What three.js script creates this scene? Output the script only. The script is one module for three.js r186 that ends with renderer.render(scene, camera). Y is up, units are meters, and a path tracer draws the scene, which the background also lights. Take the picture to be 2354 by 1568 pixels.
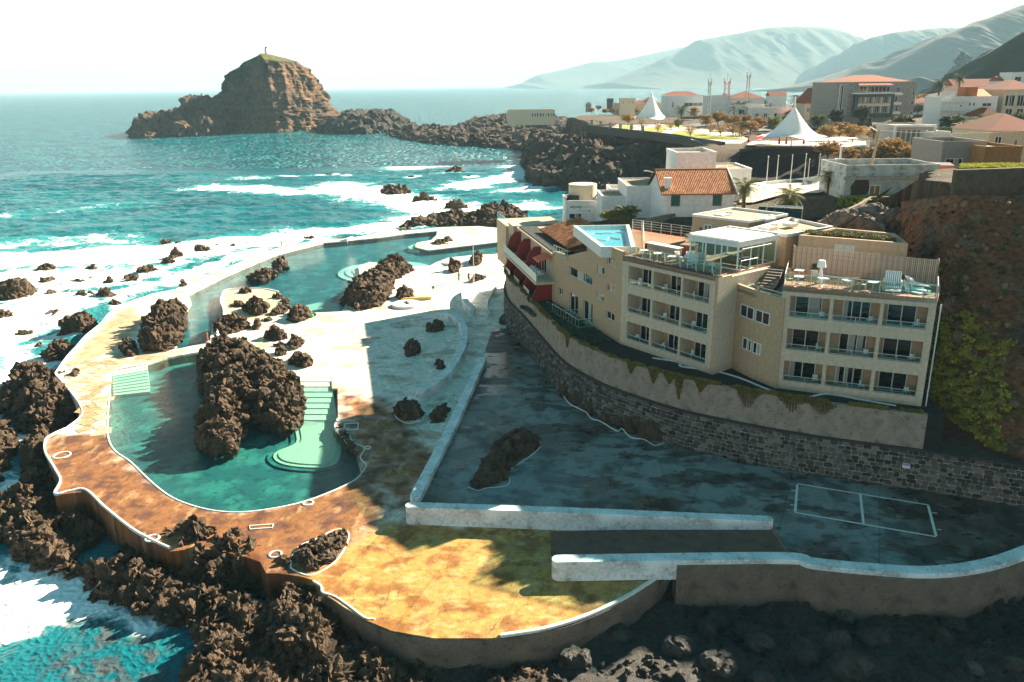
import * as THREE from 'three';
import { mergeGeometries, mergeVertices } from 'three/addons/utils/BufferGeometryUtils.js';
import { ImprovedNoise } from 'three/addons/math/ImprovedNoise.js';
import { MarchingCubes } from 'three/addons/objects/MarchingCubes.js';

// ---------------------------------------------------------------- camera, sky, sun, exposure
const scene = new THREE.Scene();
const LENS = 1850, EYE = 37, PITCH = Math.atan((784 - 196) / LENS), ROLL = 0.72 * Math.PI / 180;
const camera = new THREE.PerspectiveCamera(2 * Math.atan(784 / LENS) * 180 / Math.PI, 1024 / 682, 1, 90000);
camera.position.set(0, EYE, 0);
camera.rotation.order = 'YXZ';
camera.rotation.set(-PITCH, 0, -ROLL);
const renderer = new THREE.WebGLRenderer({ antialias: true });
renderer.toneMapping = THREE.LinearToneMapping;
renderer.toneMappingExposure = 4.6;
renderer.shadowMap.enabled = true;
const SUN_AZ = 55 * Math.PI / 180, SUN_EL = 28.5 * Math.PI / 180;
const SUN = new THREE.Vector3(Math.sin(SUN_AZ) * Math.cos(SUN_EL), Math.sin(SUN_EL), -Math.cos(SUN_AZ) * Math.cos(SUN_EL));
const sun = new THREE.DirectionalLight(new THREE.Color().setRGB(1, 0.86, 0.66), 5);
sun.position.copy(SUN).multiplyScalar(400);
sun.castShadow = true;
sun.shadow.mapSize.set(4096, 4096);
Object.assign(sun.shadow.camera, { left: -300, right: 300, top: 300, bottom: -300, near: 1, far: 1200 });
scene.add(sun);

// ---------------------------------------------------------------- noise and random numbers
const perlin = new ImprovedNoise();
const N3 = (x, y, z) => perlin.noise(x, y, z);
function fbm(x, y, z, oct = 4) { let s = 0, a = 0.5, f = 1; for (let i = 0; i < oct; i++) { s += a * N3(x * f, y * f, z * f + i * 7.3); a *= 0.5; f *= 2.03; } return s; }
function billow(x, y, z, oct = 4) { let s = 0, a = 0.5, f = 1; for (let i = 0; i < oct; i++) { s += a * Math.abs(N3(x * f + i * 3.1, y * f, z * f)); a *= 0.55; f *= 2.1; } return s; }
const random = (seed) => () => { seed = (seed + 0x6D2B79F5) | 0; let t = Math.imul(seed ^ (seed >>> 15), 1 | seed); t = (t + Math.imul(t ^ (t >>> 7), 61 | t)) ^ t; return ((t ^ (t >>> 14)) >>> 0) / 4294967296; };
const clamp = (x, a = 0, b = 1) => Math.min(b, Math.max(a, x));
const smooth = (a, b, x) => { const t = clamp((x - a) / (b - a)); return t * t * (3 - 2 * t); };
const mix = (a, b, t) => a + (b - a) * t;
const mix3 = (a, b, t) => [mix(a[0], b[0], t), mix(a[1], b[1], t), mix(a[2], b[2], t)];

// the sky: a pale bright band of haze over the sea, thin cloud, deep teal overhead, the same all round
{
  const w = 1024, h = 512, d = new Float32Array(w * h * 4);
  for (let j = 0; j < h; j++) {
    const el = ((j + 0.5) / h - 0.5) * 180;
    for (let i = 0; i < w; i++) {
      const a = (i + 0.5) / w * 2 * Math.PI;
      const t = smooth(2, 22, el), hz = smooth(-2, 5, el);
      let c = mix3(mix3([0.30, 0.31, 0.31], [0.39, 0.35, 0.31], hz), [0.003, 0.044, 0.064], Math.pow(t, 0.8));
      const n = fbm(Math.cos(a) * 3.2, el * 0.16, Math.sin(a) * 3.2, 5) + 0.1;
      const cl = smooth(0.02, 0.45, n) * smooth(1, 4, el) * (1 - smooth(5, 14, el));
      c = mix3(c, [0.48, 0.43, 0.385], cl * 0.9);
      const st = smooth(0.12, 0.4, fbm(Math.cos(a) * 5 + 9, el * 0.9, Math.sin(a) * 5, 4)) * smooth(0.5, 1.5, el) * (1 - smooth(3, 6, el));
      c = mix3(c, [0.22, 0.27, 0.285], st * 0.8);
      d.set([c[0], c[1], c[2], 1], (j * w + i) * 4);
    }
  }
  const sky = new THREE.DataTexture(d, w, h, THREE.RGBAFormat, THREE.FloatType);
  sky.mapping = THREE.EquirectangularReflectionMapping;
  sky.magFilter = sky.minFilter = THREE.LinearFilter;
  sky.needsUpdate = true;
  scene.background = sky;
  scene.environment = sky;
}
scene.fog = new THREE.FogExp2(new THREE.Color().setRGB(0.50, 0.82, 1.0), 0.0001);

// ---------------------------------------------------------------- places: the survey marks below are sight lines of the camera, met with a level
function sight(px, py) {
  const u = (px - 1177) / LENS, v = (784 - py) / LENS, c = Math.cos(ROLL), s = Math.sin(ROLL), ul = u * c + v * s, vl = v * c - u * s;
  return [ul, vl * Math.cos(PITCH) - Math.sin(PITCH), -(Math.cos(PITCH) + vl * Math.sin(PITCH))];
}
const V2 = (x, z) => new THREE.Vector2(x, z), V3 = (x, y, z) => new THREE.Vector3(x, y, z);
function on(px, py, h) { const d = sight(px, py), t = (h - EYE) / d[1]; return V3(d[0] * t, h, d[2] * t); }      // the point of that sight line at height h
function away(px, py, z) { const d = sight(px, py), t = z / d[2]; return V3(d[0] * t, EYE + d[1] * t, z); }      // the point at depth z
const onAll = (list, h) => list.map(([x, y]) => { const p = on(x, y, h); return [p.x, p.z]; });

// ---------------------------------------------------------------- building blocks
const taken = {};
function numbered(n) { const k = taken[n] = (taken[n] ?? -1) + 1; return k ? n + '_' + String(k).padStart(3, '0') : n; }
function mesh(name, geo, mat, parent = scene) {
  const m = new THREE.Mesh(Array.isArray(geo) ? (geo.length > 1 ? mergeGeometries(geo.map(plain)) : geo[0]) : geo, mat);
  m.name = parent === scene ? numbered(name) : name;
  m.castShadow = m.receiveShadow = true;
  parent.add(m);
  return m;
}
function plain(g) { const o = g.index ? g.toNonIndexed() : g; for (const k of Object.keys(o.attributes)) if (!['position', 'normal', 'uv'].includes(k)) o.deleteAttribute(k); if (!o.attributes.normal) o.computeVertexNormals(); if (!o.attributes.uv) o.setAttribute('uv', new THREE.BufferAttribute(new Float32Array(o.attributes.position.count * 2), 2)); return o; }
function tag(o, label, category, group, kind = category ? 'thing' : undefined) { o.userData.label = label; if (category) o.userData.category = category; if (group) o.userData.group = group; if (kind) o.userData.kind = kind; return o; }
function thing(name, label, category, at = [0, 0, 0], turn = 0, group) { const g = new THREE.Group(); g.name = numbered(name); g.position.set(...at); g.rotation.y = turn; scene.add(g); return tag(g, label, category, group); }
function copy(o, at, turn, label) { const c = o.clone(); c.name = numbered(o.name.replace(/_\d{3}$/, '')); c.userData = { ...o.userData }; if (label) c.userData.label = label; c.position.set(...at); if (turn !== undefined) c.rotation.y = turn; scene.add(c); return c; }
const structure = (o) => { o.userData.kind = 'structure'; return o; };
// box with uv in metres
function box(w, h, d, x = 0, y = 0, z = 0, ry = 0, rx = 0, rz = 0) {
  const g = new THREE.BoxGeometry(w, h, d), uv = g.attributes.uv, s = [[d, h], [d, h], [w, d], [w, d], [w, h], [w, h]];
  for (let i = 0; i < 24; i++) { const k = s[i >> 2]; uv.setXY(i, uv.getX(i) * k[0] + x * 0.37, uv.getY(i) * k[1] + y); }
  if (rz) g.rotateZ(rz); if (rx) g.rotateX(rx); if (ry) g.rotateY(ry);
  g.translate(x, y, z); return g;
}
// a straight wall between two plan points, on the left (-) or right (+) or both sides of the line
function bar(a, b, t, y0, y1, side = 0) {
  const dx = b[0] - a[0], dz = b[1] - a[1], L = Math.hypot(dx, dz), nx = -dz / L * side * t / 2, nz = dx / L * side * t / 2;
  return box(L, y1 - y0, t, (a[0] + b[0]) / 2 + nx, (y0 + y1) / 2, (a[1] + b[1]) / 2 + nz, -Math.atan2(dz, dx));
}
function rod(a, b, r, seg = 6) { const A = V3(...a), B = V3(...b), g = new THREE.CylinderGeometry(r, r, A.distanceTo(B), seg); g.rotateX(Math.PI / 2); const m = new THREE.Matrix4().lookAt(B, A, Math.abs(B.x - A.x) + Math.abs(B.z - A.z) < 1e-6 ? V3(1, 0, 0) : V3(0, 1, 0)); g.applyMatrix4(m); g.translate((A.x + B.x) / 2, (A.y + B.y) / 2, (A.z + B.z) / 2); return g; }
function tubeAlong(pts, r, seg = 5, n) { return new THREE.TubeGeometry(new THREE.CatmullRomCurve3(pts.map((p) => V3(...p))), n ?? pts.length * 5, r, seg); }
// a solid over a plan polygon, uv = plan metres on top
function slab(poly, y0, y1, holes = []) {
  const sh = new THREE.Shape(poly.map(([x, z]) => V2(x, -z)));
  for (const h of holes) sh.holes.push(new THREE.Path(h.map(([x, z]) => V2(x, -z))));
  const g = new THREE.ExtrudeGeometry(sh, { depth: y1 - y0, bevelEnabled: false });
  g.rotateX(-Math.PI / 2); g.translate(0, y0, 0);
  return g;
}
// a flat sheet over a plan polygon
function sheet(poly, y, holes = []) { const sh = new THREE.Shape(poly.map(([x, z]) => V2(x, -z))); for (const h of holes) sh.holes.push(new THREE.Path(h.map(([x, z]) => V2(x, -z)))); const g = new THREE.ShapeGeometry(sh); g.rotateX(-Math.PI / 2); g.translate(0, y, 0); return g; }
function curve2(pts, n, closed = false) { return new THREE.CatmullRomCurve3(pts.map((p) => V3(p[0], p[2] ?? 0, p[1])), closed, 'catmullrom', 0.5).getPoints(n).map((p) => [p.x, p.z, p.y]); }
// a strip of rectangular section swept along plan points [x, z, y-top]; w across, h deep, chamfered top
function sweep(pts, w, h, closed = false, top = 0, shift = 0) {
  const pos = [], uv = [], idx = [], n = pts.length, c = Math.min(0.04, w * 0.2, h * 0.3);
  const prof = [[-w / 2, -h], [-w / 2, -c], [-w / 2 + c, 0], [w / 2 - c, 0], [w / 2, -c], [w / 2, -h]];
  let run = 0;
  for (let i = 0; i < n; i++) {
    const p = pts[i], a = closed ? pts[(i + n - 1) % n] : pts[Math.max(0, i - 1)], b = closed ? pts[(i + 1) % n] : pts[Math.min(n - 1, i + 1)];
    const dx = b[0] - a[0], dz = b[1] - a[1], L = Math.hypot(dx, dz) || 1, nx = -dz / L, nz = dx / L, y = (p[2] ?? 0) + top;
    if (i) run += Math.hypot(p[0] - pts[i - 1][0], p[1] - pts[i - 1][1]);
    let acr = 0;
    prof.forEach(([o, dy], k) => { if (k) acr += Math.hypot(o - prof[k - 1][0], dy - prof[k - 1][1]); pos.push(p[0] + nx * (o + shift), y + dy, p[1] + nz * (o + shift)); uv.push(run, acr); });
  }
  const m = prof.length, seg = closed ? n : n - 1;
  for (let i = 0; i < seg; i++) for (let k = 0; k < m - 1; k++) { const a = i * m + k, b = ((i + 1) % n) * m + k; idx.push(a, b, a + 1, b, b + 1, a + 1); }
  if (!closed) for (const [s, f] of [[0, 1], [(n - 1) * m, 0]]) for (let k = 1; k < m - 1; k++) f ? idx.push(s, s + k, s + k + 1) : idx.push(s, s + k + 1, s + k);
  const g = new THREE.BufferGeometry();
  g.setAttribute('position', new THREE.Float32BufferAttribute(pos, 3)); g.setAttribute('uv', new THREE.Float32BufferAttribute(uv, 2)); g.setIndex(idx);
  const o = g.toNonIndexed(); o.computeVertexNormals(); return o;
}
const within = (x, z, poly) => { let c = false; for (let i = 0, j = poly.length - 1; i < poly.length; j = i++) { const [a, b] = poly[i], [d, e] = poly[j]; if ((b > z) !== (e > z) && x < (d - a) * (z - b) / (e - b) + a) c = !c; } return c; };
function segDist(x, z, a, b) { const dx = b[0] - a[0], dz = b[1] - a[1], t = clamp(((x - a[0]) * dx + (z - a[1]) * dz) / (dx * dx + dz * dz || 1)); return Math.hypot(x - a[0] - dx * t, z - a[1] - dz * t); }
function lineDist(x, z, pts, closed) { let m = 1e9; for (let i = 0; i + 1 < pts.length; i++) m = Math.min(m, segDist(x, z, pts[i], pts[i + 1])); if (closed) m = Math.min(m, segDist(x, z, pts[pts.length - 1], pts[0])); return m; }

// ---------------------------------------------------------------- textures: linear colours in, sRGB bytes out
const enc = (v) => { v = clamp(v); return Math.round(255 * (v <= 0.0031308 ? v * 12.92 : 1.055 * Math.pow(v, 1 / 2.4) - 0.055)); };
function texture(w, h, fn, { color = true, repeat = true } = {}) {
  const d = new Uint8Array(w * h * 4);
  for (let j = 0; j < h; j++) for (let i = 0; i < w; i++) { const c = fn((i + 0.5) / w, (j + 0.5) / h); const k = (j * w + i) * 4; if (color) { d[k] = enc(c[0]); d[k + 1] = enc(c[1]); d[k + 2] = enc(c[2]); } else d[k] = d[k + 1] = d[k + 2] = Math.round(255 * clamp(c)); d[k + 3] = 255; }
  const t = new THREE.DataTexture(d, w, h, THREE.RGBAFormat);
  t.colorSpace = color ? THREE.SRGBColorSpace : THREE.NoColorSpace;
  t.magFilter = THREE.LinearFilter; t.minFilter = THREE.LinearMipmapLinearFilter; t.generateMipmaps = true;
  t.wrapS = t.wrapT = repeat ? THREE.RepeatWrapping : THREE.ClampToEdgeWrapping;
  t.needsUpdate = true; return t;
}
// tileable noise on the unit square
const lattice2 = (i, j, k) => { let h = Math.imul(i, 374761393) ^ Math.imul(j, 668265263) ^ Math.imul(k, 1274126177); h = Math.imul(h ^ (h >>> 13), 1274126177); return ((h ^ (h >>> 16)) >>> 0) / 4294967296 * 6.2831853; };
function tileN(u, v, f, seed = 0) { // gradient noise of f cells, repeating
  const p = Math.max(1, Math.round(f)), k = Math.round(seed * 10), x = u * p, y = v * p, i = Math.floor(x), j = Math.floor(y), a = x - i, b = y - j, q = (m, n) => { const g = lattice2((i + m) % p, (j + n) % p, k); return Math.cos(g) * (a - m) + Math.sin(g) * (b - n); }, s = a * a * a * (a * (a * 6 - 15) + 10), t = b * b * b * (b * (b * 6 - 15) + 10);
  return mix(mix(q(0, 0), q(1, 0), s), mix(q(0, 1), q(1, 1), s), t) * 1.2;
}
function tileF(u, v, f, oct, seed = 0) { let s = 0, a = 0.5; for (let i = 0; i < oct; i++) { s += a * tileN(u, v, f, seed + i * 5.1); a *= 0.55; f *= 2; } return s; }
const tiled = (t, rx, ry = rx) => { const c = t.clone(); c.repeat.set(rx, ry); c.needsUpdate = true; return c; };
const rgb = (r, g, b) => new THREE.Color().setRGB(r, g, b);
const paint = (c, rough = 0.8, extra = {}) => new THREE.MeshStandardMaterial({ color: Array.isArray(c) ? rgb(...c) : c, roughness: rough, ...extra });
const grainTex = texture(512, 512, (u, v) => { const n = tileF(u, v, 6, 5) * 0.55 + tileF(u, v, 60, 2, 9) * 0.4; const k = clamp(0.86 + n * 0.5, 0.35, 1); return [k, k * 0.99, k * 0.97]; });
const grainBump = texture(512, 512, (u, v) => 0.5 + tileF(u, v, 24, 4, 3) * 0.7, { color: false });
const stainTex = texture(1024, 1024, (u, v) => { const a = tileF(u, v, 5, 5, 2), b = tileF(u, v, 40, 3, 8), k = clamp(0.84 + a * 0.55 + b * 0.35, 0.2, 1), w = smooth(0.1, 0.35, tileF(u, v, 9, 4, 21)); return mix3([k, k * 0.98, k * 0.95], [0.5 * k, 0.42 * k, 0.34 * k], w * 0.6); });
const grained = (c, rough = 0.85, scale = 0.5, bump = 0.01, extra = {}) => paint(c, rough, { map: tiled(grainTex, scale), bumpMap: tiled(grainBump, scale * 1.7), bumpScale: bump, ...extra });
const stained = (c, rough = 0.9, scale = 0.2, bump = 0.02, extra = {}) => paint(c, rough, { map: tiled(stainTex, scale), bumpMap: tiled(grainBump, scale * 3), bumpScale: bump, ...extra });

// ================================================================ SEA
// rocks that stand in the surf: [px, py of the middle at the waterline, half width, half depth, height in metres, label]
const SURF = [
  [104, 624, 3.4, 2.0, 2.0, 'low brown rock far out in the white surf, pointed to the sea'],
  [211, 621, 1.7, 1.2, 1.6, 'small wedge of rock alone in the foam beyond the reef'],
  [22, 680, 4.2, 4.5, 3.6, 'broad ochre rock cut by the picture edge in the white surf'],
  [118, 648, 2.8, 1.8, 1.6, 'flat topped rock below the pointed one in the surf'],
  [175, 652, 2.3, 1.4, 1.2, 'ragged low rock in the middle of the outer foam'],
  [211, 641, 1.2, 0.8, 0.9, 'tiny rock just above the ragged low one in the foam'],
  [129, 675, 1.7, 1.3, 1.5, 'two humped rock in the foam between the ochre rock and the reef'],
  [6, 728, 2.6, 2.0, 1.8, 'dark rock at the picture edge under the broad ochre rock'],
  [133, 722, 2.4, 1.5, 1.2, 'slanting flat rock with a tail in the inner foam'],
  [192, 684, 2.4, 1.7, 2.1, 'knobbly rock at the near end of the long reef'],
  [237, 683, 2.3, 1.6, 2.2, 'blocky dark rock second along the long reef'],
  [252, 653, 1.4, 1.0, 1.6, 'small upright rock behind the blocky one on the reef'],
  [298, 645, 2.5, 1.6, 2.2, 'wide rock with water running off it in the long reef'],
  [338, 627, 2.0, 1.5, 3.2, 'tallest round rock in the middle of the long reef'],
  [382, 610, 2.4, 1.6, 2.6, 'jagged rock behind the tallest one in the long reef'],
  [406, 592, 1.9, 1.5, 2.6, 'domed rock near the far end of the long reef'],
  [382, 563, 1.5, 1.0, 2.4, 'light brown rock with spray at the far end of the surf'],
  [412, 562, 1.2, 0.8, 1.6, 'small pale rock beside the spray at the far surf'],
  [463, 575, 2.3, 1.5, 2.2, 'split rock standing alone beyond the long reef'],
  [496, 566, 1.1, 0.8, 1.1, 'small round rock seaward of the swimmers wall'],
  [530, 565, 1.5, 0.8, 1.1, 'thin flat rock in the foam off the pool wall'],
  [562, 562, 2.1, 0.9, 0.9, 'last flat rock before the pool wall bends'],
  [262, 704, 1.2, 1.0, 1.7, 'small dark rock leaning on the outside of the pool wall'],
  [183, 762, 2.6, 3.0, 3.9, 'tall dark pillar of rock against the pool wall'],
  [131, 826, 2.6, 2.6, 3.4, 'rounded brown rock below the tall pillar by the sea wall'],
  [82, 845, 1.3, 0.9, 1.1, 'low dark rock awash left of the rounded brown one'],
  [88, 795, 0.9, 0.7, 0.9, 'small rock awash between the pillar and the foam'],
  [713, 551, 3.6, 1.4, 1.4, 'long low rock along the outside of the far pool wall'],
  [905, 446, 6.0, 3.4, 4.6, 'tallest sea stack with waves breaking over it off the pools'],
  [976, 462, 4.4, 2.4, 3.0, 'sloping rock joined to the tall breaking stack'],
  [1048, 398, 5.6, 3.0, 3.4, 'far flat rock in the breakers under the cliff'],
  [1050, 478, 4.2, 2.6, 3.2, 'rock with a pale foot between the stack and the pool reef'],
  [755, 403, 2.0, 1.2, 1.2, 'small reddish rock far out in open water'],
  [792, 403, 1.3, 0.8, 0.9, 'tiniest reddish rock far out in open water'],
  [1080, 408, 1.6, 1.2, 1.3, 'small rock just under the far flat rock in the breakers'],
  [945, 408, 1.8, 1.2, 1.3, 'small pointed rock behind the tall breaking stack'],
  [30, 905, 1.6, 1.4, 1.4, 'dark wave washed rock at the picture edge above the big reef'],
  [55, 765, 1.5, 1.1, 0.8, 'flat wet rock almost covered by the inner foam'],
];
const FOAM = [ // [px, py, px, py at sea level, radius in metres, strength]
  [0, 598, 330, 590, 11, 1.05], [0, 645, 260, 640, 10, 1.0], [330, 592, 640, 548, 10, 1.05], [120, 700, 0, 765, 9, 0.9], [620, 548, 860, 522, 7, 0.95], [250, 690, 420, 640, 5, 0.75], [420, 640, 600, 580, 4, 0.8],
  [480, 432, 780, 446, 9, 0.8], [560, 410, 700, 405, 6, 0.55], [780, 430, 1080, 495, 13, 1.0], [940, 385, 1160, 362, 12, 1.0], [1060, 430, 1215, 400, 10, 0.95], [1150, 362, 1235, 402, 9, 0.9], [880, 525, 1200, 475, 11, 0.8], [1180, 440, 1260, 430, 8, 0.8],
  [0, 560, 260, 553, 9, 0.5], [0, 1335, 90, 1400, 3.6, 1.1], [40, 1420, 130, 1330, 3, 0.75], [20, 800, 110, 850, 4, 0.7], [0, 870, 60, 900, 4, 0.6], [0, 960, 60, 1100, 2.4, 0.5], [150, 1420, 330, 1500, 2.2, 0.42], [0, 500, 300, 470, 12, 0.25], [250, 1400, 420, 1330, 1.6, 0.5],
  [310, 318, 750, 310, 10, 0.95], [750, 308, 960, 300, 12, 0.85], [950, 312, 1050, 330, 9, 0.7], [900, 318, 960, 330, 7, 0.5], [1050, 365, 1220, 345, 10, 0.6],
].map(([a, b, c, d, r, s]) => { const p = on(a, b, 0), q = on(c, d, 0); return [[p.x, p.z], [q.x, q.z], r, s]; });
const SX0 = -240, SX1 = 110, SZ0 = -18, SZ1 = -398;                       // the near sea
const surfAt = SURF.map((s) => { const p = on(s[0], s[1], 0); return [p.x, p.z, s[2], s[3]]; });
function foamField(x, z) {
  let f = 0;
  const wx = x + 5 * N3(x * 0.06, 3, z * 0.06), wz = z + 5 * N3(x * 0.06, 8, z * 0.06);
  for (const [a, b, r, s] of FOAM) { const d = segDist(wx, wz, a, b) / r; if (d < 2) f = Math.max(f, s * Math.exp(-d * d * 0.9)); }
  for (const [rx, rz, hw, hd] of surfAt) { const d = Math.hypot((wx - rx) / (hw + 1.4), (wz - rz) / (hd + 1.8)); if (d < 2) f = Math.max(f, 0.85 * Math.exp(-d * d * 0.8)); }
  return f;
}
const DEEP = [0.005, 0.085, 0.115], TEAL = [0.014, 0.22, 0.24], MILK = [0.06, 0.34, 0.35], WHITE = [0.92, 0.93, 0.92];
const ALGAE = [[230, 1450, 330, 1540, 3], [150, 1540, 330, 1545, 3], [180, 1420, 260, 1430, 1.6], [330, 1480, 360, 1560, 2]].map(([a, b, c, d, r]) => { const p = on(a, b, 0), q = on(c, d, 0); return [[p.x, p.z], [q.x, q.z], r]; });
const algae = (x, z) => (z < -60 || x > 5 ? 0 : ALGAE.reduce((m, [a, b, r]) => Math.max(m, 1 - segDist(x, z, a, b) / r), 0));
{
  const W = 2048, H = 2048, d = new Uint8Array(W * H * 4), r = new Uint8Array(W * H * 4), low = new Float32Array(513 * 513);
  for (let j = 0; j <= 512; j++) for (let i = 0; i <= 512; i++) low[j * 513 + i] = foamField(mix(SX0, SX1, i / 512), mix(SZ0, SZ1, j / 512));
  for (let j = 0; j < H; j++) for (let i = 0; i < W; i++) {
    const x = mix(SX0, SX1, (i + 0.5) / W), z = mix(SZ0, SZ1, (j + 0.5) / H);
    const fi = i / 4, fj = j / 4, i0 = Math.min(511, fi | 0), j0 = Math.min(511, fj | 0), u = fi - i0, v = fj - j0, L = low;
    const f = mix(mix(L[j0 * 513 + i0], L[j0 * 513 + i0 + 1], u), mix(L[(j0 + 1) * 513 + i0], L[(j0 + 1) * 513 + i0 + 1], u), v);
    const edge = smooth(0, 40, Math.min(x - SX0, SX1 - x, z - SZ1, 60));
    const big = fbm(x * 0.018, 1.5, z * 0.03, 3);
    let c = mix3(DEEP, TEAL, clamp(0.3 + big * 0.9) * edge * 0.7 + 0.08);
    let foam = 0;
    if (f > 0.03 || true) {
      const wx = x + 1.6 * N3(x * 0.3, 2, z * 0.3), wz = z + 1.6 * N3(x * 0.3, 6, z * 0.3);
      const lace = 1 - Math.abs(N3(wx * 0.34, 4, wz * 0.5)) * 3.1, lace2 = 1 - Math.abs(N3(wx * 0.9 + 7, 9, wz * 1.2)) * 2.6, body = fbm(wx * 0.16, 0.4, wz * 0.22, 4);
      const k = f * 1.25 + body * 0.85 - 0.18;
      foam = clamp(smooth(0.36, 0.80, k + lace2 * 0.10) + smooth(0.55, 0.95, lace) * smooth(0.1, 0.5, k) * 0.9 + smooth(0.6, 0.95, lace2) * smooth(0.25, 0.6, k) * 0.6);
      const wc = smooth(0.44, 0.54, fbm(x * 0.05, 7, z * 0.22, 4)) * smooth(0.45, 0.9, lace2) * edge;   // scattered whitecaps
      foam = Math.max(foam, wc * 0.8);
      const bar = 0.2 + 0.8 * smooth(-48, -74, z);   // over the black reef in front the water stays dark and clear
      c = mix3(c, TEAL, smooth(0.02, 0.3, f) * bar);
      c = mix3(c, MILK, smooth(0.18, 0.75, f + body * 0.35) * bar);
    }
    { const al = algae(x, z); if (al > 0) c = mix3(c, mix3([0.10, 0.018, 0.035], [0.16, 0.07, 0.02], clamp(0.5 + N3(x * 2.2, 5, z * 2.2))), al * smooth(-0.05, 0.12, fbm(x * 0.7, 61, z * 0.7, 4)) * 0.5); }
    c = mix3(c, WHITE, foam);
    const k = (j * W + i) * 4;
    d[k] = enc(c[0]); d[k + 1] = enc(c[1]); d[k + 2] = enc(c[2]); d[k + 3] = 255;
    r[k] = r[k + 1] = r[k + 2] = Math.round(255 * mix(0.16, 0.9, foam)); r[k + 3] = 255;
  }
  const make = (a, srgb) => { const t = new THREE.DataTexture(a, W, H, THREE.RGBAFormat); t.colorSpace = srgb ? THREE.SRGBColorSpace : THREE.NoColorSpace; t.magFilter = THREE.LinearFilter; t.minFilter = THREE.LinearMipmapLinearFilter; t.generateMipmaps = true; t.needsUpdate = true; return t; };
  var seaMap = make(d, true), seaRough = make(r, false);
}
const rippleTex = texture(1024, 1024, (u, v) => 0.5 + tileF(u, v, 20, 5, 4) * 0.6 + 0.22 * (1 - Math.abs(tileN(u, v, 34, 12)) * 2.4), { color: false });
const seaWaves = (x, z) => 0.7 * N3(x * 0.045, 1, z * 0.09) + 0.62 * N3(x * 0.12 + z * 0.03, 5, z * 0.22) + 0.36 * (1 - Math.abs(N3(x * 0.26, 9, z * 0.4)) * 2);
{
  const nx = 300, nz = 380, g = new THREE.PlaneGeometry(1, 1, nx, nz), p = g.attributes.position, uv = g.attributes.uv, uv1 = new Float32Array(p.count * 2);
  for (let k = 0; k < p.count; k++) {
    const u = uv.getX(k), v = 1 - uv.getY(k), x = mix(SX0, SX1, u), z = mix(SZ0, SZ1, v);
    const e = smooth(0, 30, Math.min(x - SX0, SX1 - x, SZ0 - z, z - SZ1)), calm = 0.45 + 0.55 * smooth(-70, -150, z);
    p.setXYZ(k, x, e * calm * seaWaves(x, z), z); uv.setXY(k, u, v); uv1[2 * k] = x / 22; uv1[2 * k + 1] = z / 22;
  }
  g.setAttribute('uv1', new THREE.BufferAttribute(uv1, 2));
  const ix = g.index.array; for (let k = 0; k < ix.length; k += 3) { const t = ix[k]; ix[k] = ix[k + 1]; ix[k + 1] = t; }
  g.computeVertexNormals(); if (g.attributes.normal.getY(5) < 0) { for (let k = 0; k < ix.length; k += 3) { const t = ix[k]; ix[k] = ix[k + 1]; ix[k + 1] = t; } g.computeVertexNormals(); }
  const rip = rippleTex.clone(); rip.channel = 1; rip.needsUpdate = true;
  structure(mesh('sea', g, new THREE.MeshPhysicalMaterial({ map: seaMap, roughnessMap: seaRough, roughness: 1, ior: 1.33, specularIntensity: 0.5, bumpMap: rip, bumpScale: 0.25 }))).userData.label = 'teal ocean with white breaking surf';
  const R = 16000, far = [];
  const quad = (x0, x1, z0, z1) => { const q = new THREE.PlaneGeometry(x1 - x0, z0 - z1, 1, 1); q.rotateX(-Math.PI / 2); q.translate((x0 + x1) / 2, 0, (z0 + z1) / 2); const a = q.attributes, t = a.uv; for (let k = 0; k < 4; k++) t.setXY(k, a.position.getX(k) / 60, a.position.getZ(k) / 60); far.push(q); };
  quad(-R, R, SZ1, -R); quad(-R, SX0, 300, SZ1); quad(SX1, R, 300, SZ1); quad(SX0, SX1, 300, SZ0);
  const farTex = texture(1024, 1024, (u, v) => { const n = tileF(u, v, 8, 5, 31), w = smooth(0.34, 0.44, tileF(u, v, 9, 5, 41)) * smooth(0.1, 0.4, tileN(u, v, 70, 5)); return mix3(mix3(DEEP, TEAL, clamp(0.28 + n * 1.1)), WHITE, w * 0.6); });
  structure(mesh('open_sea', far, new THREE.MeshPhysicalMaterial({ map: tiled(farTex, 0.35, 0.35), roughness: 0.24, ior: 1.33, bumpMap: tiled(rippleTex, 0.5), bumpScale: 6, specularIntensity: 0.45 }))).userData.label = 'open ocean out to the pale horizon';
}

// ================================================================ POOL DECK (level 3)
const DECK = 3, WATER = 2.8;
const outer = onAll([[1522, 1322], [1440, 1375], [1350, 1418], [1250, 1450], [1130, 1467], [1000, 1467], [900, 1450], [840, 1425], [790, 1395], [745, 1365], [725, 1335], [690, 1325], [640, 1318], [612, 1318], [598, 1292], [565, 1280], [510, 1268], [440, 1262], [392, 1268], [350, 1245], [300, 1217], [268, 1195], [235, 1165], [198, 1130], [125, 1138], [138, 1105], [125, 1075], [105, 1040], [106, 1010], [150, 985], [186, 955], [182, 930], [165, 905], [145, 880], [128, 862], [153, 822], [175, 798], [196, 773], [215, 760], [233, 742], [248, 724], [276, 702], [310, 688], [350, 675], [405, 664], [435, 646], [515, 617], [613, 578], [632, 571], [744, 549], [791, 549], [866, 537], [937, 530], [1018, 522], [1100, 520], [1190, 528], [1215, 545], [1185, 600], [1195, 660], [1230, 760], [1320, 900], [1400, 960], [1575, 1235]], DECK);
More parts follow.
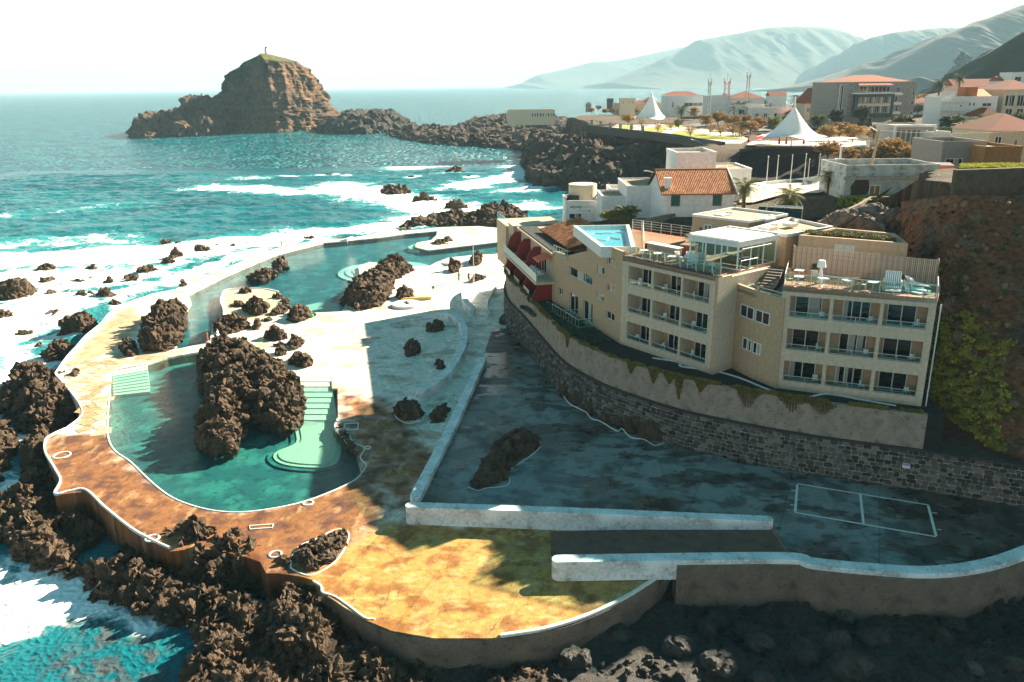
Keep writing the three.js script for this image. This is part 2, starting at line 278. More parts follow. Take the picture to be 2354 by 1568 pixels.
const nearPool = onAll([[257, 852], [338, 836], [385, 822], [470, 806], [560, 812], [690, 866], [762, 866], [763, 893], [776, 893], [777, 960], [768, 985], [790, 1010], [815, 1035], [826, 1070], [830, 1092], [810, 1107], [760, 1131], [690, 1156], [610, 1172], [540, 1178], [470, 1170], [400, 1146], [350, 1110], [300, 1062], [265, 1037], [250, 1010], [247, 960], [252, 900]], DECK);
const farPool = onAll([[405, 803], [412, 760], [428, 716], [440, 697], [434, 677], [515, 636], [613, 594], [640, 584], [744, 558], [785, 555], [866, 547], [930, 538], [1005, 531], [1003, 541], [991, 552], [958, 558], [954, 568], [985, 575], [1039, 569], [1171, 553], [1178, 572], [1137, 584], [1083, 587], [1032, 592], [1005, 602], [985, 612], [900, 612], [850, 602], [824, 612], [826, 630], [860, 640], [830, 652], [800, 690], [786, 716], [724, 719], [668, 714], [657, 690], [640, 671], [600, 664], [520, 667], [507, 690], [514, 735], [488, 745], [482, 786]], DECK);
// colours of the deck: pale concrete by the far pool, rust and algae stained towards the sea wall
{
  const X0 = -66, X1 = 34, Z0 = -38, Z1 = -218;
  const brown = onAll([[96, 1000], [250, 1000], [262, 1038], [350, 1112], [470, 1172], [610, 1174], [830, 1094], [900, 1130], [850, 1215], [700, 1345], [330, 1290], [100, 1160]], DECK);
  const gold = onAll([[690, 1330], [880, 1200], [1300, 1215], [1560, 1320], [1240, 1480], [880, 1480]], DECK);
  const rust = onAll([[778, 905], [900, 925], [1010, 1060], [930, 1180], [830, 1100], [800, 1010]], DECK);
  const tan = onAll([[235, 745], [300, 700], [330, 740], [285, 800], [200, 830], [150, 840]], DECK);
  const isle = onAll([[510, 664], [650, 664], [665, 712], [590, 738], [510, 738]], DECK);
  const tex = texture(1600, 2000, (u, v) => {
    const x = mix(X0, X1, u), z = mix(Z0, Z1, v), wx = x + 1.3 * fbm(x * 0.35, 3, z * 0.35, 3), wz = z + 1.3 * fbm(x * 0.35, 11, z * 0.35, 3);
    const area = (poly, soft) => { const d = lineDist(wx, wz, poly, true); return within(wx, wz, poly) ? 0.5 + 0.5 * clamp(d / soft) : 0.5 - 0.5 * clamp(d / soft); };
    const n1 = fbm(x * 0.5, 1, z * 0.5, 4), n2 = fbm(x * 0.16, 5, z * 0.3, 4), n3 = fbm(x * 3, 2, z * 3, 2);
    let c = mix3([0.70, 0.64, 0.55], [0.40, 0.29, 0.19], smooth(0.06, 0.24, n2) * 0.8);
    c = mix3(c, [0.78, 0.74, 0.66], smooth(0.05, 0.3, -n1) * 0.6);
    const b = Math.max(area(brown, 2), area(rust, 2.2) * 0.85);
    if (b > 0) { let k = mix3([0.235, 0.095, 0.028], [0.115, 0.045, 0.022], smooth(-0.05, 0.22, n1)); k = mix3(k, [0.42, 0.25, 0.11], smooth(0.10, 0.34, fbm(x * 0.9, 17, z * 0.45, 5)) * 0.7); k = mix3(k, [0.10, 0.04, 0.02], smooth(0.14, 0.3, fbm(x * 2.1, 19, z * 1.2, 4)) * 0.6); c = mix3(c, k, smooth(0.1, 0.7, b + n1 * 0.5)); }
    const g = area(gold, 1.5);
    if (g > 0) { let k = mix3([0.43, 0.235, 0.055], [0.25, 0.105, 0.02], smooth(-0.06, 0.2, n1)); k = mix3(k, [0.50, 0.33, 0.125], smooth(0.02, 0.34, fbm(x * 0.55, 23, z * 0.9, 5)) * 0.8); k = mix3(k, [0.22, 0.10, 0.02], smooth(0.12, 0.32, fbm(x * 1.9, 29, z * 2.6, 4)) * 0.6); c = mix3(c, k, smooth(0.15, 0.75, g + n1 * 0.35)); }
    c = mix3(c, mix3([0.40, 0.24, 0.12], [0.52, 0.36, 0.2], clamp(0.5 + n1 * 2)), Math.max(area(tan, 0.8), area(isle, 1) * 0.7) * 0.9);
    const crack = Math.abs(N3(wx * 0.22, 40, wz * 0.22)) < 0.0028 || Math.abs(N3(wx * 0.31 + 5, 47, wz * 0.31)) < 0.002 ? 0.5 : 1, k = (1 + n3 * 0.45 + fbm(x * 1.4, 77, z * 1.4, 3) * 0.5) * crack * (Math.min(Math.abs(((x * 0.94 + z * 0.34) % 6.5 + 6.5) % 6.5 - 3.25), Math.abs(((z * 0.94 - x * 0.34) % 9 + 9) % 9 - 4.5)) < 0.03 ? 0.62 : 1);
    return [c[0] * k, c[1] * k, c[2] * k];
  }, { repeat: false });
  tex.repeat.set(1 / (X1 - X0), 1 / (Z1 - Z0)); tex.offset.set(-X0 / (X1 - X0), -Z0 / (Z1 - Z0));   // uv of the deck = plan metres
  var deckTex = tex;
  const rough = texture(512, 512, (u, v) => clamp(0.66 + tileF(u, v, 7, 4, 6) * 1.1, 0.3, 0.95), { color: false });
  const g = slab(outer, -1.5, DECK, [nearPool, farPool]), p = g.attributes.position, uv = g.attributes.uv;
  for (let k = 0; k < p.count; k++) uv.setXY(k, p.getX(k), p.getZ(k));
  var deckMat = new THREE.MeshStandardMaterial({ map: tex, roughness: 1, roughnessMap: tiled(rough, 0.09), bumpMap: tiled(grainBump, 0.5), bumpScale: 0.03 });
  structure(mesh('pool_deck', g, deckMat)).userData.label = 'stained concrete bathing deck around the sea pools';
}
// pool floors: algae green slabs under the water, paler ledges on which the water stands shallow
const floorTex = texture(1024, 1024, (u, v) => { const n = tileF(u, v, 7, 5, 14), m = tileF(u, v, 22, 4, 19); return mix3(mix3([0.012, 0.11, 0.125], [0.04, 0.215, 0.20], smooth(-0.12, 0.3, n)), [0.006, 0.06, 0.07], smooth(0.02, 0.3, m) * 0.7); });
const floorMat = paint([1, 1, 1], 0.9, { map: tiled(floorTex, 0.05) });
const shelfMat = grained([0.62, 0.66, 0.52], 0.9, 0.4, 0.02);
const grow = (poly, d) => { const n = poly.length; let s = 0; for (let i = 0; i < n; i++) { const [a, b] = poly[i], [c, e] = poly[(i + 1) % n]; s += a * e - c * b; } const k = s > 0 ? 1 : -1; return poly.map((p, i) => { const a = poly[(i + n - 1) % n], b = poly[(i + 1) % n], dx = b[0] - a[0], dz = b[1] - a[1], L = Math.hypot(dx, dz) || 1; return [p[0] + k * dz / L * d, p[1] - k * dx / L * d]; }); };
structure(mesh('near_pool_floor', sheet(grow(nearPool, 0.25), 1.75), floorMat));
structure(mesh('far_pool_floor', sheet(grow(farPool, 0.25), 1.85), floorMat));
const poolRip = texture(1024, 1024, (u, v) => 0.5 + 0.45 * (1 - Math.abs(tileN(u, v, 60, 3)) * 2.2) * 0.6 + tileF(u, v, 30, 4, 7) * 0.5, { color: false });
const poolWater = (tint) => new THREE.MeshPhysicalMaterial({ color: rgb(...tint), roughness: 0.03, ior: 1.33, transmission: 1, thickness: 0, specularIntensity: 0.6, bumpMap: tiled(poolRip, 0.09, 0.16), bumpScale: 0.09 });
const algaeWall = stained([0.035, 0.075, 0.06], 0.9, 0.4, 0.04);
for (const [n, p] of [['near_pool_lining', nearPool], ['far_pool_lining', farPool]]) structure(mesh(n, sweep([...grow(p, -0.06)].map(([x, z]) => [x, z, WATER - 0.06]), 0.14, 1.1, true), algaeWall));
structure(mesh('near_pool_water', sheet(grow(nearPool, 0.06), WATER), poolWater([0.60, 0.89, 0.85]))).userData.label = 'clear green water of the near sea pool';
structure(mesh('far_pool_water', sheet(grow(farPool, 0.06), WATER), poolWater([0.50, 0.82, 0.87]))).userData.label = 'blue green water of the far sea pool';

// ================================================================ LAVA ROCK
const rockTex = texture(1024, 1024, (u, v) => { const a = tileF(u, v, 9, 5, 51), b = tileF(u, v, 50, 3, 57), k = clamp(0.75 + a * 0.9 + b * 0.7, 0.15, 1); return mix3([k, k * 0.93, k * 0.84], [k * 0.62, k * 0.46, k * 0.3], smooth(0.05, 0.35, tileF(u, v, 6, 4, 63))); });
const rockBump = texture(1024, 1024, (u, v) => clamp(0.25 + 1.5 * Math.abs(tileF(u, v, 14, 4, 71)) + 0.8 * Math.abs(tileF(u, v, 44, 3, 77))), { color: false });
const rockMat = paint([0.14, 0.096, 0.06], 0.9, { map: tiled(rockTex, 0.22), bumpMap: tiled(rockBump, 0.4), bumpScale: 0.16 });
const wetRockMat = paint([0.09, 0.086, 0.082], 0.6, { map: tiled(rockTex, 0.25), bumpMap: tiled(rockBump, 0.45), bumpScale: 0.14 });
const icoCache = {};
function ico(detail) { return icoCache[detail] ??= (() => { const g = new THREE.IcosahedronGeometry(1, detail); g.deleteAttribute('uv'); g.deleteAttribute('normal'); return mergeVertices(g, 1e-4); })(); }
// one lump of lava: a ball drawn out to rx, ry, rz and broken up by noise that runs on from lump to lump
function lump(x, y, z, rx, ry, rz, detail, rough = 1, out) {
  const b = ico(detail), p = b.attributes.position, n = p.count, base = out.pos.length / 3, R = (rx + ry + rz) / 3, f1 = 0.55 / Math.sqrt(R), f2 = 1.5;
  for (let k = 0; k < n; k++) {
    const ux = p.getX(k), uy = p.getY(k), uz = p.getZ(k), X = x + ux * rx, Y = y + uy * ry, Z = z + uz * rz;
    const q = rough * Math.min(1, R), fw = 0.9 / R, crag = 1 - 2 * Math.abs(N3(X * 0.9, Y * 0.9 + 7, Z * 0.9));
    let d = (billow(X * f1, Y * f1, Z * f1, 2) - 0.22) * 0.95 * R + (0.17 - billow(X * f2 + 5, Y * f2, Z * f2, 3)) * 1.5 * q + (crag > 0.72 ? -(crag - 0.72) * 1.7 * q : 0) + N3(X * 4.3, Y * 4.3, Z * 4.3) * 0.2 * q;
    d = clamp(d * rough, -0.55 * R, 0.6 * R);
    const L = Math.hypot(ux / rx, uy / ry, uz / rz), w = 0.42 * R * rough;
    out.pos.push(X + ux / rx / L * d + N3(X * fw + 11, Y * fw, Z * fw) * w, Y + uy / ry / L * d * 0.9 + N3(X * fw, Y * fw + 23, Z * fw) * w * 0.8, Z + uz / rz / L * d + N3(X * fw, Y * fw, Z * fw + 37) * w);
    out.uv.push(X + Y * 0.45, Z + Y * 0.8);
  }
  const ix = b.index.array; for (let k = 0; k < ix.length; k++) out.idx.push(ix[k] + base);
}
function rockGeo(lumps, rough = 1, quality = 1, floor = -1e9) { // as fine as the distance from the camera asks for; what lies under the ground is left off
  const out = { pos: [], uv: [], idx: [] };
  for (const [x, y, z, rx, ry, rz] of lumps) lump(x, y, z, rx, ry, rz, clamp(Math.round(Math.max(rx, ry, rz) * LENS / Math.hypot(x, y - EYE, z) / 5.2 * quality), 2, 22), rough, out);
  const P = out.pos, U = out.uv, I = out.idx, pos = [], uv = [];
  for (let k = 0; k < I.length; k += 3) { if (P[I[k] * 3 + 1] < floor && P[I[k + 1] * 3 + 1] < floor && P[I[k + 2] * 3 + 1] < floor) continue; for (let j = 0; j < 3; j++) { const i = I[k + j]; pos.push(P[i * 3], P[i * 3 + 1], P[i * 3 + 2]); uv.push(U[i * 2], U[i * 2 + 1]); } }
  const g = new THREE.BufferGeometry();
  g.setAttribute('position', new THREE.Float32BufferAttribute(pos, 3)); g.setAttribute('uv', new THREE.Float32BufferAttribute(uv, 2)); g.computeVertexNormals();
  return g;
}
// lumps heaped inside a plan polygon, highest away from its edge
function heap(poly, y0, height, r, seed, fill = 1) {
  const rnd = random(seed), xs = poly.map((p) => p[0]), zs = poly.map((p) => p[1]), lumps = [], x0 = Math.min(...xs), x1 = Math.max(...xs), z0 = Math.min(...zs), z1 = Math.max(...zs), s = r * 1.15 / Math.sqrt(fill);
  let dm = 0.01; const cand = [];
  for (let x = x0; x <= x1; x += s) for (let z = z0; z <= z1; z += s) { const X = x + (rnd() - 0.5) * s * 0.9, Z = z + (rnd() - 0.5) * s * 0.9; if (!within(X, Z, poly)) continue; const d = lineDist(X, Z, poly, true); dm = Math.max(dm, d); cand.push([X, Z, d, rnd(), rnd()]); }
  if (!cand.length) { const cx = xs.reduce((a, b) => a + b) / xs.length, cz = zs.reduce((a, b) => a + b) / zs.length; cand.push([cx, cz, 1, 0.5, 0.5]); dm = 1; }
  for (const [X, Z, d, a, b] of cand) { const k = Math.pow(clamp(d / Math.min(dm, r * 2.6)), 0.6), R = r * (0.65 + 0.7 * a), top = height * (0.35 + 0.65 * k) * (0.62 + 0.5 * b), ry = Math.max(R * 0.7, top * 0.55); lumps.push([X, y0 + top - ry, Z, Math.min(R, 0.5 * R + d * 0.9), ry, Math.min(R, 0.5 * R + d * 0.9)]); }
  return lumps;
}
function rock(name, label, px, level, height, r, seed, { mat = rockMat, rough = 1, fill = 1, group, quality = 1, category = 'rock' } = {}) {
  return tag(mesh(name, rockGeo(heap(onAll(px, level), level - 0.2, height, r * 0.8, seed, fill), rough, quality, level - 0.5), mat), label, category, group);
}
// --- rocks awash
SURF.forEach(([px, py, hw, hd, h, label], i) => {
  const c = on(px, py, 0), rnd = random(900 + i), L = [], n = 3 + Math.round(hw * hd * 0.5);
  for (let k = 0; k < n; k++) { const a = rnd() * 6.283, q = Math.sqrt(rnd()) * 0.72, top = h * (1.05 - q * 0.8) * (0.7 + 0.4 * rnd()), R = Math.min(hw, hd) * (0.45 + 0.3 * rnd()); L.push([c.x + Math.cos(a) * q * hw, top - Math.max(R, top * 0.6), c.z + Math.sin(a) * q * hd, R * 1.15, Math.max(R, top * 0.6), R]); }
  tag(mesh('sea_rock', rockGeo(L, 1.15, 1, -0.5), rockMat), label, 'rock', 'rocks standing in the surf');
});
// --- reefs outside the sea wall
const REEFS = [
  ['broad dark lava outcrop against the outside of the deck by the near pool', [[18, 905], [60, 868], [110, 872], [150, 890], [182, 930], [186, 958], [150, 990], [110, 1005], [90, 1000], [40, 985], [15, 950]], 0, 4.4, 1.7, 11, 1.25],
  ['brown rock at the picture edge beyond the narrow channel', [[-60, 985], [0, 985], [28, 1010], [30, 1050], [5, 1110], [-60, 1120]], 0, 3.4, 1.5, 12, 1.1],
  ['steep dark rock under the white edged corner of the deck', [[78, 1010], [104, 1005], [118, 1045], [132, 1090], [128, 1130], [70, 1125], [60, 1070]], 0, 3.0, 1.2, 13, 1.1],
  ['knobbly brown reef running down from the picture edge towards the foam', [[-30, 1190], [20, 1150], [70, 1140], [120, 1150], [150, 1240], [180, 1290], [230, 1315], [215, 1335], [130, 1320], [60, 1300], [0, 1260]], 0, 2.7, 1.15, 14, 1.3],
  ['hunched rock in the hollow below the deck corner', [[150, 1190], [200, 1195], [225, 1235], [205, 1285], [165, 1275], [150, 1230]], 0, 2.7, 1.1, 15, 1.2],
  ['long low reef between the foam and the sunken channel', [[205, 1330], [270, 1315], [330, 1320], [420, 1345], [520, 1385], [610, 1420], [620, 1470], [560, 1495], [480, 1470], [400, 1440], [300, 1400], [215, 1365]], 0, 2.9, 1.25, 16, 1.35],
  ['dark rock leaning on the deck edge behind the channel', [[300, 1255], [345, 1268], [420, 1300], [405, 1335], [330, 1310], [275, 1290]], 0, 2.2, 0.9, 17, 1.2],
  ['big cauliflower shaped lava mound beside the deck', [[370, 1275], [440, 1262], [520, 1275], [600, 1310], [612, 1350], [545, 1375], [470, 1365], [395, 1330]], 0, 4.6, 1.3, 18, 1.4],
  ['craggy lava ridge below the pointed planter rock', [[600, 1320], [650, 1330], [720, 1350], [760, 1400], [790, 1480], [800, 1600], [650, 1640], [600, 1560], [590, 1470], [630, 1400], [600, 1365]], 0, 3.9, 1.35, 19, 1.4],
  ['sunlit lava crag at the bottom of the picture above the foam', [[470, 1490], [540, 1470], [600, 1520], [640, 1600], [620, 1720], [450, 1720], [420, 1600]], 0, 3.8, 1.3, 20, 1.4],
  ['peaked golden rock at the foot of the curved sea wall', [[800, 1470], [850, 1470], [905, 1510], [930, 1580], [900, 1640], [820, 1640], [790, 1560]], 0, 2.6, 0.95, 21, 1.3],
  ['low golden boulder cut by the bottom edge beside the peaked one', [[925, 1520], [985, 1520], [1010, 1570], [980, 1640], [915, 1640]], 0, 1.7, 0.8, 22, 1.2],
  ['sunlit angular boulder alone below the curved sea wall', [[1120, 1540], [1180, 1520], [1250, 1545], [1275, 1600], [1200, 1660], [1120, 1620]], 0, 1.9, 0.85, 23, 1.2],
  ['dark rock tucked under the shaded deck wall', [[755, 1395], [800, 1420], [850, 1450], [860, 1490], [800, 1480], [760, 1440]], 0, 2.0, 0.8, 24, 1.2],
  ['black reef behind the pool wall at the far end of the bathing place', [[900, 536], [960, 528], [1020, 524], [1090, 520], [1110, 508], [1050, 498], [980, 506], [940, 516]], 0, 3.2, 2.2, 25, 1.1],
  ['high black rock closing the far end of the pools', [[1075, 528], [1130, 530], [1195, 530], [1215, 512], [1190, 500], [1130, 496], [1090, 505]], 0, 5.6, 2.6, 26, 1.2],
];
for (const [label, px, y, h, r, seed, fill] of REEFS) rock('lava_reef', label, px, y, h, r, seed, { fill, rough: 1.1, group: 'lava reefs outside the walls' });
// --- rocks standing in the pools and out of the deck
const GARDEN = [
  ['huge cauliflower lava rock island filling the middle of the near pool', [[462, 828], [520, 812], [580, 826], [640, 858], [688, 905], [698, 945], [690, 985], [655, 1000], [600, 985], [570, 960], [560, 1000], [540, 1040], [500, 1056], [462, 1035], [455, 990], [470, 950], [500, 925], [465, 905], [458, 865]], 2.4, 4.0, 1.1, 31, 1.35],
  ['tall dark rock block beside the footbridge of the far pool', [[328, 790], [345, 745], [380, 725], [425, 712], [422, 750], [408, 800], [370, 812], [335, 812]], 2.8, 4.2, 1.35, 32, 1.5],
  ['small rock in a dark basin left of the tall block', [[280, 800], [300, 788], [314, 805], [316, 822], [295, 824], [280, 815]], 2.8, 1.9, 0.6, 33, 1.2],
  ['low rock under the footbridge at the near pool steps', [[330, 838], [378, 826], [380, 840], [335, 846]], 2.2, 1.0, 0.5, 34, 1.2],
  ['round islet in the far pool nearer the plaza', [[574, 640], [600, 634], [636, 630], [638, 640], [600, 650], [575, 648]], 2.4, 2.6, 1.2, 35, 1.3],
  ['round islet in the far pool behind its twin', [[629, 614], [645, 608], [661, 612], [660, 620], [632, 622]], 2.4, 2.8, 1.1, 36, 1.3],
  ['long lava ridge between the far pool and the white plaza', [[790, 705], [800, 680], [835, 660], [860, 640], [890, 622], [920, 618], [950, 625], [930, 636], [905, 650], [890, 690], [870, 712], [830, 716]], 2.6, 4.4, 1.5, 37, 1.5],
  ['lone round boulder behind the yellow bench', [[912, 682], [930, 676], [950, 680], [950, 688], [925, 690]], 3, 2.4, 1.1, 38, 1.3],
  ['biggest boulder on the tan sun terrace island', [[563, 715], [580, 705], [605, 706], [615, 718], [600, 728], [575, 724]], 3, 2.9, 1.1, 39, 1.3],
  ['low flat boulder left of the biggest one on the tan island', [[530, 702], [548, 697], [562, 700], [562, 706], [534, 706]], 3, 1.1, 0.6, 40, 1.2],
  ['dark boulder at the back edge of the tan island', [[553, 672], [566, 668], [578, 672], [568, 676]], 3, 1.5, 0.7, 41, 1.2],
  ['small dark rock at the far corner of the tan island', [[627, 684], [640, 682], [652, 686], [640, 690]], 3, 1.2, 0.6, 42, 1.2],
  ['rock at the water edge of the tan island', [[645, 692], [662, 690], [664, 698], [650, 699]], 2.8, 1.1, 0.6, 43, 1.2],
  ['ragged rock row along the near side of the tan island', [[622, 728], [640, 710], [662, 704], [668, 715], [650, 728], [630, 734]], 2.6, 1.8, 0.8, 44, 1.3],
  ['two peaked rock at the water edge behind the bathers', [[664, 735], [672, 720], [690, 718], [710, 722], [716, 732], [690, 742], [668, 744]], 2.9, 2.6, 0.95, 45, 1.3],
  ['horned dark rock behind the person in white', [[490, 762], [500, 745], [530, 738], [570, 745], [575, 758], [540, 768], [505, 770]], 2.8, 2.3, 0.9, 46, 1.4],
  ['small cone of rock beside the horned one', [[578, 758], [588, 745], [598, 750], [596, 758]], 3, 1.6, 0.6, 47, 1.2],
  ['low rock in the shallow channel of the tan island', [[600, 740], [620, 734], [630, 740], [612, 744]], 2.8, 1.2, 0.6, 48, 1.2],
  ['rock dark behind the person in white at the pool edge', [[486, 782], [498, 774], [516, 776], [520, 786], [500, 792]], 2.9, 1.0, 0.55, 49, 1.2],
  ['stout boulder with a small one at its foot on the plaza', [[608, 776], [625, 768], [650, 770], [660, 778], [640, 784], [612, 782]], 3, 2.1, 0.75, 50, 1.3],
  ['small rock heap between the stout boulder and the pool rock', [[630, 796], [645, 788], [660, 794], [650, 800]], 3, 0.9, 0.45, 51, 1.2],
  ['slim rock behind the pair above the pool steps', [[664, 790], [680, 782], [698, 788], [690, 800], [668, 806]], 3, 1.7, 0.6, 52, 1.2],
  ['low round rock left of the pair above the pool steps', [[633, 812], [648, 804], [662, 808], [655, 818], [636, 818]], 3, 1.2, 0.55, 53, 1.2],
  ['tall dark rock of the pair above the pool steps', [[668, 838], [680, 822], [700, 822], [718, 836], [710, 846], [680, 846]], 3, 2.2, 0.75, 54, 1.4],
  ['white ringed rock in the shade by the curved white wall', [[980, 756], [1000, 748], [1024, 755], [1012, 764], [985, 764]], 3, 1.7, 0.9, 55, 1.3],
  ['white ringed upright rock alone in the shade', [[932, 812], [945, 800], [962, 806], [962, 816], [940, 820]], 3, 2.1, 0.8, 56, 1.3],
  ['rock half hidden behind the curved white wall', [[1000, 845], [1010, 835], [1022, 838], [1015, 852]], 3, 1.4, 0.6, 57, 1.2],
  ['white ringed pyramid rock on the shaded lower deck', [[908, 948], [925, 935], [955, 938], [970, 956], [945, 968], [915, 962]], 3, 1.9, 0.8, 58, 1.2],
  ['flat dark rock leaning on the long diagonal wall', [[990, 960], [1010, 945], [1034, 940], [1026, 966], [995, 972]], 3, 1.4, 0.75, 59, 1.2],
  ['pointed planter rock ringed with white on the brown deck', [[672, 1300], [690, 1262], [735, 1245], [770, 1225], [796, 1230], [790, 1258], [760, 1295], [718, 1316], [690, 1314]], 2.9, 1.5, 0.8, 60, 1.5],
  ['dark rocks edging the near pool on the shaded side', [[768, 975], [785, 985], [800, 1010], [820, 1035], [836, 1060], [822, 1062], [800, 1035], [775, 1005]], 2.4, 1.3, 0.5, 61, 1.6],
  ['small rock bedded in the cracked paving near the outer wall', [[162, 860], [172, 850], [182, 858], [175, 868]], 3, 1.0, 0.4, 62, 1.2],
  ['boulder on the outer wall path above the tall block', [[414, 656], [420, 650], [430, 653], [424, 660]], 3, 1.2, 0.55, 63, 1.2],
  ['rock on the plaza beside the shallow steps', [[1034, 622], [1046, 614], [1054, 620], [1050, 628], [1038, 628]], 3, 2.5, 0.9, 64, 1.2],
  ['crooked rock by the flagpole on the far plaza', [[1080, 606], [1095, 596], [1108, 592], [1104, 604], [1098, 612], [1086, 610]], 3, 2.4, 0.8, 65, 1.2],
  ['rock hedge at the bend of the far curved wall', [[1084, 648], [1096, 640], [1116, 636], [1112, 644], [1092, 654]], 3, 1.7, 0.7, 66, 1.2],
  ['small rock near the hotel end of the far plaza', [[1152, 596], [1160, 590], [1168, 594], [1160, 600]], 3, 1.3, 0.7, 67, 1.2],
  ['dark rock on the stone kerb island in the far pool', [[1140, 586], [1160, 574], [1182, 566], [1178, 576], [1156, 586]], 2.6, 2.2, 0.9, 68, 1.2],
  ['rocks walling the bathing pier of the far pool', [[990, 566], [1020, 556], [1045, 556], [1030, 566], [1005, 570]], 2.4, 2.0, 0.9, 69, 1.2],
  ['low rock seat inside the white ring on the plaza', [[929, 698], [936, 694], [944, 698], [938, 701]], 3.3, 0.8, 0.5, 70, 1.2],
];
for (const [label, px, y, h, r, seed, fill] of GARDEN) rock('lava_rock', label, px, y, h, r, seed, { fill, group: 'lava rocks left standing in the bathing place' });

// ================================================================ WALLS, TERRACE, KERBS
const shadeTintedWhite = stained([0.80, 0.86, 0.88], 0.75, 0.11, 0.003);  // white walls; the cool cast of teal shade is put into the colour
const rawConcrete = stained([0.34, 0.28, 0.23], 0.9, 0.16, 0.05);
const darkConcrete = stained([0.20, 0.155, 0.12], 0.85, 0.14, 0.06);
const W = [[1.5, -140], [-0.4, -128], [-1.0, -119], [-0.4, -112], [1.5, -104], [3.4, -95], [5.2, -86.8], [6.6, -82.6], [9.4, -77.4], [12.2, -74], [15.1, -71], [18.3, -68.6], [25.4, -64.5], [34.1, -61], [41, -58], [52, -54.5], [66, -51]];
const hT = (z) => (z > -66 ? 4 : Math.max(3.03, 4 - (-66 - z) / 47 * 0.97));
// wet terrace floor: dark stained concrete with standing water, teal shade tinted into its colour
{
  const X0 = -14, X1 = 66, Z0 = -44, Z1 = -124;
  const wet = (x, z) => { const a = fbm(x * 0.2, 31, z * 0.34, 4), b = fbm(x * 0.55, 37, z * 0.9, 3); return smooth(-0.02, 0.16, a + b * 0.45); };
  const col = texture(1400, 1400, (u, v) => {
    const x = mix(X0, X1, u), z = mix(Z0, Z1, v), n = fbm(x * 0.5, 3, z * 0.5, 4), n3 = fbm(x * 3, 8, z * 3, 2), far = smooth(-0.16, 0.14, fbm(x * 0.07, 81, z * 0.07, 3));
    let c = mix3(mix3([0.10, 0.07, 0.05], [0.22, 0.25, 0.24], far), mix3([0.04, 0.03, 0.025], [0.09, 0.105, 0.10], far), smooth(-0.08, 0.2, n));  // the cool grey-green tones imitate teal shade, spread by noise
    c = mix3(c, [0.20, 0.20, 0.185], smooth(0.12, 0.3, fbm(x * 0.3, 51, z * 0.45, 4)) * 0.5);
    c = mix3(c, [0.26, 0.09, 0.03], smooth(0.3, 0.36, fbm(x * 0.7, 61, z * 1.1, 3)) * 0.7);
    const w = wet(x, z), joint = Math.min(Math.abs(((x * 0.9 + z * 0.4) % 7 + 7) % 7 - 3.5), Math.abs(((z * 0.9 - x * 0.4) % 8 + 8) % 8 - 4)) < 0.035 || Math.abs(N3(x * 0.3, 70, z * 0.3)) < 0.006 ? 0.5 : 1, k = (1 + n3 * 0.3) * joint * mix(1, 0.5, w);
    return [c[0] * k, c[1] * k, c[2] * k];
  }, { repeat: false });
  const rgh = texture(1024, 1024, (u, v) => { const x = mix(X0, X1, u), z = mix(Z0, Z1, v); return mix(0.62, 0.16, wet(x, z)); }, { color: false, repeat: false });
  for (const t of [col, rgh]) { t.repeat.set(1 / (X1 - X0), 1 / (Z1 - Z0)); t.offset.set(-X0 / (X1 - X0), -Z0 / (Z1 - Z0)); }
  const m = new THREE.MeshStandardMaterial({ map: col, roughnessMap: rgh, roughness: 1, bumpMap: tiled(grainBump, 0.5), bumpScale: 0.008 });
  const A0 = on(962, 1150, 4.5), A1 = on(1770, 1190, 4.6);
  const near = [[A0.x, A0.z], [A1.x, A1.z], ...onAll([[1800, 1262], [1900, 1290], [2060, 1302], [2160, 1302], [2260, 1285], [2354, 1258], [2440, 1228]], 4.4), [66, -46], [66, -51.5], [52, -55], [41, -58.5], [34.1, -61.4], [25.4, -65], [20.6, -66]];
  const cl = onAll([[955, 1145], [1118, 815]], 4.2), k = (-66 - cl[0][1]) / (cl[1][1] - cl[0][1]);
  near.push([mix(cl[0][0], cl[1][0], k), -66]);
  const far = [[mix(cl[0][0], cl[1][0], k), -66], [20.6, -66], [18.3, -69.2], [15.1, -71.6], [12.2, -74.6], [9.4, -78], [6.6, -83], [5.2, -87], [3.4, -95.4], [1.5, -104.4], [-0.4, -113], [-2.9, -113], [-3.6, -101.5]];
  const g1 = sheet(near, 4), g2 = sheet(far, 0), p2 = g2.attributes.position;
  for (let i = 0; i < p2.count; i++) p2.setY(i, hT(p2.getZ(i)));
  g2.computeVertexNormals();
  for (const g of [g1, g2]) { const p = g.attributes.position, uv = g.attributes.uv; for (let i = 0; i < p.count; i++) uv.setXY(i, p.getX(i), p.getZ(i)); }
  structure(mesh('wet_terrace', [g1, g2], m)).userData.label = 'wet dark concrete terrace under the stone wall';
  // ramp between the two white walls
  const r = [on(1266, 1222, 3), on(1266, 1278, 3), on(1810, 1268, 4), on(1775, 1212, 4)].map((p, i) => [p.x, p.z, i < 2 ? 3.02 : 4.01]), rg = new THREE.BufferGeometry();
  rg.setAttribute('position', new THREE.Float32BufferAttribute(r.flatMap(([x, z, y]) => [x, y, z]), 3)); rg.setAttribute('uv', new THREE.Float32BufferAttribute(r.flatMap(([x, z]) => [x, z]), 2)); rg.setIndex([0, 1, 2, 0, 2, 3]); rg.computeVertexNormals();
  structure(mesh('ramp', rg, stained([0.16, 0.085, 0.055], 0.6, 0.2, 0.03))).userData.label = 'brown ramp between the two white walls';
}
const lineOn = (list, h, n) => { const p = list.map(([x, y, k]) => { const q = on(x, y, k ?? h); return [q.x, q.z, k ?? h]; }); return n ? curve2(p, n) : p; };
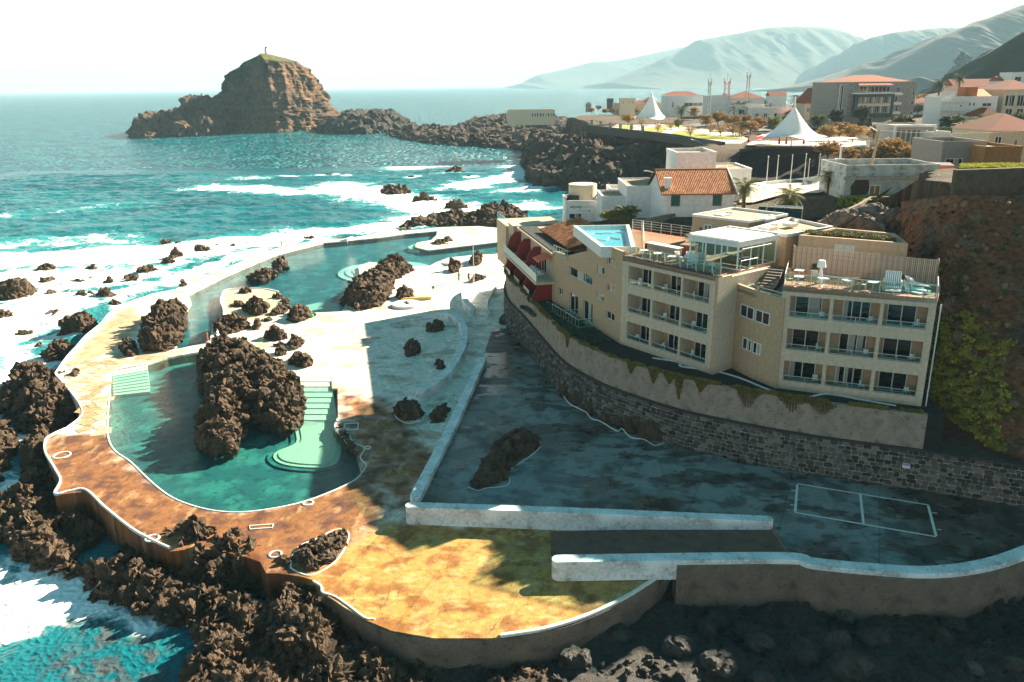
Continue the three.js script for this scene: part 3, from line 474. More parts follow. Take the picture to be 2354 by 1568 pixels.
const whiteWall = (label, pts, w, deep, extra) => { const g = sweep(pts, w, deep); const e0 = pts[0], e1 = pts[pts.length - 1]; const caps = [e0, e1].map((e) => { const c = new THREE.CylinderGeometry(w / 2 - 0.012, w / 2 - 0.012, deep - 0.02, 20); c.translate(e[0], e[2] - deep / 2 - 0.006, e[1]); return c; }); return tag(mesh('white_wall', [g, ...caps], shadeTintedWhite), label, 'wall', 'white painted walls of the bathing place'); };
whiteWall('long straight white wall above the golden deck, tapering to a round end', lineOn([[945, 1160, 4.55], [1300, 1172, 4.6], [1764, 1192, 4.7]], 4.6), 0.95, 1.62);
whiteWall('long diagonal white wall running away from the corner of the golden deck', lineOn([[955, 1138, 4.6], [1040, 975, 4.4], [1110, 822, 4.1]], 4.5), 0.95, 1.5);
whiteWall('curved white wall hooking round the shaded rocks', lineOn([[966, 896], [1008, 870], [1042, 834], [1064, 790], [1067, 755], [1050, 727], [1016, 717]], 4.2, 40), 1.0, 1.3);
whiteWall('far curved white wall by the flagpole', lineOn([[1086, 706], [1070, 688], [1070, 668], [1090, 652], [1152, 634]], 4.3, 30), 1.0, 1.4);
const seaTop = lineOn([[1285, 1284], [1540, 1280], [1812, 1278], [1870, 1290], [2000, 1303], [2120, 1310], [2210, 1304], [2290, 1288], [2354, 1266], [2440, 1232]], 4.6, 60);
whiteWall('white coping of the sea wall sweeping round the terrace corner', seaTop, 1.05, 1.55);
{
  const from = seaTop.findIndex((p) => p[0] > on(1535, 1280, 4.6).x), pts = seaTop.slice(from).map(([x, z]) => [x, z, 4.25]);
  tag(mesh('sea_wall', sweep(pts, 1.35, 4.6), darkConcrete), 'raw dark concrete sea wall under the white coping', 'wall');
}
structure(mesh('deck_retaining_wall', sweep(lineOn([[1522, 1322], [1440, 1375], [1350, 1418], [1250, 1450], [1130, 1467], [1000, 1467], [900, 1450], [840, 1425], [790, 1395], [750, 1368]], 2.9, 40), 0.5, 3.4, false, 0, 0.06), darkConcrete)).userData.label = 'dark curved retaining wall of the golden deck';
// white painted kerbs along the edges
const kerbMat = grained([0.80, 0.80, 0.76], 0.8, 0.6, 0.01);
const kerb = (label, list, h = 3, w = 0.22, up = 0.1, n) => tag(mesh('white_kerb', sweep(lineOn(list, h, n ?? list.length * 5), w * 0.68, up + 0.06, false, up), kerbMat), label, 'kerb', 'white painted kerbs of the bathing place');
kerb('white kerb along the seaward curve of the golden deck', [[1522, 1320], [1440, 1372], [1350, 1415], [1250, 1446], [1150, 1462]], 3, 0.4, 0.14);
kerb('wavy white kerb between the golden deck and the lava ridge', [[720, 1336], [738, 1348], [742, 1362], [770, 1372], [800, 1392], [838, 1420], [862, 1424]], 3, 0.25, 0.08);
kerb('thin white rim along the near edge of the near pool', [[252, 905], [247, 960], [249, 1008], [265, 1037], [300, 1062], [350, 1110], [400, 1146], [470, 1170], [540, 1178], [610, 1172], [690, 1156], [760, 1131], [812, 1106], [830, 1090]], 3, 0.24, 0.06);
kerb('wavy white kerb along the deck corner above the channel', [[150, 986], [120, 1000], [105, 1012], [104, 1040], [126, 1078], [139, 1106], [126, 1136], [160, 1130], [197, 1127], [240, 1166], [300, 1214], [345, 1240], [392, 1262]], 3, 0.3, 0.16);
kerb('white kerb of the outer path beside the lava outcrop', [[128, 862], [146, 882], [166, 906], [184, 932], [187, 956], [150, 986]], 3, 0.22, 0.1);
kerb('long white kerb along the outer wall path', [[126, 860], [153, 822], [175, 798], [197, 773], [232, 744], [248, 724], [276, 702]], 3, 0.24, 0.16);
kerb('white rim of the tan sun terrace island', [[640, 671], [600, 664], [524, 666], [510, 682], [508, 696], [514, 712], [514, 734]], 3, 0.4, 0.14);
kerb('white rim on the water side of the tan island rocks', [[656, 690], [645, 697], [660, 700], [640, 710], [625, 716]], 3, 0.35, 0.1);
kerb('white ring around the pointed planter rock', [[668, 1305], [672, 1278], [690, 1255], [730, 1238], [772, 1218], [800, 1224], [797, 1250], [770, 1292], [720, 1322], [690, 1318], [668, 1306]], 3, 0.18, 0.06);
kerb('white line round the black rock group of the terrace', [[1076, 1120], [1100, 1128], [1120, 1122], [1165, 1116], [1170, 1098], [1150, 1090], [1190, 1068], [1240, 1030], [1240, 1010]], 4, 0.12, 0.03);
kerb('white line round the boulders at the foot of the stone wall', [[1292, 905], [1310, 928], [1345, 946], [1360, 962], [1380, 968], [1418, 990], [1430, 985], [1450, 1005], [1480, 1010], [1505, 1024], [1525, 1018], [1530, 1010]], 3.9, 0.14, 0.04);
kerb('white kerb dividing the lane by the hotel wall', [[1126, 726], [1121, 700], [1138, 666], [1176, 632]], 3.1, 0.4, 0.3, 24);
kerb('wavy white edge on the shaded side of the near pool', [[776, 962], [770, 984], [800, 998], [812, 1018], [838, 1030], [828, 1052], [842, 1070], [826, 1094]], 3, 0.18, 0.06);
kerb('white ring around the pyramid rock', [[904, 950], [918, 966], [945, 974], [975, 960], [955, 950]], 3, 0.14, 0.05);
kerb('white ring around the upright rock', [[926, 818], [942, 826], [965, 818], [966, 806]], 3, 0.16, 0.05);
kerb('white ring around the wall side rock', [[974, 768], [1000, 768], [1028, 760], [1028, 752]], 3, 0.16, 0.05);
const ring = (label, px, py, r, h = 3) => { const c = on(px, py, h), g = new THREE.TorusGeometry(r, 0.09, 6, 28); g.rotateX(Math.PI / 2); g.scale(1, 0.7, 1); g.translate(c.x, h + 0.03, c.z); return tag(mesh('white_ring', g, kerbMat), label, 'kerb', 'white rings round holes in the deck'); };
ring('small white ring on the deck near the pool foot', 708, 1157, 0.42);
ring('white ring on the brown deck before the lava ridge', 633, 1275, 0.45);
ring('oval white ring at the deck corner', 142, 1047, 0.75);
ring('white ring by the outer kerb', 350, 1238, 0.5);
ring('tiny white ring on the shaded deck by the pool rocks', 845, 1030, 0.3);
{ const c = on(934, 703, 3), g = new THREE.CylinderGeometry(2.3, 2.4, 0.45, 40); g.translate(c.x, 3.22, c.z); tag(mesh('round_planter', g, kerbMat), 'round white planter ring with a small rock in it', 'planter'); }
{ const a = on(922, 690, 3.1), b = on(991, 687, 3.1); tag(mesh('bench', [bar([a.x, a.z], [b.x, b.z], 0.55, 3.0, 3.42), bar([a.x, a.z], [b.x, b.z], 0.66, 3.423, 3.5)], grained([0.62, 0.42, 0.13], 0.7)), 'yellow concrete bench beside the round boulder', 'bench'); }
// court lines
{
  const c = thing('court_marking', 'white painted court outline on the dark terrace', 'court lines'), line = (a, b, w) => { const p = on(...a, 4.004), q = on(...b, 4.004); mesh('line', bar([p.x, p.z], [q.x, q.z], w, 4.004, 4.016), kerbMat, c); };
  line([1833, 1112], [2135, 1161], 0.13); line([1828, 1178], [2152, 1234], 0.16); line([1833, 1114], [1828, 1176], 0.2); line([1978, 1137], [1985, 1203], 0.2); line([2134, 1163], [2152, 1232], 0.2);
  line([1819, 1127], [1830, 1129], 0.1); line([1817, 1160], [1827, 1162], 0.1); line([2143, 1179], [2154, 1180], 0.1); line([2154, 1217], [2164, 1218], 0.1);
}
{ const a = on(1768, 1210, 4.2), b = on(1812, 1272, 4.65); tag(mesh('rope', rod([a.x, 4.3, a.z], [b.x, 4.66, b.z], 0.025), paint([0.5, 0.15, 0.08])), 'thin orange rope across the top of the ramp', 'rope'); }
// rock groups on the terrace
rock('lava_rock', 'long black rock group ringed with white on the wet terrace', [[1080, 1118], [1100, 1090], [1120, 1055], [1140, 1025], [1170, 1000], [1205, 992], [1238, 1010], [1238, 1028], [1190, 1060], [1165, 1085], [1160, 1110], [1120, 1118]], 4, 1.5, 0.75, 81, { fill: 1.5, rough: 0.8 });
[[1308, 910, 1.6, 'black boulder nearest the lane at the foot of the stone wall'], [1338, 925, 1.8, 'tall black boulder leaning on the stone wall'], [1360, 945, 1.3, 'grey round boulder third along the stone wall'], [1385, 948, 1.7, 'dark split boulder in the middle of the wall row'], [1405, 965, 1.2, 'low boulder after the split one at the wall'], [1437, 975, 1.6, 'brown slanted boulder in the wall row'], [1465, 988, 1.8, 'large black boulder before the last of the wall row'], [1500, 1003, 1.9, 'last broad boulder of the row along the stone wall'], [1163, 743, 1.4, 'lone dark boulder where the lane meets the wall']].forEach(([px, py, r, label], i) => {
  const h = hT(on(px, py, 3.8).z), c = on(px, py, h); tag(mesh('wall_boulder', rockGeo([[c.x, h + r * 0.3, c.z, r * 0.8, r * 0.72, r * 0.7], [c.x + 0.4, h, c.z + 0.2, r * 0.6, r * 0.6, r * 0.6]], 0.45, 0.8), rockMat), label, 'boulder', 'boulders at the foot of the stone wall');
});
// ================================================================ THE STONE WALL: every stone a piece
{
  const wall = thing('stone_wall', 'dark basalt stone retaining wall below the hotel', 'wall');
  const path = curve2(W.map(([x, z]) => [x, z]), 240), TOP = 7.55;
  mesh('mortar', sweep(path.map(([x, z]) => [x, z, TOP - 0.05]), 0.7, 5, false, 0, -0.36), stained([0.46, 0.44, 0.41], 0.95, 0.4, 0.03), wall);
  mesh('ledge', sweep(path.map(([x, z]) => [x, z, TOP + 0.1]), 0.9, 0.16, false, 0, -0.28), stained([0.05, 0.045, 0.042], 0.9), wall);
  const mats = [[0.10, 0.105, 0.105], [0.20, 0.205, 0.20], [0.05, 0.052, 0.054], [0.36, 0.355, 0.34], [0.13, 0.11, 0.10]].map((c) => paint(c, 0.85, { map: tiled(rockTex, 0.9), bumpMap: tiled(rockBump, 1.2), bumpScale: 0.04 }));
  const rnd = random(77), shapes = [];
  for (let s = 0; s < 6; s++) { const g = new THREE.BoxGeometry(1, 1, 1, 2, 2, 1), p = g.attributes.position; for (let k = 0; k < p.count; k++) { const x = p.getX(k), y = p.getY(k), z = p.getZ(k), r = random(Math.round((x + 1) * 40 + (y + 1) * 900 + s * 7001))(), q = 1 - 0.13 * (Math.abs(x) > 0.4 && Math.abs(y) > 0.4 ? 1.3 : 0.2) * (0.6 + r); p.setXYZ(k, x * q, y * q, z + (z > 0 && Math.abs(x) < 0.4 && Math.abs(y) < 0.4 ? 0.22 : 0) + (r - 0.5) * 0.12); } g.computeVertexNormals(); shapes.push(g); }
  // lay the courses along the path
  const len = [0]; for (let i = 1; i < path.length; i++) len.push(len[i - 1] + Math.hypot(path[i][0] - path[i - 1][0], path[i][1] - path[i - 1][1]));
  const at = (s) => { let i = 1; while (i < path.length - 1 && len[i] < s) i++; const k = (s - len[i - 1]) / (len[i] - len[i - 1]), dx = path[i][0] - path[i - 1][0], dz = path[i][1] - path[i - 1][1], L = Math.hypot(dx, dz); return [mix(path[i - 1][0], path[i][0], k), mix(path[i - 1][1], path[i][1], k), dx / L, dz / L]; };
  const stones = [];
  let y = 3.0, row = 0;
  while (y < TOP - 0.12) {
    const hr = 0.3 + rnd() * 0.16; let s = rnd() * 0.4;
    while (s < len[len.length - 1] - 1) {
      const w = 0.32 + rnd() * 0.5, [px, pz, dx, dz] = at(s + w / 2), h = Math.min(hr, TOP - y) * (0.9 + rnd() * 0.08);
      if (y + h > hT(pz)) stones.push({ x: px, y: y + hr / 2 + (rnd() - 0.5) * 0.05, z: pz, a: Math.atan2(-dz, dx), w: w - 0.03, h: h - 0.035, d: 0.2 + rnd() * 0.08, m: Math.floor(rnd() * rnd() * 5 + rnd() * 1.2) % 5, g: Math.floor(rnd() * 6), tilt: (rnd() - 0.5) * 0.1, near: Math.hypot(px, pz) });
      s += w;
    }
    y += hr; row++;
  }
  stones.sort((a, b) => a.near - b.near);
  const inView = stones.filter((s) => s.x < 41.5), put = (s) => new THREE.Matrix4().compose(V3(s.x, s.y, s.z), new THREE.Quaternion().setFromEuler(new THREE.Euler(0, s.a, s.tilt)), V3(s.w, s.h, s.d));
  inView.slice(0, 300).forEach((s) => { const m = mesh('stone', shapes[s.g], mats[s.m], wall); put(s).decompose(m.position, m.quaternion, m.scale); });
  const rest = [...inView.slice(300), ...stones.filter((s) => s.x >= 41.5)];
  for (let k = 0; k < 5; k++) { const list = rest.filter((s) => s.m === k); if (list.length) mesh('far_stones', list.map((s) => plain(shapes[s.g].clone()).applyMatrix4(put(s))), mats[k], wall).userData.kind = 'stuff'; }
  // concrete wall on top of it
  const top = curve2(W.filter(([x, z]) => x < 34.5 && z > -126).map(([x, z]) => [x, z]), 140);
  tag(mesh('concrete_retaining_wall', sweep(top.map(([x, z]) => [x, z, 10.72]), 0.5, 3.1, false, 0, -0.42), rawConcrete), 'weathered concrete garden wall of the hotel above the stone wall', 'wall');
  structure(mesh('hotel_garden_soil', slab([...top.filter((p, i) => i % 4 === 0).map(([x, z], i, a) => { const b = a[Math.min(i + 1, a.length - 1)], c = a[Math.max(i - 1, 0)], dx = b[0] - c[0], dz = b[1] - c[1], L = Math.hypot(dx, dz); return [x + dz / L * 0.5, z - dx / L * 0.5]; }), [36, -61.9], [38, -75], [26, -84], [14, -92], [10, -106], [6, -128]].map(([x, z]) => [x, z]), 6, 10.42), stained([0.035, 0.03, 0.03], 0.95, 0.3, 0.1))).userData.label = 'dark lava gravel of the hotel garden';
  structure(mesh('hill_foot', slab([[33.9, -61.9], [41, -58.9], [52, -55.4], [66, -51.9], [90, -45], [92, -60], [46, -70], [36, -72]], 6, 7.46), stained([0.10, 0.075, 0.055], 0.95, 0.3, 0.1))).userData.label = 'dark earth at the foot of the hillside';
}

// ================================================================ THE HOTEL
const beige = grained([0.55, 0.42, 0.29], 0.88, 0.45, 0.012), beigeLight = grained([0.63, 0.52, 0.40], 0.88, 0.45, 0.012), tanWall = grained([0.53, 0.37, 0.235], 0.88, 0.45, 0.012), redWall = grained([0.30, 0.028, 0.022], 0.85, 0.5, 0.015);
const frameWhite = paint([0.72, 0.74, 0.73], 0.5), steel = paint([0.62, 0.62, 0.60], 0.35, { metalness: 0.7 }), dark = paint([0.02, 0.022, 0.024], 0.6);
const darkGlass = new THREE.MeshPhysicalMaterial({ color: rgb(0.012, 0.018, 0.02), roughness: 0.04, ior: 1.6, specularIntensity: 1 });
const clearGlass = new THREE.MeshPhysicalMaterial({ color: rgb(0.80, 0.93, 0.92), roughness: 0.02, transmission: 1, thickness: 0, ior: 1.5 });
const frostGlass = new THREE.MeshPhysicalMaterial({ color: rgb(0.72, 0.86, 0.84), roughness: 0.35, transmission: 0.75, thickness: 0, ior: 1.5 });
const rimWhite = grained([0.78, 0.78, 0.76], 0.7, 0.5, 0.006);
const woodDeck = grained([0.40, 0.17, 0.085], 0.7, 0.6, 0.01);
// a facade from plan point A to B; s runs along it, y up, d out of it
function facade(A, B) { const dx = B[0] - A[0], dz = B[1] - A[1], L = Math.hypot(dx, dz), e = [dx / L, dz / L], n = [-e[1], e[0]], ry = -Math.atan2(dz, dx);
  const at = (s, y, d = 0) => [A[0] + e[0] * s + n[0] * d, y, A[1] + e[1] * s + n[1] * d];
  return { L, e, n, ry, at, box: (s0, s1, y0, y1, d0, d1) => { const c = at((s0 + s1) / 2, (y0 + y1) / 2, (d0 + d1) / 2); return box(s1 - s0, y1 - y0, Math.abs(d1 - d0), c[0], c[1], c[2], ry); }, rod: (s0, y0, d0, s1, y1, d1, r) => rod(at(s0, y0, d0), at(s1, y1, d1), r),
    cut: (poly, holes, d0, d1) => { const sh = new THREE.Shape(poly.map(([s, y]) => V2(s, y))); for (const [a, b, c, d] of holes) sh.holes.push(new THREE.Path([V2(a, c), V2(b, c), V2(b, d), V2(a, d)])); const g = new THREE.ExtrudeGeometry(sh, { depth: d1 - d0, bevelEnabled: false }); g.translate(0, 0, d0); g.rotateY(ry); g.translate(A[0], 0, A[1]); return g; } };
}
// window: a frame with n panes, set at depth d of a facade
const curtain = paint([0.36, 0.35, 0.31], 0.35), paneKinds = random(4242);
function windowIn(F, parent, s0, s1, y0, y1, d, n = 2, name = 'window', mat = darkGlass, t = 0.07) {
  const bars = [F.box(s0, s1, y0, y0 + t, d - 0.04, d + 0.04), F.box(s0, s1, y1 - t, y1, d - 0.04, d + 0.04)];
  for (let k = 0; k <= n; k++) { const s = mix(s0 + t / 2, s1 - t / 2, k / n); bars.push(F.box(s - t / 2, s + t / 2, y0 + t, y1 - t, d - 0.043, d + 0.043)); }
  const w = mesh(name, bars, frameWhite, parent);
  for (let k = 0; k < n; k++) { mesh('pane', F.box(mix(s0, s1, k / n) + t, mix(s0, s1, (k + 1) / n) - t * 0.6, y0 + t, y1 - t, d - 0.012, d + 0.002), mat, w); if (mat === darkGlass && paneKinds() < 0.22) { const a = mix(s0, s1, k / n) + t, b = mix(s0, s1, (k + 1) / n) - t, h = paneKinds(); mesh('curtain', F.box(a, mix(a, b, 0.3 + h * 0.6), y0 + t, y1 - t, d + 0.0025, d + 0.006), curtain, w); } }
  return w;
}
function glassRail(F, parent, s0, s1, y0, y1, d, step = 1.5, mat = clearGlass, posts = true) {
  const n = Math.max(1, Math.round((s1 - s0) / step)), r = mesh('balcony_railing', [F.rod(s0, y1, d, s1, y1, d, 0.035), F.rod(s0, y0, d, s1, y0, d, 0.025)], steel, parent);
  for (let k = 0; k <= n; k++) if (posts) mesh('post', F.rod(mix(s0, s1, k / n), y0 - 0.1, d, mix(s0, s1, k / n), y1, d, 0.028), steel, r);
  for (let k = 0; k < n; k++) mesh('glass_panel', F.box(mix(s0, s1, k / n) + 0.05, mix(s0, s1, (k + 1) / n) - 0.05, y0 + 0.04, y1 - 0.04, d - 0.008, d + 0.008), mat, r);
  return r;
}
// arched roof tiles on a slope: corner O, U along the eaves, V from the ridge down
const tileMats = [[0.50, 0.20, 0.075], [0.42, 0.15, 0.055], [0.56, 0.25, 0.10], [0.36, 0.12, 0.05]].map((c) => grained(c, 0.85, 1.2, 0.01));
function tileRoof(parent, O, U, V, nu, nv, mats = tileMats, seed = 5, most = 300) {
  const o = V3(...O), u = V3(...U), v = V3(...V), up = u.clone().cross(v).normalize(); if (up.y < 0) up.negate();
  const un = u.clone().normalize(), vn = v.clone().normalize(), wu = u.length() / nu, wv = v.length() / nv, rnd = random(seed);
  const arch = new THREE.CylinderGeometry(wu * 0.5, wu * 0.5, wv * 1.12, 6, 1, true, -Math.PI / 2, Math.PI); arch.rotateX(-Math.PI / 2); arch.scale(1, 0.9, 1);   // along z, arch up
  const B = new THREE.Matrix4().makeBasis(un, up, un.clone().cross(up)), rest = mats.map(() => []);
  const under = new THREE.BufferGeometry(), c = [o, o.clone().add(u), o.clone().add(u).add(v), o.clone().add(v)].map((p) => p.addScaledVector(up, -0.03));
  under.setAttribute('position', new THREE.Float32BufferAttribute(c.flatMap((p) => [p.x, p.y, p.z]), 3)); under.setIndex([0, 1, 2, 0, 2, 3]); under.computeVertexNormals();
  const roof = mesh('roof', plain(under), paint([0.10, 0.035, 0.02], 0.95), parent);
  let count = 0; const order = []; for (let j = nv - 1; j >= 0; j--) for (let i = 0; i < nu; i++) order.push([i, j]);
  for (const [i, j] of order) {
    const p = o.clone().addScaledVector(un, (i + 0.5) * wu).addScaledVector(vn, (j + 0.5) * wv).addScaledVector(up, (rnd() - 0.5) * 0.015), M = B.clone().setPosition(p), T = new THREE.Matrix4().makeRotationX((rnd() * 0.02 + 0.06)), k = Math.floor(rnd() * mats.length);
    M.multiply(T);
    if (count++ < most) { const m = mesh('roof_tile', arch, mats[k], roof); M.decompose(m.position, m.quaternion, m.scale); } else rest[k].push(plain(arch.clone()).applyMatrix4(M));
  }
  rest.forEach((l, k) => { if (l.length) mesh('more_roof_tiles', l, mats[k], roof).userData.kind = 'stuff'; });
  return roof;
}
const hotel = thing('hotel', 'beige terraced hotel with glass balconies and red fins on the stone wall', 'hotel');
const C0 = [11.6, -82.2], C1 = [19.1, -72.2], M1 = [21, -75.1], M2 = [22.4, -71.3], R0 = [23.8, -68.6], R1 = [34.9, -63.7], L0 = [5.44, -99.1], FAR = [1.2, -119.3], FLOOR = 19.92;
const ROWS = [[11.2, 13.15], [14.2, 16.15], [17.2, 19.12]];
function balconyBlock(F, bays, doorAt, wallMat, depth, top = 19.9) {
  const L = F.L, holes = []; for (const [y0, y1] of ROWS) holes.push([bays[0][0], bays[bays.length - 1][1], y0, y1]);
  mesh('front_wall', F.cut([[0, 9.4], [L, 9.4], [L, top], [0, top]], holes, -0.28, 0), wallMat, hotel);
  ROWS.forEach(([y0, y1], r) => {
    mesh('balcony_floor', F.box(0.05, L - 0.05, y0 - 0.5, y0 - 0.3, -1.75, -0.283), wallMat, hotel);
    mesh('balcony_back_wall', F.box(0.05, L - 0.05, y0 - 0.298, y1 + 0.35, -1.9, -1.75), tanWall, hotel);
    mesh('balcony_ceiling', F.box(0.05, L - 0.05, y1 + 0.352, y1 + 0.45, -1.9, -0.284), wallMat, hotel);
    bays.forEach(([a, b], k) => {
      if (k) mesh('balcony_divider', F.box(bays[k - 1][1], a, y0 - 0.297, y1 + 0.35, -1.748, -0.02), wallMat, hotel);
      const [p, q, n] = doorAt(k, r, a, b); windowIn(F, hotel, p, q, y0 - 0.29, y1 + 0.02, -1.70, n, 'balcony_door');
      mesh('balcony_side_wall', F.box(a - 0.02, a + 0.004, y0 - 0.295, y1 + 0.35, -1.749, -0.285), wallMat, hotel);
    });
    glassRail(F, hotel, bays[0][0] + 0.04, bays[bays.length - 1][1] - 0.04, y0 + 0.06, y0 + 0.5, -0.1, 1.8);
  });
  mesh('block_body', F.box(0.06, L - 0.06, 9.5, top - 0.2, -depth, -1.905), wallMat, hotel);
  mesh('block_side', F.box(0.0, 0.25, 9.45, top - 0.003, -1.91, -0.282), wallMat, hotel); mesh('block_side', F.box(L - 0.25, L, 9.45, top - 0.003, -1.91, -0.282), wallMat, hotel);
}
const fF = facade(C0, C1), fR = facade(R0, R1), fL = facade(L0, C0), fRed = facade(FAR, L0);
balconyBlock(fF, [[0.9, 4.1], [4.4, 8.0], [8.25, 11.5]], (k, r, a, b) => [b - 2.75, b - 1.2, 2], beigeLight, 9);
balconyBlock(fR, [[0.72, 3.98], [4.28, 7.95], [8.24, 11.58]], (k, r, a, b) => (k === 1 ? [a + 0.75, b - 0.7, 3] : [a + 0.35, a + 2.6, 2]), beigeLight, 6.5);
// middle section and its windows
const fE = facade(C1, M1), fM1 = facade(M1, M2), fM2 = facade(M2, R0);
mesh('middle_wall', [fE.box(0, fE.L, 9.4, 19.9, -0.3, -0.001), fM1.box(-0.1, fM1.L + 0.12, 9.4, 18.85, -0.3, 0), fM2.box(0, fM2.L + 0.3, 9.4, 18.85, -0.3, 0.004)], tanWall, hotel);
for (const [y0, y1, a, b] of [[16.0, 17.15, 1.5, 1.9], [12.95, 14.05, 0.8, 1.1]]) { windowIn(fM1, hotel, fM1.L - a - 0.6, fM1.L - 0.1, y0, y1, 0.03, 2); windowIn(fM2, hotel, 0.15, b, y0, y1, 0.035, 2); }
mesh('middle_terrace', slab([M1, M2, R0, [27, -75], [24.5, -78]], 18.2, 18.5), grained([0.42, 0.36, 0.30], 0.9), hotel);
glassRail(fM1, hotel, 0, fM1.L, 18.95, 19.25, -0.1, 4); glassRail(fM2, hotel, 0, fM2.L, 18.95, 19.25, -0.1, 3);
// stairs between the two roof terraces
{ const st = mesh('stair', box(0.1, 0.1, 0.1, 24, 18.4, -74), tanWall, hotel), a = [23.2, -71.6], b = [25.9, -76.2]; for (let k = 0; k < 10; k++) { const t = k / 10, c = [mix(a[0], b[0], t), mix(a[1], b[1], t)]; mesh('step', box(1.3, 0.16 * (k + 1), 0.56, c[0], 18.5 + 0.08 * (k + 1), c[1], Math.atan2(b[0] - a[0], b[1] - a[1])), grained([0.17, 0.14, 0.12], 0.9), st); } }
// left wing: sloping top, odd windows
{
  const H = [[14.5, 16.5, 18.45, 19.3], [12.0, 13.9, 17.0, 17.85], [14.5, 16.5, 15.45, 16.3], [12.0, 13.9, 14.0, 14.85], [14.5, 16.5, 12.4, 13.25], [4.6, 10.9, 15.1, 16.2], [1.3, 2.6, 12.0, 12.85], [4.7, 7.2, 10.7, 13.05], [8.6, 11.1, 10.7, 13.05]];
  mesh('wing_wall', fL.cut([[0, 9.6], [fL.L, 9.6], [fL.L, 20.45], [15.6, 20.45], [8.2, 18.6], [4, 17.4], [0, 17.2]], H, -0.3, 0), tanWall, hotel);
  H.forEach(([a, b, c, d], k) => windowIn(fL, hotel, a, b, c, d, -0.17, k === 5 ? 3 : 2, k > 6 ? 'terrace_door' : 'window'));
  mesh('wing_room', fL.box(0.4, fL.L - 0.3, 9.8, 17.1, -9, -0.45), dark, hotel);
  mesh('wing_room_upper', fL.box(8.4, fL.L - 0.3, 17.1, 19.8, -7, -0.45), tanWall, hotel);
  // ground floor glass balconies
  for (const [a, b] of [[4.0, 7.4], [8.0, 11.6]]) { mesh('garden_terrace', fL.box(a, b, 10.45, 10.62, 0.002, 2.0), grained([0.32, 0.36, 0.34], 0.8), hotel); glassRail(fL, hotel, a, b, 10.7, 11.6, 1.95, 0.9); const side = facade(fL.at(b, 0, 0).filter((_, i) => i !== 1), fL.at(b, 0, 1.95).filter((_, i) => i !== 1)); glassRail(side, hotel, 0.1, side.L, 10.7, 11.6, 0, 1); }
  // upper corner balcony
  mesh('corner_balcony', fL.box(-0.2, 4.2, 16.9, 17.1, -2.2, 0.15), beige, hotel); glassRail(fL, hotel, -0.1, 4.2, 17.15, 18.0, 0.05, 0.9);
  mesh('pool_room_wall', fL.box(4.3, 15.5, 17.15, 19.3, -3.4, -3.2), beige, hotel);
  windowIn(fL, hotel, 4.6, 8.0, 17.2, 19.25, -3.1, 5, 'window', darkGlass, 0.06);
}
// roof pool: a white tank with water
{
  const P = [[7.7, -98.3], [9.6, -84.8], [13.2, -84.2], [14.6, -98.6]], I = grow(P, -0.45);
  mesh('pool_tank', slab(P, 19.3, 20.5, [I]), rimWhite, hotel); mesh('pool_floor', slab(I, 19.31, 20.0), grained([0.20, 0.52, 0.62], 0.7), hotel);
  mesh('pool_surface', sheet(I, 20.42), new THREE.MeshPhysicalMaterial({ color: rgb(0.55, 0.93, 1), roughness: 0.02, transmission: 1, thickness: 0, ior: 1.33, bumpMap: tiled(poolRip, 0.3), bumpScale: 0.02 }), hotel);
  for (const [x, z, a] of [[9.6, -95, 0.4], [11, -91.5, 0.9], [12.2, -95.5, 0.2]]) mesh('swirl', tubeAlong([[x - 1.2, 20.02, z], [x - 0.3, 20.02, z + a], [x + 0.5, 20.02, z - a], [x + 1.4, 20.02, z + a * 0.4]], 0.16, 5), rimWhite, hotel);
}
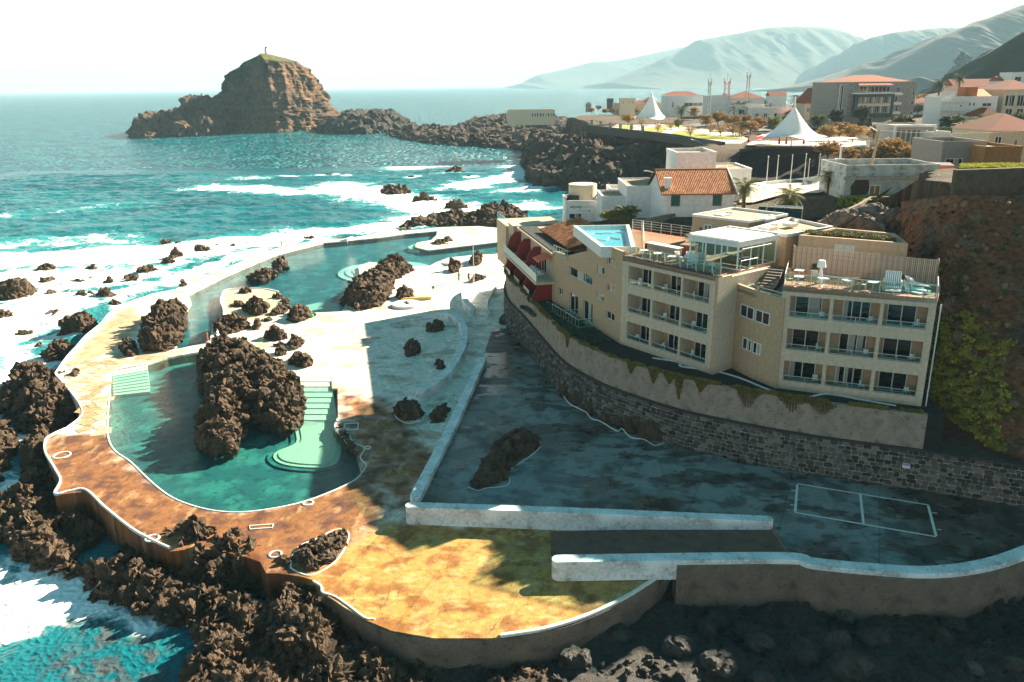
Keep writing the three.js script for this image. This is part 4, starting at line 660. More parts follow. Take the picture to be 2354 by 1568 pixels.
// red balconies
{
  const L = fRed.L;
  mesh('red_wing_wall', fRed.box(-1, L - 0.01, 9.8, 16.8, -0.5, 0), beige, hotel);
  mesh('balcony_slab', fRed.box(0.5, L + 0.3, 13.05, 13.35, 0.002, 2.5), beigeLight, hotel);
  glassRail(fRed, hotel, 0.6, L + 0.2, 13.4, 14.45, 2.4, 1.6, frostGlass);
  for (const s of [1.6, 7.6, 13.6, 19.4]) {
    const fin = (pts, t) => { const g = new THREE.ExtrudeGeometry(new THREE.Shape(pts.map(([d, y]) => V2(d, y))), { depth: t, bevelEnabled: false }), m = new THREE.Matrix4().makeBasis(V3(fRed.n[0], 0, fRed.n[1]), V3(0, 1, 0), V3(-fRed.e[0], 0, -fRed.e[1])); g.applyMatrix4(m); const p = fRed.at(s + t / 2, 0, 0); g.translate(p[0], 0, p[2]); return g; };
    if (s < 19) mesh('red_fin', fin([[0, 13.4], [2.3, 13.4], [1.7, 15.6], [0.9, 16.5], [0, 16.5]], 0.22), redWall, hotel);
    mesh('red_fin', fin([[0, 10.2], [2.6, 10.2], [2.6, 11.2], [1.9, 12.6], [1.5, 13.0], [0, 13.0]], 0.22), redWall, hotel);
    if (s < 19) windowIn(fRed, hotel, s + 0.8, s + 3.4, 13.5, 15.7, 0.06, 2, 'balcony_door');
  }
  for (const s of [1.9, 7.9, 13.9]) { mesh('red_balcony', fRed.box(s, s + 3.2, 10.2, 10.4, 0.003, 2.55), redWall, hotel); glassRail(fRed, hotel, s + 0.1, s + 3.1, 10.5, 11.4, 2.45, 1.1, frostGlass); windowIn(fRed, hotel, s + 0.5, s + 2.7, 10.45, 12.6, 0.06, 2, 'balcony_door'); }
  const aw = thing('awning', 'rolled out orange awning over the red balcony end', 'awning'), c = fRed.at(18.4, 16.05, 1.0); mesh('canvas', box(3.0, 0.07, 1.7, ...c, fRed.ry, 0.35), paint([0.75, 0.12, 0.03], 0.8), aw); const c2 = fRed.at(18.4, 15.72, 1.82); mesh('front_bar', box(3.0, 0.12, 0.1, ...c2, fRed.ry), paint([0.8, 0.3, 0.15]), aw);
  // roof over the wing: gravel border and tiled slope
  mesh('roof_edge', slab([fRed.at(0, 0, 0.3), fRed.at(L, 0, 0.3), fRed.at(L, 0, -9), fRed.at(0, 0, -9)].map((p) => [p[0], p[2]]), 16.6, 16.88), beige, hotel);
  mesh('roof_gravel', slab([fRed.at(0.4, 0, 0), fRed.at(L - 0.3, 0, 0), fRed.at(L - 0.3, 0, -2.6), fRed.at(0.4, 0, -2.6)].map((p) => [p[0], p[2]]), 16.885, 16.98), stained([0.05, 0.06, 0.055], 0.95, 0.6, 0.1), hotel);
  const O = fRed.at(5.8, 18.75, -7.6), E = fRed.at(L - 0.6, 18.75, -7.6), D = fRed.at(5.8, 17.3, -1.8);
  tileRoof(hotel, O, [E[0] - O[0], 0, E[2] - O[2]], [D[0] - O[0], D[1] - O[1], D[2] - O[2]], 20, 12, tileMats, 15, 240);
  mesh('end_wall', fRed.cut([[L - 0.55, 17.1], [L - 0.3, 17.1], [L - 0.3, 18.7], [L - 0.55, 18.7]], [], -8.6, -4.5), rimWhite, hotel);
  // far corner block
  mesh('corner_block', fRed.box(-4.5, -0.9, 9.8, 16.7, -4.2, 0.6), beige, hotel); mesh('corner_parapet', fRed.box(-4.6, -0.8, 16.7, 16.95, -4.3, 0.7), beigeLight, hotel); windowIn(fRed, hotel, -3.4, -2.2, 14.2, 15.6, 0.63, 2);
  mesh('far_roof_terrace', slab([fRed.at(-12, 0, 1.0), fRed.at(-4.7, 0, 1.0), fRed.at(-4.7, 0, -8), fRed.at(-12, 0, -8)].map((p) => [p[0], p[2]]), 9.8, 16.3), beige, hotel);
  glassRail(fRed, hotel, -11.8, -4.8, 16.35, 17.5, 0.9, 1.4);
}
// main roof terrace and pavilion
{
  mesh('roof_terrace', slab([C0, C1, M1, [21.6, -74.9], [26.6, -78.6], [28, -84], [20, -93], [14.8, -98.8], [13.3, -84.1]], 19.5, FLOOR), woodDeck, hotel);
  mesh('roof_gutter', fF.box(0.05, fF.L - 0.02, 19.9, 19.99, -0.5, -0.004), dark, hotel);
  const rail = mesh('roof_railing', [fF.rod(0.4, 21.05, -0.45, fF.L - 0.2, 21.05, -0.45, 0.03)], steel, hotel);
  for (let k = 0; k <= 12; k++) { const s = mix(0.4, fF.L - 0.2, k / 12); mesh('post', fF.rod(s, FLOOR, -0.45, s, 21.05, -0.45, 0.03), steel, rail); if (k > 2 && k % 2) mesh('brace', fF.rod(s, 20.7, -0.45, s + 0.5, FLOOR + 0.02, -0.1, 0.025), steel, rail); if (k < 12) mesh('glass_panel', fF.box(s + 0.05, s + (fF.L - 0.6) / 12 - 0.05, FLOOR + 0.08, 21.0, -0.458, -0.442), clearGlass, rail); }
  const fp = facade([13.2, -84.3], [15.2, -97.5]); glassRail(fp, hotel, 0.5, fp.L, FLOOR + 0.1, 21.1, 0.9, 1.2);
  const fb2 = facade([15, -98.6], [21, -92.8]), rl = mesh('cable_railing', [0.3, 0.6, 0.9, 1.2].map((h) => fb2.rod(0, FLOOR + h, 0, fb2.L, FLOOR + h, 0, 0.025)), steel, hotel); for (let k = 0; k <= 6; k++) mesh('post', fb2.rod(fb2.L * k / 6, FLOOR, 0, fb2.L * k / 6, FLOOR + 1.2, 0, 0.035), steel, rl);
  const Q = [[21.5, -74.9], [26.3, -78.4], [22.5, -82.7], [17.7, -79.0]], p = (k) => Q[k % 4], roofPale = grained([0.80, 0.80, 0.79], 0.6, 0.3), fas = grained([0.70, 0.72, 0.72], 0.6);
  const pav = mesh('pavilion_roof', [slab(grow(Q, 0.12), 22.25, 22.7), slab(grow(Q, -0.1), 22.7, 22.76)], fas, hotel); mesh('roof_canvas', slab(grow(Q, -0.5), 22.762, 22.8), roofPale, pav); mesh('roof_track', [bar(p(1), p(2), 0.35, 22.77, 22.9), bar(p(2), p(3), 0.2, 22.77, 22.86)], fas, pav);
  for (const [a, b, n, out] of [[3, 0, 3, 1], [0, 1, 3, 1], [2, 3, 3, 1], [1, 2, 3, 1]]) { const f = facade(p(a), p(b)); windowIn(f, hotel, 0.05, f.L - 0.05, FLOOR + 0.02, 22.24, -0.1, n, 'pavilion_glazing', clearGlass, 0.12); }
  const fg = facade(Q[0], Q[1]); mesh('gutter_pipe', fg.rod(0.2, 22.0, 0.25, 4.6, 22.0, 0.25, 0.05), rimWhite, hotel); glassRail(fg, hotel, 0.1, 2.6, 20.0, 20.9, 0.3, 1.2);
  // rooms behind
  const rear = [[20.5, -90.5], [25.4, -85.5], [31, -90], [26.4, -95.5]], rim = (poly, y0, y1, m) => mesh('parapet', slab(poly, y0, y1, [grow(poly, -0.3)]), m, hotel);
  mesh('rear_room', slab(rear, 19.6, 22.7), grained([0.46, 0.35, 0.25], 0.9), hotel); rim(grow(rear, 0.08), 22.7, 22.95, rimWhite);
  { const f = facade(rear[0], rear[1]); windowIn(f, hotel, 1.6, 2.6, 20.2, 22.0, 0.05, 2, 'door'); windowIn(f, hotel, 4.2, 5.0, 20.6, 21.8, 0.05, 2); mesh('wall_lamp', f.box(1.1, 1.3, 21.3, 21.6, 0.01, 0.12), dark, hotel); mesh('wall_lamp', f.box(3.2, 3.4, 21.3, 21.6, 0.01, 0.12), dark, hotel); }
  const rear2 = [[24.2, -82.2], [27.4, -79.2], [33.6, -83.5], [31.2, -89.6]]; mesh('rear_room', slab(rear2, 18.4, 22.3), tanWall, hotel); rim(grow(rear2, 0.08), 22.3, 22.6, rimWhite);
  for (const [x, z, s] of [[26.5, -82.5, 1], [29.5, -84.5, 0.8], [28, -88, 1.1], [24, -91, 1]]) mesh('roof_vent', [box(1.4 * s, 0.35, 1.4 * s, x, 22.65, z, 0.6), box(0.5 * s, 0.6, 0.5 * s, x + 0.9, 22.7, z - 0.8, 0.6)], rimWhite, hotel);
  const sh = [[28.4, -78.6], [36.8, -73.6], [38, -79], [33.4, -82.5]]; mesh('shutter_room', slab(sh, 17.5, 22.35), beige, hotel); mesh('roof_planter', slab(sh, 22.36, 22.6, [grow(sh, -0.35)]), beige, hotel);
  const fs = facade(sh[0], sh[1]), s2 = mesh('shutter', [fs.box(3.4, 4.3, 20.6, 22.0, 0.004, 0.06), fs.box(4.34, 5.24, 20.6, 22.0, 0.004, 0.06)], grained([0.60, 0.68, 0.68], 0.6), hotel); for (let k = 0; k < 9; k++) mesh('slat', [fs.box(3.46, 4.24, 20.7 + k * 0.14, 20.78 + k * 0.14, 0.061, 0.085), fs.box(4.4, 5.18, 20.7 + k * 0.14, 20.78 + k * 0.14, 0.061, 0.085)], grained([0.60, 0.68, 0.68], 0.6), s2);
}
// second roof terrace with the slat fence
{
  const T = [R0, R1, [37.2, -67.7], [26.6, -75.1]], fa = facade([26.7, -74.7], [36.7, -67.9]), fence = mesh('slat_fence', [fa.box(0, fa.L, 20.4, 20.48, -0.12, -0.06), fa.box(0, fa.L, 21.7, 21.78, -0.12, -0.06), fa.box(-0.12, 0, FLOOR, 22.35, -0.14, 0.05), fa.box(fa.L, fa.L + 0.12, FLOOR, 22.35, -0.14, 0.05)], paint([0.30, 0.20, 0.13], 0.85), hotel);
  mesh('roof_terrace', slab(T, 19.5, FLOOR), woodDeck, hotel);
  const sm = [[0.44, 0.33, 0.25], [0.38, 0.27, 0.20], [0.49, 0.38, 0.30]].map((c) => paint(c, 0.85)), n = 78; for (let k = 0; k < n; k++) mesh('slat', fa.box(fa.L * k / n + 0.02, fa.L * (k + 1) / n - 0.025, FLOOR + 0.05, 22.25, -0.058, -0.028), sm[(k * 7) % 3], fence);
  const fs = facade(R1, [37.0, -67.9]); const g2 = mesh('slat_fence', fs.box(0, 0.1, FLOOR, 21.0, -0.1, 0), sm[0], hotel); glassRail(fs, hotel, 0.1, fs.L, FLOOR + 0.08, 21.0, -0.1, 1.1);
  const rail = glassRail(fR, hotel, 0.1, fR.L - 0.05, FLOOR + 0.1, 21.0, -0.15, 1.1); const fl = facade([25.9, -74], R0); glassRail(fl, hotel, 0.3, fl.L - 0.2, FLOOR + 0.1, 21.0, -0.1, 1.1);
  mesh('gravel_bed', slab([fa.at(2.2, 0, 0.3), fa.at(8, 0, 0.3), fa.at(8, 0, 1.5), fa.at(2.0, 0, 1.3)].map((p) => [p[0], p[2]]), FLOOR + 0.004, FLOOR + 0.06), stained([0.04, 0.045, 0.05], 0.9, 0.6, 0.05), hotel);
  mesh('gravel_edge', tubeAlong([fa.at(2.1, 19.98, 0.6), fa.at(4, 19.98, 1.05), fa.at(6, 19.98, 1.0), fa.at(8, 19.98, 1.3)], 0.09), rimWhite, hotel);
  mesh('drain_pipe', [rod([35.3, 10.4, -63.75], [35.3, 19.4, -63.75], 0.06)], rimWhite, hotel);
}

// ================================================================ LAND: village plateau, hill, headland, island, mountains
const A3 = (px, py, h) => { const p = on(px, py, h); return [p.x, p.z, h]; };
const ANCHORS = [A3(1345, 290, 18.5), A3(1420, 299, 18.5), A3(1500, 306, 18.5), A3(1600, 318, 18.5), A3(1665, 332, 18.5), A3(1500, 280, 18.5), A3(1600, 285, 18.5), A3(1700, 300, 18.8), A3(1950, 276, 21), A3(1830, 285, 19.5), A3(2060, 292, 22), A3(2170, 292, 23.5), A3(2260, 292, 24), A3(2330, 262, 26), A3(1750, 338, 21.5), A3(1850, 340, 21.5), A3(1980, 342, 21.5), A3(1760, 428, 15.5), A3(1850, 428, 15.5), A3(1700, 440, 16.5), A3(1930, 436, 18), A3(1960, 400, 18), A3(1600, 496, 20.5), A3(1690, 492, 20.5), A3(1470, 495, 19), A3(2000, 455, 22), A3(2110, 440, 22.5), A3(2070, 400, 20), A3(2060, 350, 21), A3(2140, 345, 21.5), [52, -80, 27], [60, -78, 27.2], [47, -79, 27], [44, -78, 27], [58, -84, 27.3], A3(2240, 392, 27.2), A3(2330, 392, 27.2), A3(1850, 500, 20.5), A3(1420, 508, 17.5), [4, -126, 15.5], [12, -106, 17.5], [26, -95, 19.4], [110, -80, 38], [160, -150, 36], [240, -220, 40], [320, -420, 45], [200, -420, 24], [120, -560, 19], [60, -520, 18]];
const COAST = [...[[1385, 508, 17], [1398, 445, 15.5], [1470, 428, 14], [1570, 408, 12], [1625, 362, 15], [1665, 334, 18.5], [1560, 314, 18.5], [1450, 302, 18.5], [1345, 290, 18.5], [1290, 282, 15], [1330, 272, 16], [1420, 263, 18], [1500, 257, 18]].map((p) => A3(...p).slice(0, 2)), [60, -600], [200, -640], [520, -560], [520, -60], [112, -60], [66, -68], [47, -73.4], [41.4, -74.2], [42.6, -88], [49, -98.5], [44, -101], [38, -101], [31, -97.5], [24, -96], [14, -102], [8, -112], [3, -124]];
function levelAt(x, z) { let s = 0, w = 0; for (const [ax, az, h] of ANCHORS) { const d2 = (ax - x) ** 2 + (az - z) ** 2 + 3, k = 1 / (d2 * d2); s += h * k; w += k; } return s / w; }
function landAt(x, z) {
  const inside = within(x, z, COAST), d = lineDist(x, z, COAST, true), sea = x < 12 || z < -112, n = fbm(x * 0.09, 3, z * 0.09, 4);
  if (!inside) return sea ? -4 + 0 * d : -6;
  const k = sea ? smooth(0.2, 5.5, d + n * 4) : smooth(0, 0.8, d);
  return mix(-4, levelAt(x, z), k) + n * 0.35 * k + (1 - k) * k * n * 16;
}
function land(px, py) { const d = sight(px, py); let t0 = 60, t1 = 60; for (let t = 60; t < 900; t += 1.5) { const x = d[0] * t, y = EYE + d[1] * t, z = d[2] * t; if (within(x, z, COAST) && y <= levelAt(x, z)) { t1 = t; t0 = t - 1.5; break; } t1 = t; } for (let k = 0; k < 12; k++) { const m = (t0 + t1) / 2; if (EYE + d[1] * m <= levelAt(d[0] * m, d[2] * m)) t1 = m; else t0 = m; } return V3(d[0] * t1, levelAt(d[0] * t1, d[2] * t1), d[2] * t1); }
const soilTex = texture(1024, 1024, (u, v) => { const a = tileF(u, v, 7, 5, 91), b = tileF(u, v, 46, 3, 95); let c = mix3([0.15, 0.095, 0.055], [0.08, 0.055, 0.035], smooth(-0.1, 0.25, a)); c = mix3(c, [0.14, 0.13, 0.035], smooth(0.0, 0.3, tileF(u, v, 9, 4, 99)) * 0.7); const k = 0.8 + b * 0.9; return [c[0] * k, c[1] * k, c[2] * k]; });
{
  const x0 = -12, x1 = 420, z0 = -78, z1 = -640, nx = 250, nz = 330, pos = [], uv = [], idx = [], zs = (t) => z0 + (z1 - z0) * Math.pow(t, 1.35), xs = (t) => x0 + (x1 - x0) * Math.pow(t, 1.3);
  for (let j = 0; j <= nz; j++) for (let i = 0; i <= nx; i++) { const x = xs(i / nx), z = zs(j / nz); pos.push(x, landAt(x, z), z); uv.push(x, z); }
  for (let j = 0; j < nz; j++) for (let i = 0; i < nx; i++) { const a = j * (nx + 1) + i, b = a + nx + 1; idx.push(a, a + 1, b, b, a + 1, b + 1); }
  const g = new THREE.BufferGeometry(); g.setAttribute('position', new THREE.Float32BufferAttribute(pos, 3)); g.setAttribute('uv', new THREE.Float32BufferAttribute(uv, 2)); g.setIndex(idx); g.computeVertexNormals();
  structure(mesh('village_terrain', g, paint([1, 1, 1], 0.95, { map: tiled(soilTex, 0.05), bumpMap: tiled(rockBump, 0.12), bumpScale: 0.5 }))).userData.label = 'earth and rock plateau of the coastal village';
}
// sheets laid over the land: lawns, roads, plazas
function drape(name, label, px, mat, up = 0.25, step = 2) {
  const poly = px.map(([x, y]) => { const p = land(x, y); return [p.x, p.z]; }), g0 = sheet(poly, 0), out = [];
  let tris = []; { const g = g0.index ? g0.toNonIndexed() : g0, p = g.attributes.position; for (let k = 0; k < p.count; k += 3) tris.push([0, 1, 2].map((i) => [p.getX(k + i), p.getZ(k + i)])); }
  for (let pass = 0; pass < 5; pass++) { const nx = []; for (const t of tris) { const L = [0, 1, 2].map((i) => Math.hypot(t[i][0] - t[(i + 1) % 3][0], t[i][1] - t[(i + 1) % 3][1])), m = Math.max(...L); if (m < step * 3) { nx.push(t); continue; } const i = L.indexOf(m), a = t[i], b = t[(i + 1) % 3], c = t[(i + 2) % 3], q = [(a[0] + b[0]) / 2, (a[1] + b[1]) / 2]; nx.push([a, q, c], [q, b, c]); } tris = nx; }
  const pos = [], uv = []; for (const t of tris) for (const [x, z] of t) { pos.push(x, levelAt(x, z) + up + fbm(x * 0.09, 3, z * 0.09, 4) * 0.35, z); uv.push(x, z); }
  const g = new THREE.BufferGeometry(); g.setAttribute('position', new THREE.Float32BufferAttribute(pos, 3)); g.setAttribute('uv', new THREE.Float32BufferAttribute(uv, 2)); g.computeVertexNormals(); { const nn = g.attributes.normal; for (let k = 0; k < nn.count; k++) if (nn.getY(k) < 0) nn.setXYZ(k, -nn.getX(k), -nn.getY(k), -nn.getZ(k)); }
  structure(mesh(name, g, mat)).userData.label = label; return poly;
}
const lawnMat = paint([0.34, 0.36, 0.035], 0.95, { map: tiled(stainTex, 0.12), bumpMap: tiled(rockBump, 0.3), bumpScale: 0.1 }), pathMat = grained([0.62, 0.54, 0.42], 0.9, 0.1), asphalt = grained([0.10, 0.095, 0.09], 0.9, 0.1), plazaMat = grained([0.66, 0.60, 0.50], 0.85, 0.1);
drape('park_path', 'pale paved paths of the cliff top park', [[1400, 297], [1470, 311], [1580, 326], [1664, 331], [1720, 322], [1700, 308], [1600, 296], [1500, 284], [1420, 286]], pathMat);
drape('lawn', 'sunlit lawn at the front of the park', [[1536, 312], [1560, 302], [1620, 310], [1700, 318], [1712, 324], [1640, 322], [1580, 318]], lawnMat, 0.4);
drape('lawn', 'lawn beside the playground of the park', [[1460, 301], [1500, 295], [1540, 293], [1520, 306], [1490, 307]], lawnMat, 0.4);
drape('lawn', 'small lawn by the park pillars', [[1425, 292], [1455, 290], [1460, 296], [1430, 298]], lawnMat, 0.4);
drape('lawn', 'lawn strip behind the park palm', [[1520, 290], [1565, 288], [1570, 294], [1545, 294]], lawnMat, 0.4);
drape('road', 'asphalt road through the village behind the park', [[1560, 292], [1640, 294], [1720, 305], [1800, 300], [1900, 290], [2000, 292], [2000, 284], [1880, 282], [1780, 290], [1700, 294], [1600, 284]], asphalt, 0.3);
drape('plaza', 'bright concrete forecourt with the flagpoles', [[1700, 432], [1760, 424], [1850, 416], [1905, 412], [1912, 440], [1880, 448], [1800, 452], [1730, 470], [1700, 470]], plazaMat, 0.3);
drape('road', 'curving street from the forecourt to the glass pavilion', [[1900, 412], [1980, 380], [2060, 355], [2140, 352], [2150, 362], [2060, 372], [1990, 400], [1915, 440]], asphalt, 0.3);
drape('lawn', 'bright grass in front of the ruined house', [[1930, 462], [1985, 450], [2050, 447], [2050, 451], [2005, 454], [1960, 464]], lawnMat, 0.45);
drape('lawn', 'bright grass field on top of the hill', [[2203, 433], [2205, 412], [2354, 406], [2420, 404], [2420, 428], [2354, 429]], lawnMat, 0.5);
drape('embankment', 'green shaded embankment under the red parasols', [[1690, 418], [1700, 356], [1760, 346], [1900, 346], [1930, 360], [1900, 410], [1760, 420]], paint([0.075, 0.085, 0.03], 0.95, { map: tiled(soilTex, 0.2), bumpMap: tiled(rockBump, 0.3), bumpScale: 0.4 }), 0.5);
drape('plaza', 'paved terrace of the red parasols', [[1716, 338], [1760, 328], [1990, 330], [1990, 346], [1900, 344], [1760, 345]], plazaMat, 0.6);
// --- hill behind the hotel
{
  const B = [[27.5, 20, -86.5], [31, 18.5, -85.5], [34, 17, -83.5], [36, 15.5, -81], [37.6, 14, -79], [38.4, 12.5, -74.5], [37.6, 9.6, -66.5], [41, 7.5, -59.4], [56, 7.5, -54.6], [90, 7.5, -46]];
  const T = [...[A3(1893, 528, 20.4), A3(1930, 500, 21), A3(1975, 472, 21.8), A3(2030, 456, 22)].map(([x, z, h]) => [x, h, z]), [49.5, 22.4, -99], [42.6, 24.4, -88], [41.2, 27, -74], [47, 27.1, -73], [66, 32, -67], [112, 42, -59]];
  const cb = new THREE.CatmullRomCurve3(B.map((p) => V3(...p)), false, 'catmullrom', 0.3), ct = new THREE.CatmullRomCurve3(T.map((p) => V3(...p)), false, 'catmullrom', 0.3), nu = 220, nv = 130, pos = [], uv = [], idx = [], col = [];
  for (let j = 0; j <= nv; j++) for (let i = 0; i <= nu; i++) {
    const u = i / nu, v = j / nv, a = cb.getPoint(u), b = ct.getPoint(u), y = mix(a.y, b.y, v), k = Math.pow(v, 1.35), x = mix(a.x, b.x, k), z = mix(a.z, b.z, k), e = Math.sin(Math.PI * v);
    const n = (0.25 - billow(x * 0.16, y * 0.16, z * 0.16, 4)) * 4.2 * e, n2 = (0.2 - billow(x * 0.7 + 3, y * 0.7, z * 0.7, 3)) * 1.1 * Math.min(1, e * 3);
    pos.push(x - (n + n2) * 0.45, y + n2 * 0.3, z + (n + n2) * 0.7); uv.push(x * 0.8 + y * 0.5, z * 0.6 - y * 0.8);
    const g = smooth(0.02, 0.22, fbm(x * 0.22, y * 0.3, z * 0.22, 4)), r = smooth(0.0, 0.3, fbm(x * 0.3 + 9, y * 0.2, z * 0.3, 4)); let c = mix3([0.36, 0.165, 0.085], [0.20, 0.125, 0.085], r); c = mix3(c, [0.20, 0.18, 0.035], g * smooth(14, 9, y - u * 2)); c = mix3(c, [0.34, 0.28, 0.22], smooth(0.1, 0.3, fbm(x * 0.4, y * 0.4 + 20, z * 0.4, 3)) * 0.6); col.push(...c);
  }
  for (let j = 0; j < nv; j++) for (let i = 0; i < nu; i++) { const a = j * (nu + 1) + i, b = a + nu + 1; idx.push(a, a + 1, b, b, a + 1, b + 1); }
  const g = new THREE.BufferGeometry(); g.setAttribute('position', new THREE.Float32BufferAttribute(pos, 3)); g.setAttribute('uv', new THREE.Float32BufferAttribute(uv, 2)); g.setAttribute('color', new THREE.Float32BufferAttribute(col, 3)); g.setIndex(idx); g.computeVertexNormals();
  structure(mesh('hillside', g, new THREE.MeshStandardMaterial({ vertexColors: true, map: tiled(rockTex, 0.3), bumpMap: tiled(rockBump, 0.5), bumpScale: 0.2, roughness: 0.95 }))).userData.label = 'steep brown earth and rock hillside beside the hotel';
  // boulders lodged in the slope: the big ones one by one, the stones between as one mass
  const rnd = random(404), hillPoint = (u, v) => { const i = Math.round(u * nu), j = Math.round(v * nv), k = (j * (nu + 1) + i) * 3; return [pos[k], pos[k + 1], pos[k + 2]]; };
  const stoneMat = paint([0.27, 0.185, 0.12], 0.95, { map: tiled(rockTex, 0.4), bumpMap: tiled(rockBump, 0.6), bumpScale: 0.1 });
  const where = ['just under the grass field', 'below the bright grass edge', 'in the red earth of the slope', 'beside the fallen slab', 'half way down the slope', 'near the picture edge', 'above the green shrubs', 'behind the slat fence', 'next to the pale rock face', 'under the retaining wall', 'in the middle of the slope', 'low on the slope by the hotel corner'], look = ['pale angular', 'rounded brown', 'ochre'], size = ['of the upper tier', 'of the middle tier', 'of the lower tier'];
  for (let k = 0; k < 34; k++) { const u = 0.3 + rnd() * 0.42, v = 0.9 - 0.28 * Math.floor(k / 12) - rnd() * 0.26, p = hillPoint(u, v), r = 0.35 + rnd() * rnd() * 0.8; if (k < 34) tag(mesh('hill_boulder', rockGeo([[p[0], p[1], p[2], r, r * (0.7 + rnd() * 0.6), r * 0.8]], 0.5, 0.6), stoneMat), look[k % 3] + ' boulder ' + size[Math.floor(k / 12)] + ' lodged ' + where[k % 12], 'boulder', 'boulders in the hillside'); }
  const bit = ico(1).clone(); bit.computeVertexNormals(); plain(bit); const inst = new THREE.InstancedMesh(plain(bit), stoneMat, 900), M = new THREE.Matrix4(), cc = new THREE.Color();
  for (let k = 0; k < 900; k++) { const p = hillPoint(0.15 + rnd() * 0.7, 0.03 + rnd() * 0.95), s = 0.08 + rnd() * rnd() * 0.35; M.compose(V3(...p), new THREE.Quaternion().setFromEuler(new THREE.Euler(rnd() * 6, rnd() * 6, rnd() * 6)), V3(s, s * (0.5 + rnd() * 0.5), s * (0.6 + rnd() * 0.5))); inst.setMatrixAt(k, M); const b = 0.5 + rnd() * 0.7; inst.setColorAt(k, cc.setRGB(b, b * (0.85 + rnd() * 0.2), b * (0.75 + rnd() * 0.25))); }
  inst.name = 'hill_stones'; inst.userData = { kind: 'stuff', label: 'small stones scattered over the hillside' }; scene.add(inst);
  // smooth pale rock face
  { const c = away(1985, 520, -90); tag(mesh('rock_outcrop', rockGeo([[c.x, c.y - 1.2, c.z - 2, 5.4, 3.0, 2.2], [c.x + 3.6, c.y - 1.6, c.z - 2, 3.4, 3.4, 1.8], [c.x - 3, c.y - 2.4, c.z - 1, 3, 2.2, 2]], 0.7, 1.2), stained([0.24, 0.20, 0.17], 0.95, 0.3, 0.1)), 'smooth pale rock face under the retaining wall', 'rock'); }
  var hillAt = hillPoint;
}
// --- lava headland under the park and far rocks
const cliffMat = paint([0.115, 0.085, 0.062], 0.95, { map: tiled(rockTex, 0.07), bumpMap: tiled(rockBump, 0.12), bumpScale: 0.6 });
const headland = (label, px, h, r, seed, fill = 1.1, mat = cliffMat) => tag(mesh('lava_headland', rockGeo(heap(onAll(px, 0), -1, h, r, seed, fill), 1.1, 0.9, -1), mat), label, 'cliff', 'lava cliffs of the far shore');
headland('dark cliff falling from the park wall to the bay', [[1225, 405], [1245, 428], [1330, 436], [1400, 448], [1470, 440], [1560, 430], [1560, 405], [1480, 392], [1400, 372], [1300, 372], [1230, 385]], 17, 9, 201, 1.4);
headland('brown lava slopes at the corner of the bay', [[1215, 345], [1222, 395], [1300, 400], [1390, 392], [1350, 352], [1300, 340], [1240, 335]], 15, 8, 202, 1.3);
headland('low jagged lava tongue reaching out below the island', [[890, 312], [940, 322], [1000, 332], [1070, 336], [1140, 340], [1215, 345], [1260, 345], [1300, 332], [1290, 318], [1200, 310], [1100, 306], [1000, 305], [930, 306]], 8, 6, 203, 1.2);
headland('higher lava crest carrying the grey shore building', [[1040, 305], [1100, 310], [1200, 316], [1300, 325], [1345, 320], [1345, 300], [1280, 292], [1180, 290], [1090, 292]], 13, 8, 204, 1.2);
headland('black rocks at the foot of the park cliff', [[1218, 395], [1228, 412], [1260, 428], [1330, 432], [1330, 424], [1260, 415]], 5, 5, 205, 1);
headland('low rock shelf on the seaward side of the island', [[305, 314], [330, 318], [400, 316], [470, 312], [480, 300], [440, 292], [370, 296], [325, 305]], 22, 12, 206, 1.2, paint([0.20, 0.135, 0.085], 0.95, { map: tiled(rockTex, 0.05), bumpMap: tiled(rockBump, 0.1), bumpScale: 0.8 }));
headland('rock shoulder joining the shelf to the island', [[405, 314], [480, 312], [520, 308], [500, 296], [450, 292], [415, 298]], 34, 13, 216, 1.3, paint([0.17, 0.115, 0.075], 0.95, { map: tiled(rockTex, 0.05), bumpMap: tiled(rockBump, 0.1), bumpScale: 0.8 }));
headland('dark ridged islet beside the island', [[738, 304], [790, 309], [850, 308], [910, 303], [948, 298], [935, 290], [880, 288], [800, 292], [745, 298]], 17, 8, 207, 1.3, paint([0.085, 0.072, 0.06], 0.9, { map: tiled(rockTex, 0.05), bumpMap: tiled(rockBump, 0.1), bumpScale: 0.8 }));
